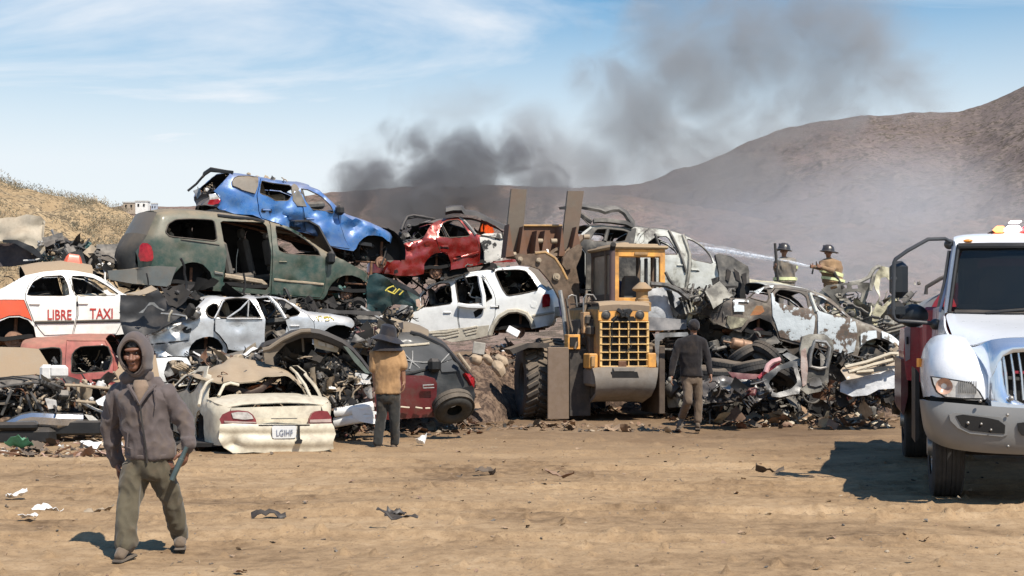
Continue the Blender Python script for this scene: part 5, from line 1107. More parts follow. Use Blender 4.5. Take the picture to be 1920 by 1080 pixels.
# ------------------------------------------------------------------ burnt wrecks on the right
ASH = burnt('ash_white', [(.34, (.03, .03, .028)), (.42, (.10, .09, .08)), (.46, (.22, .21, .18)), (.50, (.42, .41, .35)), (.55, (.48, .48, .43)), (.64, (.56, .56, .51)), (.8, (.42, .41, .34))], 2, .8)
CHARD = burnt('charred', [(.32, (.012, .012, .012)), (.46, (.035, .033, .03)), (.54, (.10, .09, .075)), (.66, (.22, .20, .17))], 5)
RUSTW = burnt('burnt_rust_white', [(.30, (.02, .018, .016)), (.42, (.08, .066, .052)), (.455, (.11, .07, .048)), (.480, (.13, .11, .09)), (.495, (.46, .49, .49)), (.8, (.58, .61, .61))], 9, .8)
GREYB2 = burnt('burnt_grey', [(.3, (.03, .028, .026)), (.44, (.13, .12, .10)), (.54, (.30, .28, .23)), (.7, (.45, .43, .37))], 14)
YELW = burnt('burnt_yellow', [(.3, (.04, .035, .03)), (.44, (.2, .18, .12)), (.52, (.46, .42, .28)), (.7, (.62, .60, .5))], 17)
v = Car('burnt_wagon', 'burnt-out ash-white wagon with its charred tailgate raised, behind the yellow loader', 'burnt car', 1104, 28.2, 16, 1.75,
  'N 165 700 150 560 150 420 90 330 150 260 210 215 300 205 400 215 500 228 560 218 640 222 720 232 800 242 900 272 960 300 1040 345 1100 420 1130 480 1185 500 1140 660 1100 690 740 690',
  [('roof', 'N 210 215 300 205 400 215 500 228 560 218 640 222 720 232 800 242 900 272', dict(bulge=.06, mat=CHARD, amp=.06)), ('windscreen', 'N 900 272 1040 345 1130 480', dict(open=1)), ('rear_window', 'N 90 330 150 260 210 215', dict(open=1))],
  'N 100 350 700 430 1180 505', ASH, dent=.018, seed=51, tumble=.35, should=.06, step=.09)
v.body([dict(poly='N 154 690 154 420 100 335 160 270 215 225 300 212 500 236 555 228 535 300 520 345 545 480 545 690', win='N 180 330 245 235 330 232 460 245 490 262 450 335', mat=CHARD, name='rear_quarter'), dict(poly='N 650 230 790 245 860 420 905 560 895 690 735 690 560 690 560 480 530 350 600 260', win='N 695 290 785 290 855 432 735 430 660 420 620 340', name='rear_door', handle='N 860 510'),
        dict(poly='N 925 290 980 310 1040 350 1105 440 1120 490 1175 505 1135 655 1095 690 915 690 945 500', win='N 930 305 985 325 1050 375 1100 440 1108 500 950 470 945 420', name='front_door', handle='N 970 545')],
       ['N 560 270 610 262 600 330 560 350'], farwin=False)
v.tops(); v.strip('door_post', 'N 800 245 860 420 900 560', .035, CHARD, off=.04); v.strip('door_post', 'N 905 280 935 420 925 560 905 690', .04, GREYB2, off=.03); v.strip('window_frame', 'N 530 345 570 280 640 230', .025, ASH, off=.03); v.strip('window_frame', 'N 690 270 720 400', .03, CHARD, off=.02)
m_ = MB(); g = []
for a, b in zip(c('N 100 75 160 85 250 100 300 118 360 100 400 100 440 125 480 190 500 245'), c('N 130 55 180 62 270 70 290 72 370 70 410 80 460 110 510 180 520 240')):
    g.append([v.fr.p3(a[0], a[1], .2), v.fr.p3(b[0], b[1], .5), v.fr.p3(b[0], b[1], 1.4)])
m_.sheet(g); v.mk(m_, 'tailgate', CHARD, thick=.06)
m_ = MB(); m_.sheet([[v.fr.p3(a[0], a[1], .15), v.fr.p3(a[0], a[1] + 7, .12)] for a in c('N 210 165 260 160 340 165 450 180 500 205')]); v.mk(m_, 'tailgate_sill', CHARD, thick=.08)
v.strip('tailgate_strut', 'N 130 120 200 205', .012, CHARD); v.strip('tailgate_frame', 'N 120 100 170 140 220 180', .05, CHARD, off=.0); mirror_part(v, 1350, 497, ASH, w=.16, h=.16)
v.junk('interior_scrap', 'N 300 400 560 480 850 400 1100 470 1100 520 600 560', 24, .5, 1.5, 52, (.08, .24), mats=[CHARD, CHARD, RUST, GREYB2, CHARD, GREYB2, CHARD, CHARD, GREYB2])
v.floor((1120, 545), (1340, 545)); v.strip('pillar_bar', 'N 335 235 300 330', .04, CHARD)
fr = Frame(1375, 26.6, 12); m_ = MB()
o = fsheet('trunk_lid', fr, 'S 170 300 200 290 290 310 400 385 408 420 395 560 385 590 330 545 260 540 175 545 185 430', CHARD, None, 0, .25, 0, .05, thick=.06, holes=[]); tag(o, 'charred black trunk lid standing upright between the burnt wagon and burnt sedan', 'trunk lid')
for q in ('S 240 400 225 480 245 500 270 420', 'S 290 400 300 480 330 500 325 430', 'S 345 440 350 520 375 520 380 430'):
    fsheet('lid_recess', fr, q, flat('soot', (.008, .008, .009), .9), o, -.05, .25, 0, .0)
# burnt sedan
BRB = burnt('burnt_brown', [(.32, (.014, .013, .012)), (.44, (.05, .042, .036)), (.51, (.115, .088, .066)), (.58, (.19, .16, .12)), (.66, (.42, .40, .34))], 31, .9)
WREM = burnt('white_remnant', [(.38, (.09, .075, .06)), (.44, (.16, .14, .12)), (.455, (.6, .64, .64)), (.7, (.7, .74, .74))], 3, 1.3)
v = Car('burnt_sedan', 'burnt-out sedan with peeling white doors and rusty edges, right side of the pile', 'burnt car', 1352, 25.2, 14, 1.75,
  'O 330 660 200 600 190 540 240 420 280 385 350 380 500 390 560 330 640 285 700 262 760 256 900 268 1050 290 1200 335 1280 385 1340 450 1420 530 1480 582 1600 612 1700 655 1780 700 1890 770 1885 820 1800 830 1740 770 1650 742 1560 768 1500 830 1480 905 1300 880 1050 810 900 790 770 750 755 680 700 600 600 560 500 600 430 690',
  [('rear_panel', 'O 190 540 240 420 280 385', dict(bulge=.1, mat=CHARD)), ('trunk', 'O 280 385 350 380 500 390', dict(open=1)), ('rear_window', 'O 500 390 700 262', dict(open=1)), ('roof', 'O 700 262 760 256 900 268 1050 290 1200 335', dict(bulge=.06, mat=ASH)),
   ('windscreen', 'O 1200 335 1480 582', dict(open=1)), ('hood', 'O 1480 582 1600 612 1700 655 1780 700 1890 770', dict(bulge=.07))],
  'O 200 420 700 440 1080 520 1480 590 1880 780', BRB, dent=.02, seed=53, tumble=.42)
v.body([dict(poly='O 700 440 710 340 760 290 860 290 1060 318 1085 500 1100 560 1080 700 1060 810 780 735 740 620 705 540', win='O 735 420 745 340 800 300 860 305 1000 330 1045 370 1048 480 900 460', name='rear_door', off=.012, mat=RUSTW),
        dict(poly='O 1075 320 1200 360 1290 430 1380 520 1465 590 1480 700 1450 860 1370 890 1130 810 1110 700 1115 540', win='O 1095 345 1200 380 1280 440 1370 530 1400 560 1200 520 1130 490', name='front_door', off=.012, mat=RUSTW)],
       ['O 520 380 570 335 650 300 690 300 690 380 660 420'], farwin=False)
v.tops(); v.arch(1425, 624, 28, (1422, 628), .14, .34, hubmat=flat('red_rust_hub', (.22, .10, .08), .8)); v.arch(1643, 657, 30, None); v.floor((1360, 615), (1650, 665))
v.strip('window_post', 'O 1080 330 1110 500', .04, ASH, off=.03); v.strip('quarter_glass_bar', 'O 1150 440 1200 510', .02, ASH, off=.02)
for q in ('O 355 405 375 395 500 398 498 420 400 415 395 440 450 450 450 505 360 505', 'O 1500 700 1560 672 1640 668 1645 735 1600 745 1550 765 1502 800', 'O 1690 675 1740 690 1800 712 1865 765 1882 800 1830 808 1790 785 1750 760 1690 735', 'O 560 320 700 268 760 262 740 285 660 292 600 345'): v.patch('paint_remnant', q, WREM, .040, .006)
v.patch('rust_bloom', 'O 510 540 570 450 620 450 640 500 600 530', burnt('orange_bloom', [(.3, (.10, .085, .07)), (.48, (.30, .15, .06)), (.6, (.34, .12, .04)), (.7, (.1, .08, .06))], 3), .010, .004)
v.patch('lower_panel', 'O 310 540 480 570 430 640 330 660 300 600', YELW, .03, .03)
v.junk('trunk_scrap', 'O 60 320 300 300 480 380 300 470 200 620 60 460', 80, .0, 1.5, 54, (.08, .3), mats=[CHARD, CHARD, CHARD, CHARD, GREYB2, CHARD, CHARD, CHARD, GREYB2])
v.junk('front_parts', 'O 1500 800 1640 760 1880 830 1860 880 1600 880', 40, .1, 1.5, 55, (.06, .22), mats=[CHARD, CHARD, CHARD, YELW, GREYB2, CHARD, CHARD, CHARD, GREYB2])
# thin white roof of another car just behind the sedan
fr = Frame(1405, 27.5, 10); o = fsheet('torn_roof_panel', fr, 'O 490 200 600 220 750 235 870 268 700 262 540 262 500 240', YELW, None, 0, 1.2, 0, .03, thick=.02); tag(o, 'thin yellowed roof sheet lying behind the burnt sedan, below the firefighters', 'car part')
# hollow burnt body behind on the right
fr = Frame(1545, 27.2, 12); t = thing('burnt_shell', 'hollow burnt car shell with twisted open doors behind the burnt sedan', 'burnt car', tuple(fr.M @ Vector((0, 0, 1.8))), fr.psi)
fsheet('rear_panel', fr, 'O 1150 300 1200 260 1380 245 1580 240 1590 300 1560 400 1530 540 1480 580 1400 560 1300 440 1200 340', GREYB2, t, 0, 0, 0, .06, holes=['O 1230 275 1290 265 1300 290 1240 300', 'O 1330 265 1390 260 1400 300 1340 305', 'O 1430 270 1490 262 1495 295 1440 300', 'O 1260 340 1520 320 1500 440 1420 520 1330 440'], inner=CHARD)
fsheet('open_door', fr, 'O 1560 260 1600 160 1650 95 1720 110 1760 160 1790 300 1785 420 1760 520 1700 600 1620 650 1540 620 1510 580 1570 480 1600 380', YELW, t, -.3, .1, 0, .07, 1.8, holes=['O 1640 200 1690 190 1740 260 1750 340 1690 400 1640 460 1600 440 1610 300'], inner=CHARD)
for a in ('O 1400 250 1500 230 1580 190 1620 120 1660 95 1740 120 1780 200', 'O 1590 310 1620 190 1680 150', 'O 1240 520 1400 470 1550 430', 'O 1640 640 1590 520 1590 420'): ftube('body_rail', fr, [(u, q, .3) for u, q in c(a)], .045, GREYB2, t)
fjunk('interior_scrap', fr, 'O 1250 330 1560 310 1700 450 1600 600 1450 580', 60, .1, 1.5, 56, (.08, .28), t, [CHARD, CHARD, CHARD, GREYB2, GREYB2, YELW, CHARD, CHARD, GREYB2])
# crushed white suv under the burnt wagon
fr = Frame(1240, 25.8, 8); t = thing('crushed_suv', 'crushed white tailgate with a black V-shaped gash, under the burnt wagon', 'wrecked car', tuple(fr.M @ Vector((0, 0, 1.2))), fr.psi)
WD = burnt('sooty_white', [(.3, (.1, .1, .1)), (.42, (.4, .41, .42)), (.55, (.6, .6, .6)), (.7, (.45, .44, .4))], 22)
fsheet('tailgate', fr, 'N 600 690 740 670 860 720 910 780 925 920 890 990 740 1000 600 1000', WD, t, 0, 0, 0, .06); fsheet('black_gash', fr, 'N 745 690 790 700 815 830 850 800 870 750 905 780 850 860 820 910 790 850', BLACK, t, -.09, 0, 0, .03)
fsheet('bumper', fr, 'N 600 900 740 905 900 920 890 990 700 1000 600 1000', flat('grey_sooty_bumper', (.12, .12, .125), .6), t, -.15, .3, 0, .04); fsheet('torn_pillar', fr, 'N 1000 695 1030 700 1010 760 960 850 920 960 890 970 920 860 950 780', YELW, t, -.1, 0, 0, .05)
ftube('bent_bar', fr, [(u, q, -.2) for u, q in c('N 640 650 760 660 850 700 920 760')], .05, GREYM, t); ftube('bent_bar', fr, [(u, q, -.1) for u, q in c('N 750 560 780 620 850 700')], .03, CHARD, t)
m_ = MB()
fjunk('scrap_heap', Frame(1260, 25.6, 4), 'N 930 800 1010 700 1180 700 1330 690 1340 760 X 1372 625 1400 690 1330 720 1300 740 1280 640', 260, .3, 2.2, 57, (.1, .4), None, [CHARD, CHARD, CHARD, DARK, GREYB2, BLACK, CHARD, DARK, GREYB2], 'black burnt wreckage heaped between the crushed white tailgate and the burnt sedan')
fr = Frame(1345, 24.9, 0)
m_ = MB(); p0, p1 = fr.M @ fr.p3(1372, 643, 0), fr.M @ fr.p3(1408, 650, .1); d_ = p1 - p0
m_.tube([p0 - d_ * .45, p0 - d_ * .05, p0, p0 + d_ * .05, p0 + d_ * .45, p0 + d_ * .5, p0 + d_ * .55, p1 - d_ * .05, p1, p1 + d_ * .03], [.02, .02, .09, .105, .105, .12, .105, .105, .09, .03], n=14); o = m_.build('muffler', flat('copper_rust', (.30, .17, .10), .5, .3, .4, .3, 8), loc=tuple(p0)); tag(o, 'rusty copper-coloured muffler lying above the tyres', 'muffler')
TY = [(1362, 688, 24.0, 82, 8, .36, 'large black tyre lying flat nearest the walking man in black'), (1402, 690, 23.8, 74, -12, .33, 'black tyre lying flat, second from the walking man in black'), (1330, 700, 23.7, 85, 5, .34, 'black tyre half hidden behind the walking man in black'),
      (1437, 668, 24.3, 55, 40, .33, 'black tyre leaning right of the rusty muffler'), (1392, 668, 24.4, 60, -30, .30, 'small black tyre tucked just under the rusty muffler'), (1462, 700, 24.1, 66, 28, .32, 'tyre leaning in the black heap left of the standing door frame')]
for (u, q, Y, a, b, R_, lb) in TY: tyre('tyre', lb, at(u, q, Y), R_, R_ * .30, Matrix.Rotation(radians(a - 80), 4, 'X') @ Matrix.Rotation(radians(b), 4, 'Y'), 'tyres under the burnt sedan')
fr = Frame(1510, 23.6, 6); t = thing('door_frame', 'burnt vehicle door standing upright with an empty silver window frame', 'car door', tuple(fr.M @ Vector((0, 0, .3))), fr.psi)
fsheet('door_skin', fr, 'U 985 310 1050 290 1180 300 1225 350 1235 420 1200 560 1190 680 1120 760 1010 780 960 740 980 560 960 420', GREYB2, t, 0, .12, 0, .05, holes=['U 1075 360 1160 370 1190 400 1165 555 1050 560 1055 460'], inner=CHARD, thick=.05)
ftube('window_frame', fr, [(u, q, -.07) for u, q in c('U 1080 345 1170 355 1205 400 1180 560 1120 575 1040 555 1050 450 1080 345')], .03, STEEL, t); fsheet('lamp_pod', fr, 'U 1020 660 1060 640 1110 650 1140 700 1080 720 1030 710', STEEL, t, -.1, 0, 0, .04); fsheet('edge_trim', fr, 'U 960 420 1000 400 1010 560 1005 700 975 720 955 560', burnt('pink_ash', [(.3, (.1, .07, .06)), (.5, (.42, .3, .25)), (.7, (.55, .5, .45))], 2), t, -.08, 0, 0, .04)
ftube('door_rod', fr, [(u, q, .1) for u, q in c('U 1115 410 1175 480')], .012, STEEL, t)
fr = Frame(1340, 23.0, 4); t = thing('crumpled_hood', 'black crumpled hood and bumper lying right of the man in black', 'car part', tuple(fr.M @ Vector((0, 0, .2))), fr.psi)
fsheet('hood_skin', fr, 'U 160 680 350 640 560 660 660 700 700 800 600 850 300 850 180 840 170 760', flat('black_crumpled', (.04, .04, .042), .35, 0, .4, .25), t, 0, .5, 0, .16, 2.2); fsheet('torn_liner', fr, 'U 350 600 480 610 640 620 640 650 500 655 390 650', MAROON, t, -.2, .3, 0, .05, 3)
ftube('red_strip', fr, [(u, q, -.25) for u, q in c('U 680 600 700 545 740 515 800 498')], .045, flat('pale_red_strip', (.6, .35, .34), .5), t); ftube('red_strip', fr, [(u, q, -.2) for u, q in c('U 620 650 660 610 740 560 790 520')], .03, flat('red_strip', (.35, .03, .05), .5), t)
fjunk('torn_parts', fr, 'U 180 700 480 720 640 640 700 780 500 840 260 850', 90, -.3, .5, 58, (.06, .2), t, [BLACK, BLACK, GREYM, STEEL, STEEL, BLACK, DARK, BLACK, MAROON])
fr = Frame(1440, 23.3, 8); o = fsheet('door_shell', fr, 'U 650 650 760 570 900 520 960 520 970 700 930 780 780 810 720 800 670 700', flat('black_door_shell', (.03, .033, .034), .4, 0, .4, .25), None, 0, .4, 0, .06, holes=['U 700 690 800 590 930 560 940 680 880 740 740 780'], inner=CHARD, thick=.05); tag(o, 'black empty door shell leaning left of the upright burnt door', 'car door')
fr = Frame(1430, 24.2, 0); o = fsheet('bent_sheet', fr, 'U 560 450 620 400 700 450 750 510 700 500 620 520', GREYM, None, 0, .3, 0, .05); tag(o, 'grey bent panel lying between tyres and muffler', 'car part'); o = fsheet('bent_sheet', fr, 'U 620 390 840 415 800 445 700 450', GREYM, None, -.2, .5, 0, .04); tag(o, 'long grey panel wedged just under the burnt sedan sill', 'car part'); o = fsheet('bent_sheet', fr, 'U 790 460 830 440 930 490 940 560 880 530', STEEL, None, -.3, .2, 0, .04); tag(o, 'bluish steel panel lying left of the upright burnt door', 'car part')
# white crushed car at far right
fr = Frame(1575, 22.6, 2); t = thing('crushed_car', 'crushed white car with bare roof frame, beside the fire truck at the lower right', 'wrecked car', tuple(fr.M @ Vector((0, 0, .3))), fr.psi)
fsheet('side_panel', fr, 'U 1300 690 1400 640 1560 600 1790 555 2050 530 2050 760 1790 735 1600 740 1500 790 1380 800 1290 760', WD, t, 0, .35, 0, .06, inner=DARK)
fsheet('roof_sheet', fr, 'U 1275 590 1300 565 1420 555 1640 560 1740 520 1780 560 1560 610 1400 650 1310 665', paint('dusty_white', (.6, .55, .46), .5, 0, .5), t, -.1, .9, 0, .06)
for a in ('U 1330 560 1500 520 1700 450 1790 450', 'U 1360 600 1560 540 1720 500', 'U 1740 520 1760 460 1800 440', 'U 1500 560 1420 600 1560 590'): ftube('roof_frame', fr, [(u, q, -.15) for u, q in c(a)], .03, CREAM, t)
fjunk('lower_scrap', fr, 'U 1260 700 1480 790 1800 740 2000 760 1900 880 1500 880 1300 830', 130, .05, 1.1, 59, (.06, .26), t, [DARK, CHARD, RUST, DARK, GREYM, TANC, DARK, BLACK, MAROON])
fjunk('interior_scrap', fr, 'U 1480 480 1700 440 1800 420 1900 500 1700 560', 50, .1, 1.1, 60, (.06, .26), t, [CHARD, CHARD, GREYM, TANC, GREYM, TANC, DARK, CHARD, GREYM])
fjunk('scrap_heap', Frame(1600, 26, 0), 'X 1590 590 1690 560 1760 520 1780 560 1700 640 1690 720 1600 740 1560 700', 130, .1, 2.0, 61, (.1, .4), None, [CHARD, GREYB2, CHARD, GREYB2, YELW, CHARD, CHARD, DARK, GREYB2], 'burnt grey scrap heaped behind the fire truck mirror')
fr = Frame(1245, 25.0, 6); o = fsheet('bent_metal', fr, 'R 725 1030 760 1020 960 1015 970 1045 800 1050 760 1080 X 1234 700 1228 650', STEEL, None, 0, 0, 0, .04); tag(o, 'bent grey metal frame right of the loader grille', 'car part')

fjunk('scrap_heap', Frame(1450, 25.0, 8), 'X 1330 640 1400 640 1520 640 1640 680 1700 720 1700 752 1400 752 1290 752 1290 650', 420, .0, 2.4, 62, (.1, .42), None, [CHARD, CHARD, BLACK, DARK, GREYB2, BLACK, CHARD, DARK, CHARD], 'black charred wreckage packed beneath the burnt sedan')
fjunk('scrap_heap', Frame(1130, 29.0, 4), 'X 1100 545 1360 545 1380 640 1360 720 1240 740 1100 700', 260, .0, 2.0, 63, (.15, .5), None, [CHARD, CHARD, BLACK, DARK, GREYB2, BLACK, CHARD, DARK, CHARD], 'dark wreckage under the burnt wagon behind the loader cab')
fjunk('scrap_heap', Frame(560, 24.5, 6), 'X 240 572 420 566 560 572 700 560 740 600 740 720 640 720 240 720', 420, .6, 2.4, 64, (.15, .5), None, [BLACK, DARK, BLACK, DARK, GREYM, BLACK, DARK, DARK, CHARD], 'dark torn metal packed behind the silver sedan')
fjunk('scrap_heap', Frame(40, 24.5, 6), 'X -80 610 240 560 300 600 260 700 200 730 -80 730', 260, .2, 2.2, 65, (.15, .5), None, [BLACK, DARK, BLACK, DARK, GREYM, BLACK, DARK, DARK, MAROON], 'dark torn metal packed under the taxi')
fjunk('scrap_heap', Frame(740, 30.2, -6), 'X 700 500 960 480 960 520 820 530 740 560 720 620 690 600', 110, .2, 2.0, 66, (.12, .4), None, [BLACK, DARK, BLACK, DARK, GREYM, STEEL, DARK, DARK, TEALP], 'dark parts wedged between the red sedan and the white SUV')
fjunk('scrap_heap', Frame(1450, 24.4, 6), 'X 1300 700 1400 690 1500 700 1700 690 1720 778 1600 780 1480 780 1340 775 1290 760', 330, -.2, 1.4, 67, (.08, .32), None, [CHARD, CHARD, BLACK, DARK, GREYB2, BLACK, CHARD, DARK, RUST], 'low black charred parts at ground level right of the man in black')
fr = Frame(1430, 30.6, 4); t = thing('crushed_car', 'flattened scorched car body the two firefighters stand on, behind the burnt sedan', 'burnt car', tuple(fr.M @ Vector((0, 0, .8))), fr.psi); z_ = at(0, 594, 31).z
m_ = MB(); m_.sheet([[fr.M @ Vector((x, y, z_ - .02 - (.25 if j in (0, 4) else 0) + .05 * nz((x, y, 1), 1.5))) for j, y in enumerate((-.3, -.1, .5, 1.2, 1.5))] for x in np.linspace(-.5, 2.4, 14)]); m_.build('roof', GREYB2, t, thick=.03)
m_ = MB(); m_.box(fr.M @ Vector((.95, .6, z_ - .55)), (2.8, 1.5, .5), bev=.12, rot=Matrix.Rotation(fr.psi, 4, 'Z')); m_.v = [tuple(Vector(p) + Vector((0, .08 * crease(p, 1.8, 4), .05 * nz(p, 2)))) for p in m_.v]; m_.build('body', CHARD, t)
m_ = MB(); m_.box(fr.M @ Vector((.95, .6, z_ - 1.1)), (3.0, 1.6, .6), bev=.12, rot=Matrix.Rotation(fr.psi + .1, 4, 'Z')); m_.build('lower_body', CHARD, t)
# ------------------------------------------------------------------ earth bank under and behind the pile
def bank():
    xs = np.linspace(-14, 12.5, 330); ys = np.linspace(20.2, 34, 190); X, Y = np.meshgrid(xs, ys)
    U = 960 + F * X / Y
    top = np.interp(xs, [-14, -9, -6.4, -4, -2.6, -1.4, -.3, .6, 1.6, 2.4, 4, 6, 8, 10, 12.5], [0, .2, .3, .3, .4, 1.0, 1.30, 1.40, 1.2, .9, .6, .6, .5, .3, 0])
    start = np.interp(xs, [-14, -4, -2.5, -1.4, -.4, .6, 1.5, 3.0, 4.2, 12], [23, 22.8, 22.4, 23.0, 24.4, 27.3, 28.4, 27.6, 26.0, 25.6])
    s = np.clip((Y - start[None, :]) / 3.2, 0, 1); e = np.clip((34 - Y) / 4, 0, 1); Z = top[None, :] * s ** .8 * e
    n = fbm(X * 1.3, Y * 1.3, 5, 61) * .30 + np.abs(fbm(X * 4, Y * 4, 4, 65)) * .18; Z = Z + n * np.clip(s * 4, 0, 1) * e - .06 - .2 * (1 - np.clip(s * 6 + .3, 0, 1))
    m, t, b, o = newmat('trash_soil'); g = N(t, 'ShaderNodeNewGeometry'); v = g.outputs['Position']; n1 = tnoise(t, v, 2.2, 7, .7, .5); n2 = tnoise(t, v, 14, 5, .75)
    cc = ramp(t, mth(t, 'ADD', mth(t, 'MULTIPLY', n1, .55), mth(t, 'MULTIPLY', n2, .45)), [(.36, (.035, .022, .015)), (.47, (.085, .052, .034)), (.55, (.15, .098, .063)), (.66, (.26, .18, .12))])
    L(t, cc, b.inputs['Base Color']); b.inputs['Roughness'].default_value = 1; bump(t, b, mth(t, 'ADD', n1, n2), 1, .08)
    o = npmesh('earth_bank', X, Y, Z, m); tag(o, kind='structure'); return X, Y, Z
BKX, BKY, BKZ = bank()
def bz(x, y):
    i = int(np.clip((y - 20.2) / (34 - 20.2) * 189, 0, 189)); j = int(np.clip((x + 14) / 26.5 * 329, 0, 329)); return float(BKZ[i, j])
def litter(name, spots, n, seed, sz, mats, label, flatk=1.0):
    r = random.Random(seed); m = MB()
    for _ in range(n):
        x, y = spots(r); z = max(gz(x, y), bz(x, y) if 20.2 < y < 34 and -14 < x < 12.5 else -9); s = r.uniform(*sz) * r.choice((.5, .8, 1, 1.5))
        R = Matrix.Rotation(r.uniform(0, 6.3), 4, 'Z') @ Matrix.Rotation(r.gauss(0, .35 * flatk), 4, 'X') @ Matrix.Rotation(r.gauss(0, .35 * flatk), 4, 'Y'); M = Matrix.Translation((x, y, z + s * .08)) @ R
        k = r.random(); mi = r.randrange(len(mats))
        if k < .4: crumple(m, M, s * 1.4, s * .8, mi, r, .16 * s, 5)
        elif k < .6: m.tube([(-s, 0, 0), (-s * .3, s * .2, s * .05), (s * .5, 0, .02), (s, s * .3, 0)], s * .06, mi, 6, M)
        elif k < .82: m.ball((0, 0, 0), s * .35, mi, M, 5, (1, r.uniform(.5, .9), r.uniform(.35, .7)))
        else: m.box((0, 0, 0), (s, s * .5, s * .18), mi, M, bev=s * .04)
    b = m.v[0]; o = m.build(name, mats, loc=(b[0], b[1], 0)); tag(o, label, 'debris', kind='stuff'); return o
CLOTHP = flat('faded_cloth_pink', (.42, .26, .2), .9); BRN = flat('brown_rag', (.20, .12, .08), .95); SOILC = flat('clod', (.26, .17, .105), 1, 0, .3, .3); DKB = flat('dark_bits', (.06, .045, .035), .9); PAPER = flat('white_paper', (.72, .70, .66), .8, 0, .1, .15); GRNP = flat('green_plastic', (.08, .3, .17), .5)
litter('bank_debris', lambda r: (lambda x: (x, (23.2 if x < -.6 else 27) + abs(r.gauss(0, 2.2))))(r.uniform(-2.4, 2.2)), 900, 71, (.04, .17), [BRN, SOILC, DKB, TANC, CLOTHP, BRN, DKB, PAPER, SOILC, RUST], 'broken plastic, rags and clods covering the earth bank behind the loader')
litter('pile_foot_debris', lambda r: (lambda x: (x, 21.4 + abs(r.gauss(0, .9)) + (2.9 if x > 2.8 else .8 if x > -.5 else 0)))(r.uniform(-3.2, 7.6)), 620, 72, (.03, .13), [BRN, SOILC, DKB, TANC, DKB, GREYM, SOILC, RUST, SOILC], 'small scrap and clods strewn along the foot of the pile')
litter('left_debris', lambda r: (r.uniform(-8.2, -4.2), 17.4 + abs(r.gauss(0, 1.5))), 620, 73, (.04, .16), [BRN, SOILC, DKB, TANC, SOILC, CLOTHP, CREAM, RUST, DKB, PAPER], 'mixed rubble, wood and rags in front of the lower left wrecks')
litter('right_debris', lambda r: (r.uniform(3.6, 6.6), r.gauss(24.2, .5)), 300, 74, (.06, .24), [BRN, SOILC, DKB, TANC, SOILC, CREAM, CREAM, RUST, DKB], 'broken boards and bent trim in front of the burnt sedan')
litter('yard_bits', lambda r: (lambda y: (r.uniform(-.42, .42) * y, y))(6.5 + 14 * r.random() ** .8), 1500, 75, (.006, .042), [BRN, SOILC, DKB, DKB, SOILC, GREYM, SOILC, TANC], 'small stones and scraps scattered over the dirt yard', .6)
# single pieces that can be told apart
def piece(name, label, cat, u, q, s, mat, seed, asp=.6, group=None, flatten=.4):
    Y = F * CH / (q - HV); x = Y * (u - 960) / F; r = random.Random(seed); m = MB(); M = Matrix.Translation((x, Y, gz(x, Y) + s * .10)) @ Matrix.Rotation(r.uniform(-.5, .5), 4, 'Z')
    crumple(m, M, s, s * asp, 0, r, .22 * s, 8, flatten); o = m.build(name, mat, loc=(x, Y, gz(x, Y)), thick=.004, split=60); tag(o, label, cat, group); return o
piece('plastic_bag', 'largest crumpled white bag on the dirt left of the hooded man', 'bag', 88, 961, .22, PAPER, 1, .7); piece('plastic_bag', 'white bag near the left edge, farther than the others', 'bag', 30, 939, .18, PAPER, 2, .6); piece('plastic_bag', 'small white bag nearest the camera at the far left', 'bag', 53, 980, .14, PAPER, 3, .7)
piece('paper_scrap', 'white scrap on the dirt right of the man in the tan shirt', 'paper', 790, 838, .13, PAPER, 4, 1.0, flatten=1.4); piece('wood_scrap', 'pale wood strip on the dirt left of the hooded man', 'wood', 185, 960, .25, TANC, 5, .25)
piece('rubber_scrap', 'black torn rubber strips lying on the dirt in the middle foreground', 'debris', 505, 968, .30, BLACK, 6, .25, flatten=.08); piece('rubber_scrap', 'dark plastic lump on the dirt right of the centre foreground', 'debris', 742, 966, .18, BLACK, 7, .6); piece('rubber_scrap', 'flat black strip nearest the camera in the centre', 'debris', 745, 991, .36, BLACK, 8, .12)
piece('rubber_scrap', 'black scrap on open dirt left of the truck shadow', 'debris', 1443, 893, .3, DKB, 9, .3); piece('rubber_scrap', 'dark rag in front of the loader on open dirt', 'debris', 910, 892, .24, DKB, 10, .4); piece('rubber_scrap', 'brown rag lying between loader and camera, right of centre', 'debris', 1050, 903, .3, BRN, 11, .3)
piece('cardboard', 'beige board lying at the pile foot right of the man in black', 'board', 1430, 762, .7, TANC, 12, .3); piece('white_slab', 'white slab on the earth bank behind the loader wheel', 'slab', 962, 812, .01, PAPER, 13)
bpy.data.objects.remove(bpy.data.objects['white_slab'])
m_ = MB(); m_.box(at(962, 622, 23.6), (.22, .05, .14), rot=Matrix.Rotation(.5, 4, 'Y') @ Matrix.Rotation(-.5, 4, 'X'), bev=.01); o = m_.build('foam_block', PAPER, loc=tuple(at(962, 630, 23.6))); tag(o, 'white foam block on the bank in front of the white SUV wheel', 'block')
m_ = MB(); m_.box(at(898, 653, 22.6), (.2, .12, .2), rot=Matrix.Rotation(.15, 4, 'Y'), bev=.01); o = m_.build('concrete_block', flat('concrete', (.36, .33, .28), .9), loc=tuple(at(898, 663, 22.6))); tag(o, 'square grey block on the bank below the white SUV sill', 'block')
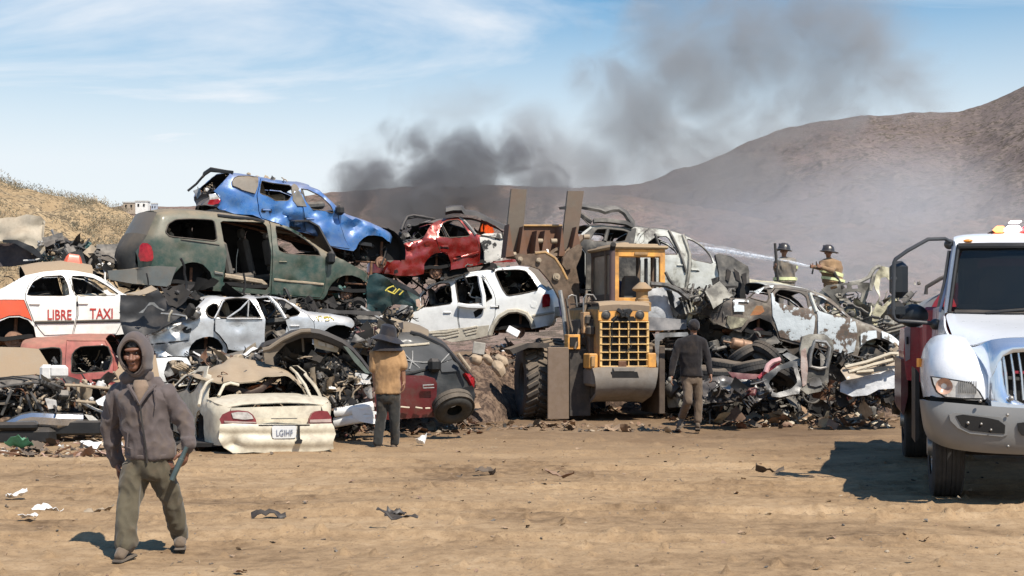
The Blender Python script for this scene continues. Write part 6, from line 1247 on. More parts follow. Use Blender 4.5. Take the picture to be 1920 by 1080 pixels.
for k, (u, q, w_) in enumerate(((892, 676, .3), (915, 676, .26), (940, 680, .36), (935, 694, .4))):
    m_ = MB(); p_ = at(u, q, 22.3 - .2 * (k == 3)); m_.ball(p_, w_ * .5, n=7, sc=(.75, .7, .5), rot=Matrix.Rotation(.3 * k, 4, 'Y')); m_.v = [tuple(Vector(a) + Vector((0, 0, .05 * crease(a, 5, k)))) for a in m_.v]; o = m_.build('rock', flat('sandy_rock', (.36, .27, .18), .95), loc=tuple(p_)); tag(o, 'sandy rock left of the loader tyre, ' + ('leftmost', 'second from the left', 'upper of the right pair', 'lower of the right pair')[k], 'rock', 'rocks left of the loader')
piece('green_rag', 'green plastic rag among the rubble at the lower left edge', 'rag', 35, 852, .35, GRNP, 14, .6, flatten=.9)
# ------------------------------------------------------------------ wheel loader with raised forks, rear to the camera
YEL = paint('loader_yellow', (.84, .40, .075), .5, 0, .16, .35, .05, 80, (.72, .33, .07), rust=.35, scratch=.35)
YELD = paint('loader_yellow_dusty', (.50, .27, .08), .6, 0, .55, .5, 0, 81, (.32, .18, .06), rust=.2)
BRST = paint('brown_steel', (.07, .048, .03), .6, .1, .12, .4, 0, 82, (.20, .13, .08), rust=.3, scratch=.3)
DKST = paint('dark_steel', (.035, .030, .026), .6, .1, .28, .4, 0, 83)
LDRT = flat('loader_tyre', (.065, .055, .045), .9, 0, .3, .55, 6)
fl = Frame(1112, 24.7, 14); LD = thing('wheel_loader', 'yellow wheel loader with raised rusty forks, its slatted rear grille facing the viewer', 'wheel loader', tuple(fl.M @ Vector((.5, 1.4, 0))), fl.psi)
def LB(m, name, mats, parent=LD, **k):
    m.v = [tuple(fl.M @ Vector(p)) for p in m.v]; return m.build(name, mats, parent, **k)
def lp(u, q, y=0.0): return fl.p3(u, q, y)
def lbox(name, u0, q0, u1, q1, y0, y1, mat, bev=.02, parent=LD, wob=0):
    a, b = lp(u0, q0, y0), lp(u1, q1, y0); m = MB(); m.box(((a.x + b.x) / 2, (y0 + y1) / 2, (a.z + b.z) / 2), (abs(b.x - a.x), abs(y1 - y0), abs(a.z - b.z)), bev=bev); return LB(m, name, mat, parent)
def lprism(name, pix, y0, th, mat, parent=LD):
    m = MB(); m.prism([(p.x, p.z) for p in (lp(u, q, y0) for u, q in c(pix))], y0, y0 + th); return LB(m, name, mat, parent, smooth=False)
def big_tyre(name, u, q, Y, R, w, steer, par=LD):
    m = MB(); M = Matrix.Translation(at(u, q, Y)) @ Matrix.Rotation(fl.psi + radians(steer), 4, 'Z') @ Matrix.Rotation(radians(-90), 4, 'Y')
    pr = [(R * .50, -w * .42), (R * .62, -w * .5), (R * .82, -w * .53), (R * .93, -w * .50), (R * .97, -w * .40), (R * .97, w * .40), (R * .93, w * .50), (R * .82, w * .53), (R * .62, w * .5), (R * .50, w * .42)]
    m.lathe(pr, M, 0, 44)
    for i in range(26):
        a = 2 * pi * i / 26
        for sg in (-1, 1):
            m.box(((R * .985) * cos(a + sg * .06), (R * .985) * sin(a + sg * .06), sg * w * .25), (R * .07, R * .11, w * .50), 0, M, rot=Matrix.Rotation(a + sg * .06, 4, 'Z') @ Matrix.Rotation(sg * .5, 4, 'X'), bev=.008)
    t = m.build(name, LDRT, par, smooth=True); m = MB()
    m.lathe([(.001, w * .30), (R * .14, w * .30), (R * .16, w * .22), (R * .22, w * .2), (R * .24, w * .12), (R * .44, w * .10), (R * .46, w * .34), (R * .53, w * .42), (R * .53, -w * .42), (.001, -w * .42)], M, 0, 30)
    for i in range(10): a = 2 * pi * i / 10; m.tube([(R * .33 * cos(a), R * .33 * sin(a), w * .1), (R * .33 * cos(a), R * .33 * sin(a), w * .16)], .018, 0, 6, M)
    m.build('rim', DKST, t)
big_tyre('wheel', 998, 714, 25.7, .70, .46, -4); big_tyre('wheel', 1262, 706, 26.6, .70, .42, 0); big_tyre('wheel', 1206, 706, 29.2, .72, .5, 0); big_tyre('wheel', 1030, 700, 28.4, .72, .5, 0)
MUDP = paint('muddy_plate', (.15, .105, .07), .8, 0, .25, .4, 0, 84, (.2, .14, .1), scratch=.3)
lbox('fender', 1027, 651, 1067, 786, .35, .39, MUDP, .01); lbox('fender_gusset', 1068, 655, 1108, 780, .40, .9, DKST, .01); lbox('fender', 1236, 648, 1247, 776, .2, 1.2, paint('brown_plate', (.07, .05, .038), .7, 0, .35, .4, 0, 85), .01)  # dark plate right of the fender is added to paint the shade there
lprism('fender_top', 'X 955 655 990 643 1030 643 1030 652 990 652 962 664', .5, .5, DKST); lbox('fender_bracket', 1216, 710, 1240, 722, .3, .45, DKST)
# engine housing
lbox('engine_housing', 1120, 574, 1216, 692, .03, 1.9, YELD, .05); lbox('grille_recess', 1125, 604, 1214, 688, .0, .06, DARK, .004)
a_, b_ = lp(1122, 572, 0), lp(1216, 572, 0)
m = MB(); m.sheet([[Vector((a_.x + (b_.x - a_.x) * i / 8, yy, a_.z + zz + .03 * sin(i * pi / 8) - .01 * (i == 4))) for i in range(9)] for yy, zz in ((-.04, -.12), (-.05, -.02), (.0, .03), (.3, .05), (1.0, .05), (1.8, .05))]); LB(m, 'hood_cap', TANC if False else paint('dusty_cap', (.25, .18, .12), .8, 0, .8, .3, 0, 86), thick=.03)
gb = None
m = MB()
for q in (603, 617, 631, 645.5, 660.5, 675, 687): a, b = lp(1124, q, 0), lp(1215, q, 0); m.box(((a.x + b.x) / 2, -.035, a.z), (b.x - a.x, .05, .021), bev=.006)
for u in (1125.5, 1142.5, 1160, 1177.5, 1195.5, 1213.5): a, b = lp(u, 602, 0), lp(u, 688, 0); m.box((a.x, -.02, (a.z + b.z) / 2), (.02 if 1130 < u < 1210 else .045, .05, a.z - b.z), bev=.004)
LB(m, 'grille', paint('pale_grille_yellow', (.80, .52, .20), .6, 0, .25, .4, 0, 79, (.66, .40, .13), rust=.3))
lbox('lamp_panel', 1122, 581, 1216, 602, -.05, .0, YEL, .012); lprism('lamp_panel_gap', 'X 1146 598 1152 593 1188 593 1192 598 1192 602 1146 602', -.056, .02, DARK)
for u in (1136, 1199.5):
    p = lp(u, 590.5, -.05); m = MB(); m.lathe([(.001, .035), (.05, .03), (.07, .015), (.07, -.02), (.085, -.02), (.085, .02), (.07, .03)], Matrix.Translation(p) @ Matrix.Rotation(radians(90), 4, 'X'), 0, 20); LB(m, 'headlamp', [GREYM])
m = MB()
for s_ in range(6): r_ = random.Random(s_); m.box(lp(1168 + r_.gauss(0, 5), 587 + r_.gauss(0, 3), -.09), (.12, .06, .08), bev=.015, rot=Matrix.Rotation(r_.uniform(-1, 1), 4, 'Y'))
m.tube([lp(1160, 590, -.1), lp(1150, 600, -.12), lp(1147, 620, -.1), lp(1148, 640, -.1), lp(1145, 655, -.1)], .01, n=5); m.tube([lp(1175, 592, -.1), lp(1182, 606, -.12), lp(1180, 630, -.1), lp(1184, 650, -.1), lp(1172, 662, -.1)], .01, n=5); LB(m, 'loose_wiring', BLACK)
lbox('grille_emblem', 1160, 677, 1175, 690, -.075, -.045, RUST, .01)
# counterweight
m = MB(); rows = []
for y, k in ((.0, 0), (-.10, 0), (-.14, 1), (-.12, 2), (.0, 3), (.4, 4)):
    q = (690, 690, 704, 722, 738, 752)[[0, .5, 1, 2, 3, 4].index(k) if k in (0, 1, 2, 3, 4) and y != -.10 else 1]
    rows.append([lp(u, q + (2 if abs(u - 1168) > 40 else 0), 0) + Vector((0, y, 0)) for u in np.linspace(1107 + k * 3, 1230 - k * 3, 10)])
m.sheet(rows); CWT = paint('grey_counterweight', (.21, .19, .165), .75, 0, .45, .4, 0, 87); LB(m, 'counterweight', CWT, thick=.06)
lbox('counterweight_block', 1109, 690, 1229, 724, -.10, .8, CWT, .05); lprism('counterweight_slot', 'X 1146 697 1195 697 1198 708 1148 708', -.17, .12, DARK); lprism('counterweight_hook', 'X 1150 690 1192 690 1190 696 1152 696', -.18, .06, CWT)
lbox('bumper_block', 1105, 663, 1121, 691, -.08, .3, YEL, .02); lbox('bumper_block', 1215, 662, 1231, 690, -.08, .3, YEL, .02); lbox('lamp_base', 1109, 668, 1116, 688, -.12, -.06, YELD, .01)
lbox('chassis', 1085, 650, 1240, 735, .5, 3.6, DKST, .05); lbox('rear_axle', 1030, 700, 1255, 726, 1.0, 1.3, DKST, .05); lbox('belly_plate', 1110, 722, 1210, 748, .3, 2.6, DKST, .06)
m = MB()
for k, (u, q) in enumerate(((1105, 620), (1100, 600), (1112, 640), (1095, 640), (1110, 585))): m.box(lp(u, q, .3 + .1 * k), (.14, .3, .18), bev=.03)
for (a, b, e) in (((1078, 655, .3), (1090, 600, .5), (1105, 560, .8)), ((1085, 650, .4), (1095, 590, .6), (1100, 545, .9)), ((1100, 700, .3), (1112, 640, .3), (1108, 580, .5)), ((1062, 560, .9), (1068, 600, .8), (1078, 640, .6))): m.tube([lp(*a), lp(*b), lp(*e)], .025, n=6)
LB(m, 'hydraulic_lines', DKST)
lbox('ladder_step', 1065, 627, 1088, 655, .35, .6, YEL, .01); lbox('step_gap', 1069, 632, 1084, 650, .33, .36, DARK, .003); lbox('tank_panel', 1094, 585, 1106, 625, .3, .5, paint('peach_panel', (.55, .32, .15), .7, 0, .3), .01); lbox('service_panel', 1104, 598, 1120, 672, .25, 1.5, DKST, .02)
ftube('handrail', fl, [(1066, 560, .7), (1066, 556, .7), (1072, 553, .7), (1080, 555, .7), (1082, 575, .7)], .014, STEEL, LD); ftube('handrail', fl, [(1094, 600, .6), (1094, 560, .6), (1100, 552, .6), (1112, 553, .6), (1118, 562, .6)], .014, STEEL, LD)
# cab
CY = 1.25
def post(u, q0, q1, y, w, mat, d=.08): a, b = lp(u, q0, y), lp(u, q1, y); m = MB(); m.box((a.x, y, (a.z + b.z) / 2), (w, d, a.z - b.z), bev=.012); return LB(m, 'cab_post', mat)
post(1155, 463, 576, CY, .10, YEL); post(1241, 463, 620, CY, .11, YEL)
lbox('cab_beam', 1152, 466, 1244, 483, CY - .04, CY + .06, YEL); lbox('cab_label_plate', 1190, 473, 1215, 478, CY - .06, CY - .04, YELD, .004)
lbox('cab_lower_panel', 1207, 558, 1246, 622, CY - .05, CY + .06, YEL, .02); lbox('cab_sill', 1157, 558, 1210, 577, CY - .04, CY + .06, YEL, .01); lbox('cab_step', 1208, 590, 1244, 592, CY - .075, CY - .045, RUST, .003)
lbox('window_frame', 1228, 484, 1231, 556, CY - .02, CY + .04, BLACK, .01); lbox('window_frame', 1210, 484, 1215, 556, CY + .1, CY + .18, BLACK, .01)
fa = lp(1152, 463, CY); xl = fa.x; xr = lp(1244, 463, CY).x; zt = lp(1152, 466, CY).z; zb = lp(1152, 600, CY).z; D_ = 1.45
m = MB(); m.box(((xl + xr) / 2, CY + D_ / 2, zt + .03), (xr - xl + .16, D_ + .2, .07), bev=.03); m.box(((xl + xr) / 2, CY + D_ / 2, zt + .08), (xr - xl - .1, D_ - .2, .06), bev=.03); m.lathe([(.001, .16), (.1, .15), (.14, .1), (.14, .08)], Matrix.Translation(((xl + xr) / 2 - .15, CY + .5, zt)), 0, 14); LB(m, 'cab_roof', paint('cab_roof_dusty', (.42, .31, .17), .6, 0, .6, .3, 0, 88))
for y in (CY + .02, CY + .55, CY + D_ - .03):
    for x in (xl + .02, xr - .02):
        if y < CY + .1 : continue
        m = MB(); m.box((x, y, (zt + zb) / 2), (.07, .09, zt - zb), bev=.01); LB(m, 'cab_post', BRST)
for x in (xl + .02,):
    m = MB(); m.box((x, CY + D_ / 2, zt - .05), (.07, D_, .1), bev=.01); m.box((x, CY + D_ / 2, zb + .45), (.05, D_, .12), bev=.01); m.box((x, CY + D_ / 2, zb + .15), (.05, D_, .5), bev=.01); LB(m, 'side_frame', DKST)
m = MB(); m.box((xr - .03, CY + D_ / 2, zb + .2), (.05, D_, .7), bev=.01); m.box(((xl + xr) / 2, CY + D_ - .03, zb + .15), (xr - xl, .05, .6), bev=.01); LB(m, 'cab_wall', BRST)
LG = glassm('cab_glass', (.16, .17, .15), .55, .35)
for y0_, y1_ in ((CY + .08, CY + .5), (CY + .62, CY + D_ - .08)): m = MB(); m.box((xl + .02, (y0_ + y1_) / 2, (zt + zb) / 2 + .22), (.012, y1_ - y0_, (zt - zb) * .62)); LB(m, 'side_window', LG)
m = MB(); m.box(((xl + xr) / 2, CY + .9, zb + .02), (xr - xl, 1.5, .06), bev=.01); LB(m, 'cab_floor', DARK)
m = MB(); m.box(((xl + xr) / 2 - .08, CY + .75, zb + .35), (.5, .5, .14), bev=.05); m.box(((xl + xr) / 2 - .0, CY + .5, zb + .62), (.42, .13, .5), bev=.06, taper=.85); LB(m, 'operator_seat', SEATC)
m = MB(); m.tube([((xl + xr) / 2 - .1, CY + 1.3, zb), ((xl + xr) / 2 - .1, CY + 1.15, zb + .55)], .04); m.tube([((xl + xr) / 2 - .1 + .18 * cos(a), CY + 1.12 + .05 * sin(a), zb + .6 + .16 * sin(a)) for a in [i * pi / 8 for i in range(17)]], .014, n=6); LB(m, 'steering_column', BLACK)
m = MB(); m.tube([lp(1148, 576, .7), lp(1148, 520, .7), lp(1148, 470, .7)], .055, n=14); m.tube([lp(1148, 472, .7), lp(1149, 463, .68), lp(1150, 458, .62)], [.05, .052, .054], 1, n=12); LB(m, 'exhaust_pipe', [paint('purple_rust', (.10, .06, .06), .7, .2, .25, .4, 0, 89), DARK])
p = lp(1204, 545, .6); m = MB(); m.lathe([(.001, .16), (.06, .155), (.17, .06), (.19, .03), (.17, .0), (.11, -.02), (.11, -.14), (.13, -.15), (.13, -.2), (.17, -.22), (.17, -.38)], Matrix.Translation(p), 0, 22); m.tube([p + Vector((-.13, -.1, -.25)), p + Vector((-.2, -.25, -.28))], .06); LB(m, 'air_cleaner', YELD)
# lift arms and forks
AY = 2.3
def arm(pix, y, th, mat=BRST, name='lift_arm'): return lprism(name, pix, y, th, mat)
o = arm('X 966 482 972 475 985 478 1003 475 1022 473 1040 484 1052 502 1063 524 1075 550 1082 590 1084 655 1068 655 1064 610 1056 575 1043 548 1030 526 1012 505 992 498 975 497', AY, .10)
ftube('arm_edge', fl, [(u, q, AY + .02) for u, q in ((1003, 475), (1022, 473), (1040, 484), (1052, 502), (1063, 524))], .035, YELD, o)
for u, q, r_ in ((1010, 488, .05), (1043, 519, .075), (1044, 519, .04), (975, 486, .05)): p = lp(u, q, AY - .02); m = MB(); m.lathe([(.001, .05), (r_ * .6, .05), (r_ * .62, .03), (r_, .03), (r_, -.05)], Matrix.Translation(p) @ Matrix.Rotation(radians(90), 4, 'X'), 0, 16); LB(m, 'arm_pin', TANC, o)
arm('X 1056 484 1066 470 1086 458 1092 462 1090 478 1080 502 1062 506 1054 496', AY, .12); arm('X 1056 500 1080 500 1086 530 1088 600 1078 600 1070 545', AY + .9, .12); arm('X 1030 492 1056 482 1066 500 1040 516', AY + .3, .3, DKST, 'cross_tube')
ftube('hydraulic_ram', fl, [(1050, 545, AY - .1), (1056, 580, AY - .2), (1062, 640, AY - .3)], .045, STEEL, LD); ftube('hydraulic_ram', fl, [(1030, 480, AY + .3), (1040, 470, AY + .3), (1052, 466, AY + .3)], .05, BRST, LD)
ftube('hose', fl, [(1048, 560, AY - .1), (1052, 590, AY - .2), (1060, 610, AY - .2), (1066, 640, AY - .2)], .018, flat('purple_hose', (.07, .06, .12), .6), LD)
FY = 2.9
FORK = paint('fork_steel', (.14, .112, .082), .55, .2, .16, .4, 0, 90, (.12, .09, .065), rust=.25, scratch=.4); CARR = paint('carriage_rust', (.17, .08, .04), .7, .1, .12, .4, 0, 91, (.14, .07, .045), rust=.6, scratch=.3)
def fork(pix, name='fork_tine'): return lprism(name, pix, FY - .12, .09, FORK)
fork('X 959 354 988 355 981 435 970 480 948 482 952 420'); fork('X 1065 358 1095 358 1086 425 1076 468 1053 468 1058 420')
lprism('fork_carriage', 'X 980 424 1054 424 1058 450 1056 482 976 482 978 450', FY, .08, CARR); ftube('carriage_edge', fl, [(980, 423, FY - .03), (1054, 423, FY - .03)], .025, YELD, LD)
for q in ('X 981 424 989 480 973 480', 'X 1007 432 1013 480 1002 480', 'X 1022 432 1030 480 1015 480', 'X 1054 424 1060 480 1048 480', 'X 955 420 964 480 948 482', 'X 1081 425 1090 465 1072 470'): lprism('gusset', q, FY - .42, .40, CARR)
m = MB()
for u, q in ((956, 477), (1007, 452), (1033, 452), (1094, 444)): p = lp(u, q, FY - .35); m.tube([p, p + Vector((.12, 0, 0))], .05, n=12)
LB(m, 'carriage_pin', TANC); ftube('tilt_ram', fl, [(1018, 455, FY - .3), (1026, 470, FY - .4), (1030, 488, FY - .5)], .035, STEEL, LD); ftube('carriage_bar', fl, [(950, 480, FY - .3), (985, 482, FY - .3), (1060, 478, FY - .3), (1092, 444, FY - .1)], .06, BRST, LD)
o = lprism('fork_hook', 'X 1050 388 1062 386 1062 392 1052 392', FY - .3, .1, BLACK)
# ------------------------------------------------------------------ fire truck at the right edge
TW = paint('truck_white', (.78, .79, .80), .22, 0, .04, .05, .7, 95, (.76, .77, .79), scratch=.03)
TBL = flat('chrome_surround', (.62, .68, .76), .12, .75, .05, .05, 3, bst=.02); TGR = flat('bumper_grey', (.20, .195, .185), .45, .15, .08, .12, 4, bst=.05); TRED = paint('truck_red', (.34, .012, .025), .3, 0, .1, .1, .5, 96)
ft = Frame(1727, 12.5, -13.7); FT = thing('fire_truck', 'white-cabbed fire truck with red body and flashing light bar, cut off by the right edge', 'fire truck', tuple(ft.M @ Vector((1.2, 2, 0))), ft.psi)
def TB(m, name, mats, parent=FT, **k):
    m.v = [tuple(ft.M @ Vector(p)) for p in m.v]; return m.build(name, mats, parent, **k)
def tp(u, q, y=0.0): return ft.p3(u, q, y)
def gp(name, rows, mat, thick=.02, parent=FT, sub=2, inner=None, split=60, ext=None):
    g = [[tp(*p) for p in r] for r in rows]
    m = MB(); m.sheet(g); m.f = [f[::-1] for f in m.f]; return TB(m, name, mat, parent, thick=thick, sub=sub, inner=inner, split=split)
def tprism(name, pix, y0, th, mat, parent=FT, smooth=False): m = MB(); m.prism([(p.x, p.z) for p in (tp(u, q, y0) for u, q in c(pix))], y0, y0 + th); return TB(m, name, mat, parent, smooth=smooth)
def tbox(name, u0, q0, u1, q1, y0, y1, mat, bev=.02, parent=FT): a, b = tp(u0, q0, y0), tp(u1, q1, y0); m = MB(); m.box(((a.x + b.x) / 2, (y0 + y1) / 2, (a.z + b.z) / 2), (abs(b.x - a.x), abs(y1 - y0), abs(a.z - b.z)), bev=bev); return TB(m, name, mat, parent)
RX = 2216
# bumper
gp('front_bumper', [[(1727,749,1.0),(1727,749,.45),(1729,749,.15),(1742,752,.03),(1800,757,.0),(1920,768,-.02),(2080,770,0),(2190,768,.1),(2210,766,.6)],
                    [(1729,768,1.0),(1729,770,.45),(1731,772,.13),(1745,776,.0),(1800,783,-.04),(1920,794,-.05),(2080,796,-.04),(2190,790,.06),(2210,788,.6)],
                    [(1734,805,1.0),(1736,806,.45),(1740,808,.18),(1756,820,.04),(1805,830,-.02),(1920,838,-.04),(2080,840,-.02),(2185,830,.1),(2205,820,.6)],
                    [(1742,820,1.0),(1745,822,.5),(1752,826,.25),(1770,836,.12),(1812,845,.04),(1920,852,.02),(2080,852,.04),(2180,842,.15),(2200,830,.6)]], TGR, .03)
rec = tprism('fog_recess', 'V 372 820 400 815 500 828 545 838 572 858 570 892 520 890 430 880 395 862', -.065, .06, DARK); tprism('fog_recess_rim', 'V 345 815 372 808 470 818 550 826 585 850 580 898 560 905 430 893 380 870 350 840', -.058, .04, TGR); tprism('fog_recess', 'V 622 850 660 845 760 850 760 905 640 900 625 880', -.075, .06, DARK)
for u, q, s_ in ((1840, 795, .012), (1858, 806, .012), (1889, 778, .015), (1890, 837, .015), (1815, 793, .015), (1838, 752, .015)): m = MB(); m.ball(tp(u, q, -.07), s_); TB(m, 'bolt', STEEL)
gp('bumper_valance', [[(1745,751,.2),(1800,758,.1),(1920,771,.08),(2080,772,.1),(2190,770,.2)],[(1745,742,.2),(1800,750,.1),(1920,762,.08),(2080,763,.1),(2190,762,.2)]], DARK, .04, sub=0)
# left fender, hood, grille surround
gp('fender', [[(1744,640,1.6),(1744,638,1.2),(1748,634,.9),(1758,630,.7),(1775,628,.55),(1795,630,.55),(1820,640,.6)],
              [(1731,655,1.6),(1731,652,1.2),(1734,650,.8),(1745,645,.5),(1768,636,.3),(1800,642,.2),(1838,668,.3)],
              [(1726,690,1.6),(1727,690,1.2),(1729,688,.7),(1734,685,.38),(1755,678,.14),(1800,684,.06),(1852,705,.12)],
              [(1727,712,1.6),(1728,712,1.2),(1730,712,.7),(1736,708,.33),(1752,704,.12),(1800,712,.06),(1854,718,.10)],
              [(1733,745,1.6),(1733,745,1.2),(1734,744,.7),(1738,743,.33),(1756,744,.12),(1800,748,.06),(1858,756,.08)]], TW, .02, inner=DARK)
lamp = tprism('headlamp', 'V 276 664 330 672 430 690 462 722 478 748 400 748 330 742 300 722 284 692', .0, .14, SMOKEL); tprism('headlamp_seal', 'V 270 660 330 667 434 684 470 722 488 754 400 754 326 748 294 726 278 694', .03, .12, BLACK)
m = MB(); m.lathe([(.001, -.02), (.05, .0), (.075, .03)], Matrix.Translation(tp(1770, 724, -.01)) @ Matrix.Rotation(radians(90), 4, 'X'), 0, 16); TB(m, 'indicator', flat('amber_lamp', (.42, .26, .19), .2, 0, .4, .05), lamp)
m = MB()
for k in range(9): a = tp(1798 + 4 * k, 722, -.01); m.box(a + Vector((0, 0, -.02)), (.008, .02, .11))
TB(m, 'lamp_lens_rib', STEEL, lamp)
gp('hood', [[(1772,588,1.75),(1800,588,1.72),(1850,589,1.7),(1920,590,1.68),(2050,590,1.7),(2150,588,1.75)],
            [(1775,600,1.3),(1808,600,1.25),(1855,604,1.2),(1920,604,1.2),(2050,604,1.2),(2140,600,1.3)],
            [(1782,622,.8),(1818,620,.65),(1858,621,.6),(1920,618,.6),(2050,618,.6),(2130,622,.8)],
            [(1797,652,.55),(1836,646,.3),(1865,636,.22),(1920,633,.2),(2050,633,.2),(2110,640,.5)]], TW, .02, inner=DARK)
gp('hood_side', [[(1772,588,1.75),(1771,600,1.3),(1772,622,.85),(1797,652,.55),(1836,668,.32),(1852,690,.2)],[(1762,600,1.9),(1762,620,1.5),(1764,640,1.1),(1790,655,.7),(1828,668,.45),(1853,702,.25)],[(1756,650,1.9),(1756,650,1.5),(1758,648,1.1),(1785,655,.8),(1825,672,.5),(1853,712,.26)]], TW, .02, inner=DARK)
gp('grille_surround', [[(1797,652,.5),(1836,652,.3),(1850,640,.18),(1868,636,.14),(1920,634,.12),(2050,634,.12),(2080,640,.15)],
                       [(1836,690,.25),(1848,690,.12),(1858,665,.04),(1872,650,.03),(1920,648,.0),(2050,648,.02),(2070,655,.05)],
                       [(1850,718,.16),(1856,712,.06),(1866,700,.02),(1874,662,.05),(1920,657,.05),(2050,657,.05),(2062,665,.07)]], TBL, .02, sub=1)
gp('grille_surround', [[(1850,700,.14),(1858,690,.05),(1872,664,.05),(1876,662,.08)],[(1848,735,.12),(1862,730,.0),(1880,730,.03),(1884,728,.08)],[(1850,758,.10),(1870,762,-.02),(1890,752,.0),(1890,748,.06)],[(1848,768,.12),(1872,770,.0),(1920,775,-.02),(1960,776,.02)]], TBL, .02, sub=1)
tprism('grille_lower', 'X 1858 752 1890 756 1920 760 2060 760 2080 775 1920 774 1860 768', -.02, .15, TBL); tprism('grille_back', 'X 1872 664 1920 656 2060 656 2050 750 1890 748 1876 700', .14, .03, DARK)
m = MB()
for k in range(13): u = 1883 + 14.5 * k; m.tube([tp(u - 3, 660, .08), tp(u + 3, 700, .05), tp(u + 7, 750, .04)], .013, n=6)
TB(m, 'grille_bar', CHROME); tprism('grille_crossbar', 'X 1876 704 1920 708 2050 708 2050 714 1920 714 1878 710', .10, .03, GREYM); tprism('grille_red_strip', 'X 1900 695 1950 697 1950 702 1900 700', .11, .02, flat('red_strip', (.35, .03, .05), .5)); m = MB(); m.ball(tp(1896, 747, -.02), .025); TB(m, 'grille_badge', STEEL)
# cab
SH = 1.9
gp('roof', [[(1789,460,SH+.05),(1800,459,SH),(1860,458,SH-.05),(1920,459,SH-.06),(2050,459,SH-.05),(2150,461,SH+.05)],[(1789,449,SH+.1),(1800,445,SH+.05),(1860,443,SH),(1920,443,SH),(2050,443,SH),(2150,449,SH+.1)],[(1789,446,SH+.4),(1802,441,SH+.5),(1860,439,SH+.5),(1920,438,SH+.5),(2050,439,SH+.5),(2150,444,SH+.5)],[(1789,448,SH+1.6),(1802,443,SH+1.7),(1860,441,SH+1.7),(1920,440,SH+1.7),(2050,441,SH+1.7),(2150,446,SH+1.7)]], TW, .03, sub=1)
gp('windscreen_pillar', [[(1789,450,SH+.25),(1791,451,SH+.05),(1797,455,SH)],[(1779,520,SH+.1),(1782,520,SH-.05),(1788,520,SH-.05)],[(1771,588,SH-.0),(1774,588,SH-.15),(1781,586,SH-.15)]], TW, .03, sub=1)
GLS = glassm('truck_glass', (.008, .012, .014), .03, .72); [n for n in GLS.node_tree.nodes if n.type == 'BSDF_PRINCIPLED'][0].inputs['Specular IOR Level'].default_value = .45
gp('windscreen', [[(1796,461,SH+.02),(1860,460,SH-.04),(1920,460,SH-.05),(2050,460,SH-.05),(2145,461,SH+.02)],[(1788,525,SH-.05),(1860,524,SH-.12),(1920,524,SH-.14),(2050,524,SH-.13),(2148,525,SH-.05)],[(1780,587,SH-.13),(1860,587,SH-.20),(1920,587,SH-.22),(2050,587,SH-.2),(2152,587,SH-.13)]], GLS, .008, sub=1)
ftube('windscreen_seal', ft, [(1797,460,SH-.02),(1788,525,SH-.09),(1780,585,SH-.17),(1784,588,SH-.2),(1860,589,SH-.24),(1920,589,SH-.26),(2150,589,SH-.2)], .022, BLACK, FT); ftube('windscreen_seal', ft, [(1797,461,SH-.03),(1860,460,SH-.08),(1920,460,SH-.09),(2145,461,SH-.03)], .03, BLACK, FT)
ftube('wiper', ft, [(1850, 586, SH-.30), (1880, 583, SH-.30), (1920, 580, SH-.30), (1960, 572, SH-.28)], .012, BLACK, FT)
ftube('hood_seam', ft, [(1774,592,1.60),(1785,612,1.1),(1800,640,.62),(1836,662,.30),(1850,690,.16)], .006, BLACK, FT)
gp('cowl_trim', [[(1790,582,SH-.22),(1830,582,SH-.25),(1880,584,SH-.27),(1960,580,SH-.27)],[(1790,587,SH-.25),(1830,587,SH-.28),(1880,588,SH-.30),(1960,588,SH-.30)]], BLACK, .02, sub=0)
tprism('cab_back_wall', 'X 1797 462 2140 462 2140 600 1797 600', SH + 1.25, .04, flat('cab_liner', (.012, .014, .018), .8, dust=0)); tprism('rear_cab_window', 'V 460 225 462 195 480 184 760 180 760 212 500 214', SH + 1.2, .02, flat('rear_window_red', (.30, .05, .06), .5, dust=0, emis=(.30, .03, .04), es=.12))  # glowing red panel added to paint the reflection behind the windscreen
tprism('cab_liner', 'X 1800 462 2140 462 2140 470 1800 474', SH + .1, 1.1, BLACK); tbox('dashboard', 1795, 570, 2150, 588, SH - .05, SH + .45, flat('dashboard_grey', (.07, .08, .075), .6, dust=.15), .04)
tprism('truck_seat', 'X 1835 590 1838 530 1850 508 1875 506 1888 530 1892 590', SH + .8, .2, flat('seat_blue_black', (.015, .018, .025), .8, dust=0)); ftube('grab_handle', ft, [(1801,503,SH+.1),(1806,515,SH+.1),(1804,545,SH+.1),(1797,560,SH+.1)], .018, flat('grey_green_trim', (.13, .16, .13), .6), FT)
gp('door_edge', [[(1783,470,SH+.3),(1775,530,SH+.25),(1764,580,SH+.2)],[(1779,470,SH+1.3),(1770,530,SH+1.3),(1758,580,SH+1.3)]], BLACK, .03, sub=0); tprism('cab_side', 'X 1761 575 1772 585 1768 700 1756 700', SH + .15, 1.3, TW)
ftube('door_weatherstrip', ft, [(1787,462,SH+.1),(1778,520,SH+.05),(1762,585,SH+.0)], .014, flat('blue_reflect', (.25, .3, .42), .3), FT)  # weatherstrip in one even blue-grey colour
m = MB(); p = tp(1815, 451.5, SH - .03); m.ball(p, .05, sc=(1.0, .5, .35), n=8); TB(m, 'marker_lamp', flat('amber_marker', (.8, .30, .04), .3, dust=.05))
lb = tbox('light_bar_base', 1858, 436, 2040, 441, SH + .4, SH + .8, flat('bar_base', (.10, .01, .012), .4), .02)
def lens(u0, q0, u1, q1, y, col, es, name='light_bar_lens'): a, b = tp(u0, q0, y), tp(u1, q1, y); m = MB(); m.box(((a.x + b.x) / 2, y, (a.z + b.z) / 2), (b.x - a.x, .22, a.z - b.z), bev=.025); return TB(m, name, flat('lens_%d' % int(u0), col, .2, dust=0, emis=col, es=es), lb)
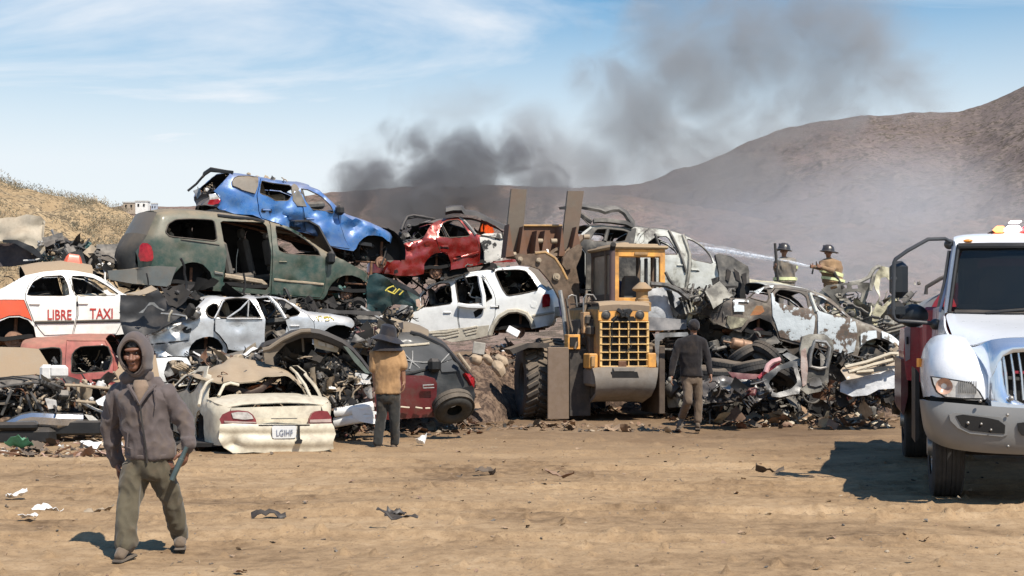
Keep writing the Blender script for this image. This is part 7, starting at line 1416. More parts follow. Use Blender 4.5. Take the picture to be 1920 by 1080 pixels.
lens(1863, 425, 1884, 436, SH + .45, (1.0, .30, .08), 3.2); lens(1885, 424, 1912, 437, SH + .45, (1.0, .93, .93), 7.0); lens(1914, 425, 1960, 436, SH + .45, (.75, .05, .05), .5); lens(1892, 415, 1914, 418, SH + 1.5, (1.0, .75, .75), 2.5, 'rear_beacon')
ftube('light_bar_bracket', ft, [(1853,440,SH+.5),(1860,436,SH+.5),(1880,437,SH+.5)], .02, BLACK, FT)
# mirrors on their tube frame
MG = flat('mirror_tube', (.045, .047, .05), .4, .1, .1, .1, 6, bst=.05); MY = SH + .15
fm = ftube('mirror_frame', ft, [(1786, 457, MY), (1780, 453, MY - .05), (1772, 447.5, MY - .1), (1740, 448.5, MY - .15), (1700, 471, MY - .2), (1679, 486, MY - .22), (1676.5, 492, MY - .22), (1676, 525, MY - .22), (1675, 560, MY - .22), (1674, 588, MY - .22), (1677, 598, MY - .22), (1684, 602, MY - .2), (1720, 604, MY - .1), (1755, 607, MY)], .021, MG, FT, n=10)
for u, q, s_ in ((1780, 458, .055), (1676, 524, .035), (1674, 579, .035), (1754, 608, .06)): m = MB(); m.ball(tp(u, q, MY - .15 if u < 1700 else MY), s_); TB(m, 'mirror_clamp', MG, fm)
mh = tbox('mirror_housing', 1668, 489, 1703, 558, MY - .16, MY + .02, flat('mirror_black', (.016, .019, .022), .35, 0, .1, .06, 4, bst=.05), .06); tbox('lower_mirror_housing', 1664, 564, 1698, 600, MY - .16, MY + .04, flat('mirror_black', (.016, .019, .022)), .06); tbox('mirror_glass', 1672, 494, 1699, 553, MY + .015, MY + .025, CHROME, .005, mh)
m = MB(); m.ball(tp(1712, 592, MY + .3), .14, n=12, sc=(1.15, .5, .9)); TB(m, 'convex_mirror', flat('mirror_black', (.02, .02, .02)))
# body behind the cab
BY = SH + 1.9
tprism('body_locker', 'V 168 465 190 458 285 472 285 690 175 675 160 560', BY, 1.6, TRED); tprism('body_locker_edge', 'V 163 463 188 455 186 590 168 600', BY - .02, .04, flat('grey_trim', (.30, .27, .26), .5)); tprism('body_lower', 'V 150 590 178 590 178 740 160 820 150 800', BY + .2, 2.2, paint('dark_red_body', (.10, .008, .012), .4, 0, .1)); tprism('locker_latch', 'V 172 500 180 500 180 530 172 530', BY - .04, .03, DARK)
m = MB(); cx = tp(1832, 612, BY + .5); M = Matrix.Translation(cx) @ Matrix.Rotation(radians(-90), 4, 'X'); m.lathe([(.001, -.12), (.40, -.10), (.62, -.02), (.66, .0), (.66, 2.6), (.5, 2.7), (.001, 2.75)], M @ Matrix.Diagonal((1.1, .75, 1, 1)), 0, 40); TB(m, 'water_tank', flat('tank_aluminium', (.42, .38, .33), .35, .6, .15, .3, 3))
m = MB(); M2 = Matrix.Translation(tp(1826, 606, BY + .3)) @ Matrix.Rotation(radians(-90), 4, 'X'); m.lathe([(.001, -.06), (.42, -.05), (.52, 0), (.52, .12)], M2 @ Matrix.Diagonal((1.0, 1.0, 1, 1)), 0, 36); TB(m, 'tank_band', TRED)
ftube('tank_rail', ft, [(1736, 552, BY + .4), (1737, 538, BY + .4), (1762, 523, BY + .4), (1800, 505, BY + .4)], .025, GREYM, FT)
# wheels and underside
def twheel(u, q, y, R, w, n='wheel'):
    p = tp(u, q, y); m = MB(); M = Matrix.Translation(p) @ Matrix.Rotation(radians(90), 4, 'Y')
    m.lathe([(R * .56, -w * .5), (R * .9, -w * .52), (R * .98, -w * .44), (R, -w * .3), (R * .985, -.1 * w), (R, -.08 * w), (R, .08 * w), (R * .985, .1 * w), (R, w * .3), (R * .98, w * .44), (R * .9, w * .52), (R * .56, w * .5)], M, 0, 48)
    for s_ in (-.3, -.15, .15, .3): m.lathe([(R * 1.004, w * (s_ - .05)), (R * 1.006, w * s_), (R * 1.004, w * (s_ + .05))], M, 0, 48)
    t = TB(m, n, RUB); m = MB(); m.lathe([(.001, -w * .62), (R * .18, -w * .62), (R * .22, -w * .35), (R * .45, -w * .3), (R * .56, -w * .45), (R * .56, w * .4), (.001, w * .4)], M, 0, 30)
    for i in range(8): a = i * pi / 4; m.tube([(R * .33 * cos(a), R * .33 * sin(a), -w * .28), (R * .33 * cos(a), R * .33 * sin(a), -w * .48)], .02, 0, 6, M)
    TB(m, 'rim', STEEL, t)
pz = CH - .5
def tw_at(x, y, R, w): u = 960 + F * (ft.M @ Vector((x, y, 0))).x / (ft.M @ Vector((x, y, 0))).y; Yw = (ft.M @ Vector((x, y, 0))).y; twheel(u, HV - F * (R - CH) / Yw, y, R, w)
tw_at(.28, .95, .50, .28); tw_at(2.12, .95, .50, .28); tw_at(.20, 5.2, .50, .30); tw_at(.52, 5.2, .5, .28); tw_at(2.2, 5.2, .50, .30)
m = MB(); m.box((1.2, 3.2, .62), (.9, 6.0, .25), bev=.04); m.box((1.2, .95, .5), (1.7, .16, .16), bev=.04); m.box((1.2, 5.2, .5), (1.9, .25, .25), bev=.06); TB(m, 'chassis', DKST if 'DKST' in globals() else BLACK)
m = MB(); m.box((1.28, 5.1, 1.45), (2.2, 4.0, .9), bev=.04); TB(m, 'body_core', TRED)
m = MB(); m.box((1.2, 1.2, .95), (1.3, 1.6, .7), bev=.1); m.box((1.2, 2.6, 1.1), (2.0, 1.4, .5), bev=.05); TB(m, 'engine_block', DARK)
tprism('cab_step', 'X 1716 690 1724 700 1724 820 1716 830', 1.9, .8, BLACK); ftube('fender_marker', ft, [(1724, 688, .9), (1724, 672, .9)], .03, flat('amber_marker', (.8, .3, .04)), FT)
# ------------------------------------------------------------------ people
SKIN = flat('skin', (.17, .075, .045), .55, 0, .12, .06, 20, bst=.1); SKIND = flat('skin_tanned', (.24, .12, .07), .6, 0, .12, .08, 20, bst=.1)
def cloth(name, col, col2=None, dust=.25):
    if name in MATS: return MATS[name]
    m, t, b, o = newmat(name); MATS[name] = m; tcn = N(t, 'ShaderNodeTexCoord'); v = tcn.outputs['Object']
    n1 = tnoise(t, v, 3.5, 6, .65); n2 = tnoise(t, v, 60, 3); cc = mixc(t, rng(t, n1, .38, .64), col, col2 or tuple(x * .62 for x in col))
    cc = mixc(t, mth(t, 'MULTIPLY', rng(t, n1, .5, .7), dust), cc, DUST); L(t, cc, b.inputs['Base Color']); b.inputs['Roughness'].default_value = .95
    b.inputs['Sheen Weight'].default_value = .15; b.inputs['Specular IOR Level'].default_value = .15
    bump(t, b, mth(t, 'ADD', n1, mth(t, 'MULTIPLY', n2, .3)), .35, .01); return m
def capsule(m, a, b, ra, rb, flat_=1.0, n=14):
    a, b = Vector(a), Vector(b); d = (b - a); l = d.length or 1e-4; d = d / l; pts = [a - d * ra * .92, a - d * ra * .7, a - d * ra * .35]; rs = [ra * .3, ra * .7, ra * .94]
    for k in range(7): f = k / 6; pts.append(a + (b - a) * f); rs.append(ra + (rb - ra) * f)
    pts += [b + d * rb * .35, b + d * rb * .7, b + d * rb * .92]; rs += [rb * .94, rb * .7, rb * .3]
    m.tube(pts, rs, 0, n)
def ell(m, c0, r, rot=None, n=12): m.ball(c0, 1.0, n=n, sc=r, rot=rot)
def limb(m, pts, rs):
    for i in range(len(pts) - 1): capsule(m, pts[i], pts[i + 1], rs[i], rs[i + 1])
def torso(m, st, n=20):
    """stations of (centre, half width, half depth, turn)"""
    rows = []
    for c0, a, b, tw in st:
        c0 = Vector(c0); rows.append([c0 + Vector((a * cos(t) * cos(tw) - b * sin(t) * sin(tw), a * cos(t) * sin(tw) + b * sin(t) * cos(tw), 0)) for t in [2 * pi * k / n for k in range(n)]])
    b0 = len(rows); vs = [p for r in rows for p in r]; fs = [(i * n + j, i * n + (j + 1) % n, (i + 1) * n + (j + 1) % n, (i + 1) * n + j) for i in range(b0 - 1) for j in range(n)]
    fs += [tuple(range(n - 1, -1, -1)), tuple((b0 - 1) * n + k for k in range(n))]; m.add(vs, fs)
def fuse(m, name, mat, parent=None, vox=.012, smooth=6, fold=0.0, fs=9.0, seed=1, loc=None, pull=None, mats=None):
    """join overlapping volumes into one continuous skin, relax it and add folds"""
    me = bpy.data.meshes.new('tmp'); me.from_pydata([tuple(p) for p in m.v], [], m.f); me.update(); o = bpy.data.objects.new('tmp', me); COL.objects.link(o)
    md = o.modifiers.new('r', 'REMESH'); md.mode = 'VOXEL'; md.voxel_size = vox; md.adaptivity = 0
    sm = o.modifiers.new('s', 'SMOOTH'); sm.iterations = smooth; sm.factor = .5
    dg = bpy.context.evaluated_depsgraph_get(); dg.update(); ev = bpy.data.meshes.new_from_object(o.evaluated_get(dg)); bpy.data.objects.remove(o)
    if fold:
        nrm = [v.normal.copy() for v in ev.vertices]
        for v, nn in zip(ev.vertices, nrm):
            p = v.co; q = Vector((p.x * fs, p.y * fs, p.z * fs * .55)); a = noise.noise(q + Vector((seed * 3.3, 0, 0))); b = noise.noise(q * 2.3 + Vector((0, seed, 0)))
            k = (1 - 3.2 * abs(a)) * .7 + (1 - 3 * abs(b)) * .35; v.co = p + nn * fold * k
            if pull: v.co += pull(p, nn)
    inv = wmat(parent).inverted() if parent is not None else Matrix.Translation(-Vector(loc or (0, 0, 0)))
    for v in ev.vertices: v.co = inv @ v.co
    ev.polygons.foreach_set('use_smooth', [True] * len(ev.polygons)); ev.materials.clear(); ev.materials.append(mat); ev.name = name; ev.update()
    r = bpy.data.objects.new(name, ev); COL.objects.link(r)
    if parent is not None: r.parent = parent
    else: r.location = loc
    return r
def hand(m, wr, d, side, pn, s=1.0, curl=.6, k=1):
    """palm and five fingers; d points to the fingers, side towards the thumb, pn out of the palm"""
    wr, d, side, pn = Vector(wr), Vector(d).normalized(), Vector(side).normalized(), Vector(pn).normalized()
    capsule(m, wr - d * .02 * s, wr + d * .02 * s, .026 * s, .030 * s)
    for q in (-.028, -.009, .010, .028): capsule(m, wr + d * .02 * s + side * q * s * .8, wr + d * .085 * s + side * q * s, .015 * s, .013 * s)
    for q, ln in ((-.031, .058), (-.011, .072), (.010, .078), (.031, .068)):
        b = wr + d * .092 * s + side * q * s; e = d.copy(); a1 = curl
        for f, r_ in ((.45, .0095), (.32, .0088), (.25, .0078)):
            e = (e * cos(a1 * .8) + pn * sin(a1 * .8)).normalized(); nb = b + e * ln * f * s; capsule(m, b, nb, r_ * s * 1.08, r_ * s); b = nb; e = e
    t0 = wr + d * .03 * s + side * .032 * s; t1 = t0 + (side * .8 + d * .6 + pn * .4).normalized() * .034 * s; t2 = t1 + (d * .9 + side * .1 + pn * .5).normalized() * .032 * s
    capsule(m, t0, t1, .014 * s, .012 * s); capsule(m, t1, t2, .012 * s, .0095 * s)
def J(Y): return lambda u, q, dy=0.0: at(u, q, Y + dy)

# --- the walking man in the hoodie
j = J(10.0); base = at(262, 1040, 10.0); base.z = 0
m = MB(); hc = j(253, 663, -.05)
Rh = Matrix.Rotation(radians(14), 4, 'X') @ Matrix.Rotation(radians(-4), 4, 'Y')
ell(m, hc + Vector((0, .02, .025)), (.077, .098, .105), Rh); ell(m, hc + Vector((.002, -.02, -.035)), (.062, .078, .088), Rh); ell(m, hc + Vector((.003, -.06, -.10)), (.034, .035, .028))   # skull, jaw, chin
capsule(m, hc + Vector((.002, -.095, -.005)), hc + Vector((.003, -.122, -.043)), .011, .017); ell(m, hc + Vector((.003, -.098, .03)), (.055, .022, .014), Rh)       # nose, brow
for s_ in (-1, 1): ell(m, hc + Vector((s_ * .036, -.082, -.028)), (.024, .022, .020)); ell(m, hc + Vector((s_ * .078, .01, -.02)), (.010, .022, .032)); ell(m, hc + Vector((s_ * .019 + .003, -.112, -.045)), (.011, .012, .009))
ell(m, hc + Vector((.003, -.098, -.068)), (.026, .016, .008)); ell(m, hc + Vector((.003, -.094, -.080)), (.022, .017, .008))
capsule(m, hc + Vector((0, .03, -.07)), j(258, 724, .03), .058, .062)
torso(m, [(j(258, 726, .03), .10, .07, 0), (j(266, 745, .0), .17, .10, 0), (j(270, 790, .0), .16, .11, 0), (j(276, 835, .0), .14, .10, 0), (j(279, 868, .0), .155, .11, 0)])
SL, EL_, WL = j(226, 744, .03), j(210, 800, .09), j(219, 868, .12); SR, ER, WR = j(314, 744, .02), j(344, 792, .06), j(349, 836, -.03)
limb(m, [SL, EL_, WL], [.042, .040, .030]); limb(m, [SR, ER, WR], [.042, .040, .030])
limb(m, [j(256, 872, 0), j(240, 943, -.10), j(236, 1018, -.22)], [.085, .060, .042]); limb(m, [j(303, 872, 0), j(322, 938, .06), j(337, 1000, .20)], [.085, .060, .042])
hand(m, j(221, 868, .12), (.05, 0, -1), (.3, -1, 0), (1, .2, 0), 1.0, .4); hand(m, WR + Vector((0, -.01, -.02)), (-.18, -.25, -1), (-.6, -.9, 0), (-1, .2, -.1), 1.05, .75)
P1 = fuse(m, 'person', SKIN, None, .0055, 2, loc=tuple(base)); tag(P1, 'man walking in a grey-brown hooded jacket and dusty olive trousers, holding a metal bar', 'person')
m = MB()
for s_ in (-1, 1): m = MB(); ell(m, hc + Vector((s_ * .031 + .002, -.088, .004)), (.014, .012, .007)); m.v = [tuple(p) for p in m.v]; m.build('eye', flat('eye_dark', (.02, .015, .012), .3, dust=0), P1)
m = MB(); ell(m, hc + Vector((.003, -.1005, -.074)), (.022, .0155, .0035)); m.build('mouth', flat('lip', (.09, .03, .025), .5, dust=0), P1)
m = MB(); r_ = random.Random(3); ell(m, hc + Vector((0, .03, .055)), (.085, .10, .09), Rh)
for k in range(60):
    a = r_.uniform(-1.4, 1.4); p = hc + Vector((sin(a) * .073, -.085 * cos(a) + .01, .085 + r_.gauss(0, .008))); capsule(m, p, p + Vector((r_.gauss(0, .006), -.016, -.03 - .012 * r_.random())), .010, .004, n=6)
fuse(m, 'hair', flat('black_hair', (.012, .010, .009), .7, dust=.05), P1, .006, 1, .003, 40)
# hoodie
HOOD = cloth('hoodie_cloth', (.115, .092, .085), (.075, .060, .058), .30); m = MB()
torso(m, [(j(262, 716, .04), .10, .09, 0), (j(264, 724, .03), .135, .10, 0), (j(267, 740, .01), .190, .118, 0), (j(268, 765, .0), .190, .128, 0), (j(273, 800, .0), .172, .128, 0), (j(278, 822, .0), .168, .132, 0), (j(281, 838, .0), .178, .142, 0), (j(282, 850, .0), .174, .142, 0), (j(282, 858, .0), .168, .135, 0)], 28)
limb(m, [j(224, 738, .03), j(213, 768, .06), j(208, 802, .09), j(213, 838, .11), j(219, 866, .12)], [.074, .069, .062, .055, .046]); limb(m, [j(314, 740, .02), j(332, 766, .04), j(346, 795, .05), j(352, 820, .0), j(353, 838, -.03)], [.072, .069, .064, .055, .047])
for k in range(4): ell(m, j(352 + k, 822 + k * 5, -.02), (.060 - .004 * (k % 2), .060, .012))
capsule(m, j(242, 722, .03), j(292, 724, .05), .06, .058)
ell(m, j(256, 707, .03), (.118, .105, .055)); fuse(m, 'hoodie', HOOD, P1, .010, 3, .020, 8, 3)
m = MB(); rows = []
for y, a, b, zc, xc in ((-.095, .084, .116, -.018, .0), (-.104, .094, .132, -.010, .0), (-.085, .104, .150, -.002, .0), (-.03, .112, .158, .003, .0), (.04, .114, .155, .000, .005), (.11, .098, .140, -.01, .01), (.15, .055, .08, -.03, .01), (.16, .01, .015, -.04, .01)):
    r = []
    for k in range(28):
        t = 2 * pi * k / 28; z = sin(t); x = cos(t); 
        if z > 0: x *= (1 - .18 * z)
        else: x *= 1 + .18 * z; 
        p = hc + Vector((xc + x * a + (.02 if z < -.5 else 0), y + .05 * max(0, -z) - .0, zc + z * b * (1.10 if z < 0 else 1.0))); r.append(p + Vector((.006 * nz(p, 12, 1), .006 * nz(p, 10, 4), .006 * nz(p, 11, 7))))
    rows.append(r)
m.sheet(rows, closed=True); m.build('hood', HOOD, P1, thick=.012, sub=1, split=0)
m = MB(); m.tube([hc + Vector((cos(t) * .087, -.104 + .05 * max(0, -sin(t)), -.016 + sin(t) * .122 * (1.08 if sin(t) < 0 else 1))) for t in [2 * pi * k / 24 for k in range(25)]], .007, n=6, cap=False); m.build('hood_hem', HOOD, P1)
m = MB(); torso(m, [(j(263, 712, -.075), .045, .03, 0), (j(264, 724, -.09), .06, .04, 0), (j(263, 745, -.115), .038, .03, 0), (j(262, 760, -.125), .012, .02, 0)]); fuse(m, 'shirt', cloth('tan_undershirt', (.24, .17, .12)), P1, .008, 3)
m = MB(); m.tube([j(262, 756, -.165), j(266, 790, -.165), j(272, 830, -.163), j(276, 868, -.15)], .007, n=6); m.build('zip', flat('zip_dark', (.04, .035, .032), .5, .3), P1)
m = MB(); m.tube([j(240, 722, -.12), j(252, 742, -.15), j(262, 758, -.165), j(275, 738, -.14), j(292, 722, -.09)], .014, n=7); m.tube([j(240, 806, -.135), j(238, 838, -.13), j(248, 842, -.15)], .005, n=5); m.tube([j(288, 724, -.11), j(292, 750, -.13), j(291, 768, -.145)], .005, n=5); m.build('jacket_trim', HOOD, P1)
m = MB(); torso(m, [(j(282, 850, 0), .178, .146, 0), (j(282, 860, 0), .172, .14, 0)], 28); fuse(m, 'hem_band', HOOD, P1, .010, 2)
TRO = cloth('olive_trousers', (.105, .088, .058), (.065, .055, .038), .35); m = MB()
torso(m, [(j(280, 848, 0), .150, .12, 0), (j(279, 885, 0), .158, .125, 0), (j(278, 898, .0), .14, .11, 0)])
limb(m, [j(257, 880, -.01), j(249, 912, -.06), j(241, 945, -.11), j(237, 985, -.17), j(236, 1018, -.215)], [.098, .088, .074, .068, .076]); limb(m, [j(302, 880, .01), j(313, 912, .03), j(322, 942, .06), j(331, 975, .13), j(337, 1000, .19)], [.098, .086, .070, .062, .064])
fuse(m, 'trousers', TRO, P1, .010, 3, .018, 8, 6)
BOOT = cloth('dusty_boot', (.16, .12, .085), (.10, .075, .055), .5)
def boot(name, ank, toe, parent, s=1.0, mat=BOOT, vox=.008):
    m = MB(); ank, toe = Vector(ank), Vector(toe); d = (toe - ank); d.z = 0; d.normalize(); sd = Vector((-d.y, d.x, 0)); z0 = toe.z
    capsule(m, ank + Vector((0, .015, .03)), ank, .038 * s, .040 * s); capsule(m, ank - d * .03 + Vector((0, 0, -.02)), ank - d * .03 + Vector((0, 0, -.045)), .040 * s, .038 * s)
    capsule(m, ank - Vector((0, 0, .02)), toe - d * .04 + Vector((0, 0, .008)), .040 * s, .033 * s)
    for q in (-.013, .013): capsule(m, ank.lerp(toe, .35) + sd * q - Vector((0, 0, .02)), toe - d * .035 + sd * q - Vector((0, 0, .004)), .033 * s, .029 * s)
    o = fuse(m, name, mat, parent, vox, 3, .003, 20); m = MB(); g = ank - d * .075; e = toe + d * .0; Rz = Matrix.Rotation(atan2(d.y, d.x), 4, 'Z'); sl = atan2((toe.z - .032) - (ank.z - .085), (e - g).length)
    c0 = (g + e) / 2; c0.z = (toe.z + ank.z - .095) / 2 - .022; m.box(c0, ((e - g).length, .088 * s, .026), bev=.012, rot=Rz @ Matrix.Rotation(-sl, 4, 'Y')); m.build('sole', RUB, o); return o
boot('boot', j(237, 1018, -.22), j(219, 1043, -.33), P1, 1.05); boot('boot', j(338, 1003, .20), j(337, 1020, .06), P1, 1.0)
m = MB(); a, b = j(350, 838, -.10), j(322, 900, -.13); m.tube([a, a + (b - a) * .35, a + (b - a) * .36, b, b + (b - a) * .02], [.016, .018, .022, .020, .012], n=10); BAR = m.build('metal_bar', flat('grey_green_bar', (.07, .10, .10), .4, .3, .3, .2), loc=tuple(b)); tag(BAR, 'short grey-green metal bar in the hand of the hooded man', 'bar')

# --- simpler standing figures seen from behind
def figure(name_label, Y, head, neck, sh, chest, waist, hip, arms, legs, feet, mats, hat=None, s=1.0, hands=True, vox=.013, sleeve='long', turn=0.0, base_=None, hairm=None, torw=(.19, .12), cat='person', face=-1, gloves=None, cut=None):
    jj = J(Y); base = base_ or at(hip[0], HV + F * CH / Y, Y); base = Vector(base); m = MB(); hc = jj(*head)
    ell(m, hc + Vector((0, .0, .02)), (.078, .095, .108)); ell(m, hc + Vector((0, face * .025, -.035)), (.062, .072, .085)); capsule(m, hc + Vector((0, face * .085, .0)), hc + Vector((0, face * .108, -.035)), .010, .016)
    for q in (-1, 1): ell(m, hc + Vector((q * .078, .01, -.015)), (.011, .022, .03)); ell(m, hc + Vector((q * .034, face * .078, -.03)), (.022, .02, .02))
    capsule(m, hc + Vector((0, .01, -.07)), jj(*neck), .052, .055); tw, td = torw
    st = [(jj(*neck), .085, .065, turn), (jj(*sh), tw * .92, td * .85, turn), (jj(*chest), tw, td, turn), (jj(*waist), tw * .84, td * .92, turn), (jj(*hip), tw * .90, td, turn)]; torso(m, [(a, b * .86, c_ * .86, t) for a, b, c_, t in st])
    for a in arms:
        p = [jj(*q) for q in a[:3]]; limb(m, p, [.050, .040, .028])
        if hands: dd = (p[2] - p[1]).normalized(); hand(m, p[2], dd, a[3] if len(a) > 3 else (0, -1, 0), a[4] if len(a) > 4 else (1 if p[2].x < hc.x else -1, 0, 0), s, .55)
    for l in legs: limb(m, [jj(*q) for q in l], [.082, .056, .040])
    P = fuse(m, 'person', mats['skin'], None, min(vox, .009), 2, loc=tuple(base)); tag(P, name_label, cat)
    m = MB(); torso(m, [(a, b * (1.12 if i else 1.0), c_ * (1.15 if i else 1.05), t) for i, (a, b, c_, t) in enumerate(st)], 24); capsule(m, jj(*arms[0][0]), jj(*neck) + Vector((0, 0, -.03)), .072, .065); capsule(m, jj(*arms[1][0]), jj(*neck) + Vector((0, 0, -.03)), .072, .065)
    for a in arms:
        p = [jj(*q) for q in a[:3]]
        if sleeve == 'long': limb(m, [p[0], p[1], p[1].lerp(p[2], .93)], [.074, .060, .044])
        else: limb(m, [p[0], p[0].lerp(p[1], .85)], [.078, .076])
    fuse(m, mats.get('topname', 'shirt'), mats['top'], P, vox, 4, .009, 8, int(Y))
    m = MB(); hp = jj(*hip); torso(m, [(hp + Vector((0, 0, .05)), tw * .88, td * .98, turn), (hp + Vector((0, 0, -.06)), tw * .93, td * 1.02, turn), (hp + Vector((0, 0, -.12)), tw * .8, td * .9, turn)])
    for l in legs:
        p = [jj(*q) for q in l]; limb(m, [p[0], p[1], p[1].lerp(p[2], .95)], [.092, .070, .062])
    fuse(m, 'trousers', mats['legs'], P, vox, 4, .009, 9, int(Y) + 3)
    for a, t in feet: boot('boot', jj(*a), jj(*t), P, .95, mats.get('boot', BOOT), vox)
    if hairm: m = MB(); ell(m, hc + Vector((0, -.012 * face, .03)), (.086, .10, .108)); fuse(m, 'hair', hairm, P, vox, 2)
    return P, hc
# man in the tan shirt and floppy hat
NAVY = cloth('navy_hat', (.025, .026, .034), (.016, .016, .02), .12)
P2, h2 = figure('man seen from behind, tan T-shirt, dark jeans and floppy navy hat', 19.0, (727, 632), (727, 652), (727, 661), (728, 685), (726, 710), (728, 738), 
    [((703, 664), (702, 695), (704, 725), (0, -1, 0)), ((749, 664), (755, 690), (757, 715), (0, -1, 0))], [((718, 742), (714, 788), (708, 832, -.05)), ((738, 742), (740, 788), (740, 832, .05))], [((708, 834, -.03), (708, 846, .12)), ((739, 834, .05), (745, 843, .18))],
    dict(skin=SKIND, top=cloth('tan_shirt', (.42, .25, .12), (.20, .115, .055), .2), legs=cloth('dark_jeans', (.035, .035, .032), (.025, .024, .022), .22)), sleeve='short', face=1, torw=(.185, .12))
m = MB(); m.lathe([(.001, .19), (.06, .185), (.10, .15), (.115, .07), (.125, .02), (.20, -.035), (.235, -.06), (.225, -.066), (.12, .0), (.11, -.01)], Matrix.Translation(h2 + Vector((0, 0, .005))) @ Matrix.Rotation(.10, 4, 'Y'), 0, 28)
m.v = [tuple(Vector(p) + Vector((0, 0, .02 * sin(9 * p[0] + 4 * p[1])))) for p in m.v]; hat = m.build('hat', NAVY, loc=tuple(h2), thick=.006); hat.parent = P2; hat.location = h2 - P2.location
m = MB(); rows = [[h2 + Vector((sin(a) * r, -cos(a) * r * .9, z)) for a in np.linspace(-1.5, 1.5, 12)] for r, z in ((.12, .0), (.14, -.06), (.19, -.14), (.215, -.19))]; m.sheet(rows); m.build('neck_flap', NAVY, P2, thick=.006)
# man in black walking by the loader
P3, h3 = figure('man in black top and brown trousers walking right of the loader', 22.2, (1301, 614), (1300, 629), (1297, 640), (1295, 660), (1296, 690), (1297, 706),
    [((1275, 643), (1263, 675, -.02), (1259, 705, -.08), (0, 1, 0)), ((1318, 643), (1327, 675, -.02), (1332, 701, -.1), (0, 1, 0))], [((1288, 712), (1290, 752, -.12), (1278, 782, .22)), ((1306, 712), (1310, 750, .02), (1308, 790, .0))], [((1279, 782, .2), (1271, 800, .05)), ((1308, 793, 0), (1308, 803, .15))],
    dict(skin=SKIND, top=cloth('black_top', (.022, .019, .019), (.014, .012, .013), .10), legs=cloth('brown_trousers', (.16, .115, .08), (.09, .065, .045), .3)), face=1, torw=(.185, .115))
m = MB(); ell(m, h3 + Vector((0, -.005, .035)), (.096, .112, .105)); fuse(m, 'beanie', cloth('black_beanie', (.025, .022, .024), None, .15), P3, .01, 3, .003, 20)
m = MB(); ell(m, at(1256, 712, 22.1), (.035, .04, .05)); fuse(m, 'glove', cloth('green_glove', (.10, .13, .08), (.2, .2, .17), .2), P3, .008, 2, .003, 30)
# driver of the loader
dc = fl.M @ Vector(((xl + xr) / 2 - .26, CY + .74, zb + .24)); m = MB(); hc = dc + Vector((.02, .1, .72))
ell(m, hc, (.08, .095, .11)); ell(m, hc + Vector((0, .03, -.04)), (.062, .07, .08)); capsule(m, hc + Vector((0, 0, -.07)), hc + Vector((0, -.02, -.16)), .055, .06); torso(m, [(hc + Vector((0, -.02, -.17)), .10, .07, 0), (hc + Vector((0, -.02, -.24)), .19, .11, 0), (hc + Vector((0, -.03, -.45)), .18, .12, 0), (hc + Vector((0, -.05, -.66)), .17, .13, 0)])
for q in (-1, 1): limb(m, [hc + Vector((q * .19, -.02, -.25)), hc + Vector((q * .24, .16, -.48)), hc + Vector((q * .12, .40, -.42))], [.055, .045, .03]); hand(m, hc + Vector((q * .12, .40, -.42)), (-q * .3, 1, .1), (0, 0, 1), (-q, 0, 0), 1, .7); limb(m, [hc + Vector((q * .1, .0, -.66)), hc + Vector((q * .12, .42, -.62)), hc + Vector((q * .12, .50, -1.0))], [.085, .06, .045])
P4 = fuse(m, 'person', SKIND, None, .01, 2, loc=tuple(dc)); tag(P4, 'loader driver in a blue shirt and dark cap, seated in the cab', 'person')
m = MB(); torso(m, [(hc + Vector((0, -.02, -.18)), .12, .08, 0), (hc + Vector((0, -.02, -.25)), .215, .125, 0), (hc + Vector((0, -.03, -.45)), .205, .14, 0), (hc + Vector((0, -.05, -.66)), .19, .15, 0)])
for q in (-1, 1): limb(m, [hc + Vector((q * .19, -.02, -.25)), hc + Vector((q * .24, .16, -.48)), hc + Vector((q * .14, .36, -.43))], [.075, .06, .045])
fuse(m, 'shirt', cloth('blue_shirt', (.03, .07, .20), (.02, .03, .09), .1), P4, .012, 4, .008, 9); m = MB(); ell(m, hc + Vector((0, 0, .035)), (.09, .105, .10)); capsule(m, hc + Vector((-.12, .03, .05)), hc + Vector((-.05, .03, .05)), .02, .03); fuse(m, 'cap', NAVY, P4, .01, 2)
m = MB()
for q in (-1, 1): limb(m, [hc + Vector((q * .1, .0, -.66)), hc + Vector((q * .12, .42, -.62)), hc + Vector((q * .12, .50, -.95))], [.10, .075, .065])
fuse(m, 'trousers', cloth('dark_jeans', (.03, .03, .03)), P4, .012, 3, .006, 9)
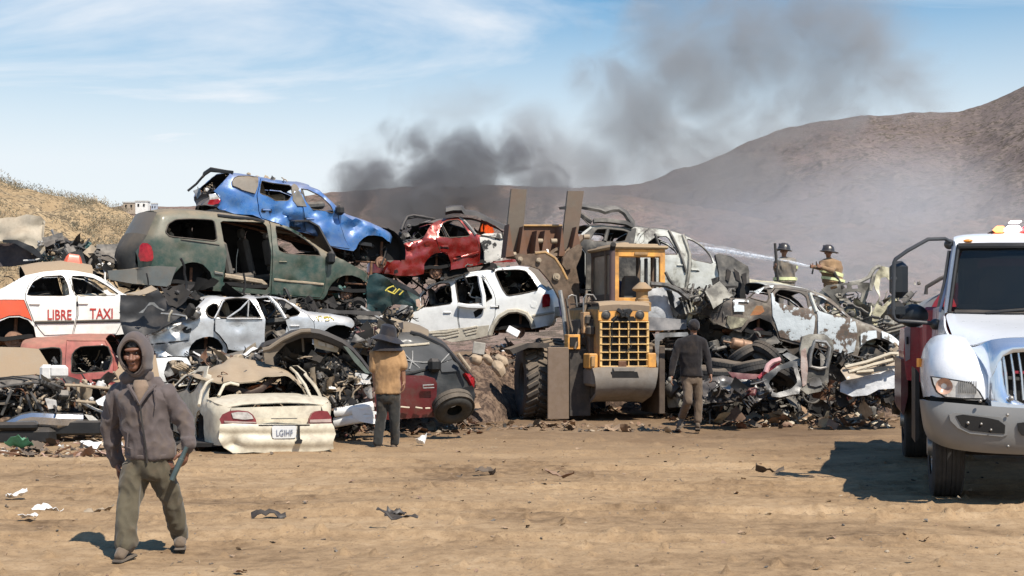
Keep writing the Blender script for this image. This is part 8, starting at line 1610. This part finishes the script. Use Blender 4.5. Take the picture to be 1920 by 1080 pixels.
# firefighters on the pile
COAT = cloth('tan_bunker_coat', (.30, .19, .10), (.19, .12, .07), .1); COAT2 = cloth('grey_tan_coat', (.26, .21, .15), (.12, .12, .12), .1); HVIS = flat('reflective_band', (.75, .78, .40), .4, 0, .2, .1, 20); HELM = flat('black_helmet', (.022, .022, .024), .3, 0, .2, .12, 5)
YF = 31.0
def fire(label, head, neck, sh, chest, waist, hip, arms, legs, feet, coat, fdir, bands, brim):
    P, hh = figure(label, YF, head, neck, sh, chest, waist, hip, arms, legs, feet, dict(skin=SKIND, top=coat, legs=coat, topname='coat', boot=flat('rubber_boot', (.03, .03, .03))), face=-1, torw=(.24, .17), vox=.016, base_=at(hip[0], 560, YF))
    m = MB(); M = Matrix.Translation(hh + Vector((0, 0, .045))) @ Matrix.Rotation(fdir * .12, 4, 'Y'); m.lathe([(.001, .135), (.06, .125), (.105, .08), (.125, .01), (.13, -.01), (.165, -.03), (.165, -.04), (.12, -.03)], M @ Matrix.Diagonal((1.15, 1.15, 1, 1)), 0, 22)
    m.box(hh + Vector((-fdir * .02, 0, .12)), (.2, .02, .09), bev=.008); m.box(hh + Vector((brim * .15, 0, -.0)), (.14, .2, .02), bev=.008, rot=Matrix.Rotation(brim * .35, 4, 'Y')); hl = m.build('helmet', HELM, P)
    m = MB(); m.ball(hh + Vector((.02, -.12, .09)), .022, n=6); m.build('helmet_shield', CREAM, hl)
    for k, (pu, pv, a, b, h_, ax) in enumerate(bands):
        m = MB(); c0 = at(pu, pv, YF); R = Matrix.Identity(4) if not ax else Matrix.Rotation(radians(ax), 4, 'Y')
        m.lathe([(1, -h_), (1, h_)], Matrix.Translation(c0) @ R @ Matrix.Diagonal((a, b, 1, 1)), 0, 24); m.build('reflective_band', HVIS, P, thick=.01)
    return P, hh
P5, h5 = fire('firefighter in grey-tan coat holding a pole, left of the pair', (1470, 470), (1470, 483), (1472, 488), (1472, 500), (1472, 515), (1472, 530), [((1460, 490), (1455, 504, -.1), (1453, 500, -.3), (0, 0, 1)), ((1487, 490), (1490, 505), (1484, 517, -.1), (0, -1, 0))],
    [((1465, 535), (1464, 560), (1462, 585)), ((1480, 535), (1482, 560), (1483, 585))], [((1462, 587), (1459, 593, -.1)), ((1483, 587), (1485, 593, -.1))], COAT2, 1, [(1472, 523, .27, .20, .035, 0), (1489, 500, .085, .085, .03, 20)], -1)
P6, h6 = fire('firefighter in brown coat aiming a hose, right of the pair', (1553, 473), (1554, 485), (1556, 490), (1558, 502), (1560, 516), (1562, 530), [((1546, 493), (1537, 502, -.2), (1526, 500, -.3), (0, 0, 1)), ((1567, 494), (1560, 508, -.25), (1540, 501, -.35), (0, 0, 1))],
    [((1556, 535), (1552, 560), (1550, 585)), ((1566, 535), (1570, 560), (1572, 585))], [((1550, 587), (1545, 593, -.1)), ((1572, 587), (1570, 593, -.1))], COAT, 1, [(1559, 512, .27, .20, .04, 14), (1539, 501, .085, .085, .035, 80), (1562, 524, .27, .2, .03, 10)], 1)
m = MB(); m.tube([at(1453, 456, YF - .3), at(1455, 480, YF - .3), at(1457, 510, YF - .3), at(1459, 528, YF - .3)], [.03, .035, .03, .03], n=8); o = m.build('pole', flat('dark_pole', (.04, .035, .03), .6), loc=tuple(at(1459, 528, YF - .3))); tag(o, 'dark upright pole held by the left firefighter', 'pole')
m = MB(); pn = at(1519, 500, YF - .3); m.tube([pn, pn + Vector((.1, 0, -.01)), pn + Vector((.25, .02, -.02)), pn + Vector((.55, .1, -.12)), pn + Vector((.8, .2, -.5)), pn + Vector((.9, .3, -1.3))], [.035, .03, .04, .045, .05, .05], n=8); m.box(pn + Vector((.06, 0, -.09)), (.035, .04, .16), bev=.01, rot=Matrix.Rotation(.2, 4, 'Y')); m.box(pn + Vector((.14, 0, .07)), (.02, .03, .1), bev=.005)
o = m.build('fire_hose', flat('hose_dark', (.05, .045, .04), .7), loc=tuple(pn)); tag(o, 'dark fire hose with nozzle in the right firefighter hands', 'hose')
# water jet
wm, wt, wb, wo_ = newmat('water_spray'); wb.inputs['Base Color'].default_value = (.9, .93, .96, 1); wb.inputs['Roughness'].default_value = .4; n_ = tnoise(wt, N(wt, 'ShaderNodeTexCoord').outputs['Object'], 14, 3, .6); L(wt, rng(wt, n_, .35, .65, .10, .6), wb.inputs['Alpha'])
wm2, wt2, wb2, _ = newmat('water_mist'); wb2.inputs['Base Color'].default_value = (.9, .92, .95, 1); wb2.inputs['Roughness'].default_value = .8; n_ = tnoise(wt2, N(wt2, 'ShaderNodeTexCoord').outputs['Object'], 6, 4, .6); L(wt2, rng(wt2, n_, .4, .75, .0, .26), wb2.inputs['Alpha'])
pts = [at(u, q, Y) for u, q, Y in ((1518, 499, 30.7), (1480, 491, 30.8), (1440, 484, 31), (1400, 477.5, 31.2), (1360, 471, 31.4), (1320, 466, 31.6), (1270, 461, 31.8), (1220, 457, 32.0), (1180, 456, 32.2), (1140, 458, 32.4), (1100, 466, 32.6))]
m = MB(); m.tube(pts[:6], [.022, .03, .038, .045, .05, .05], n=8); jet = m.build('water_jet', wm, loc=tuple(pts[0])); tag(jet, 'white water jet spraying left from the fire hose over the burnt wrecks', 'water', kind='stuff')
m = MB(); m.tube(pts, [.025, .05, .065, .085, .11, .13, .16, .2, .24, .28, .3], n=10); mi_ = m.build('water_mist', wm2, loc=tuple(pts[0])); tag(mi_, 'fine mist around the water jet behind the burnt wagon', 'water', kind='stuff')
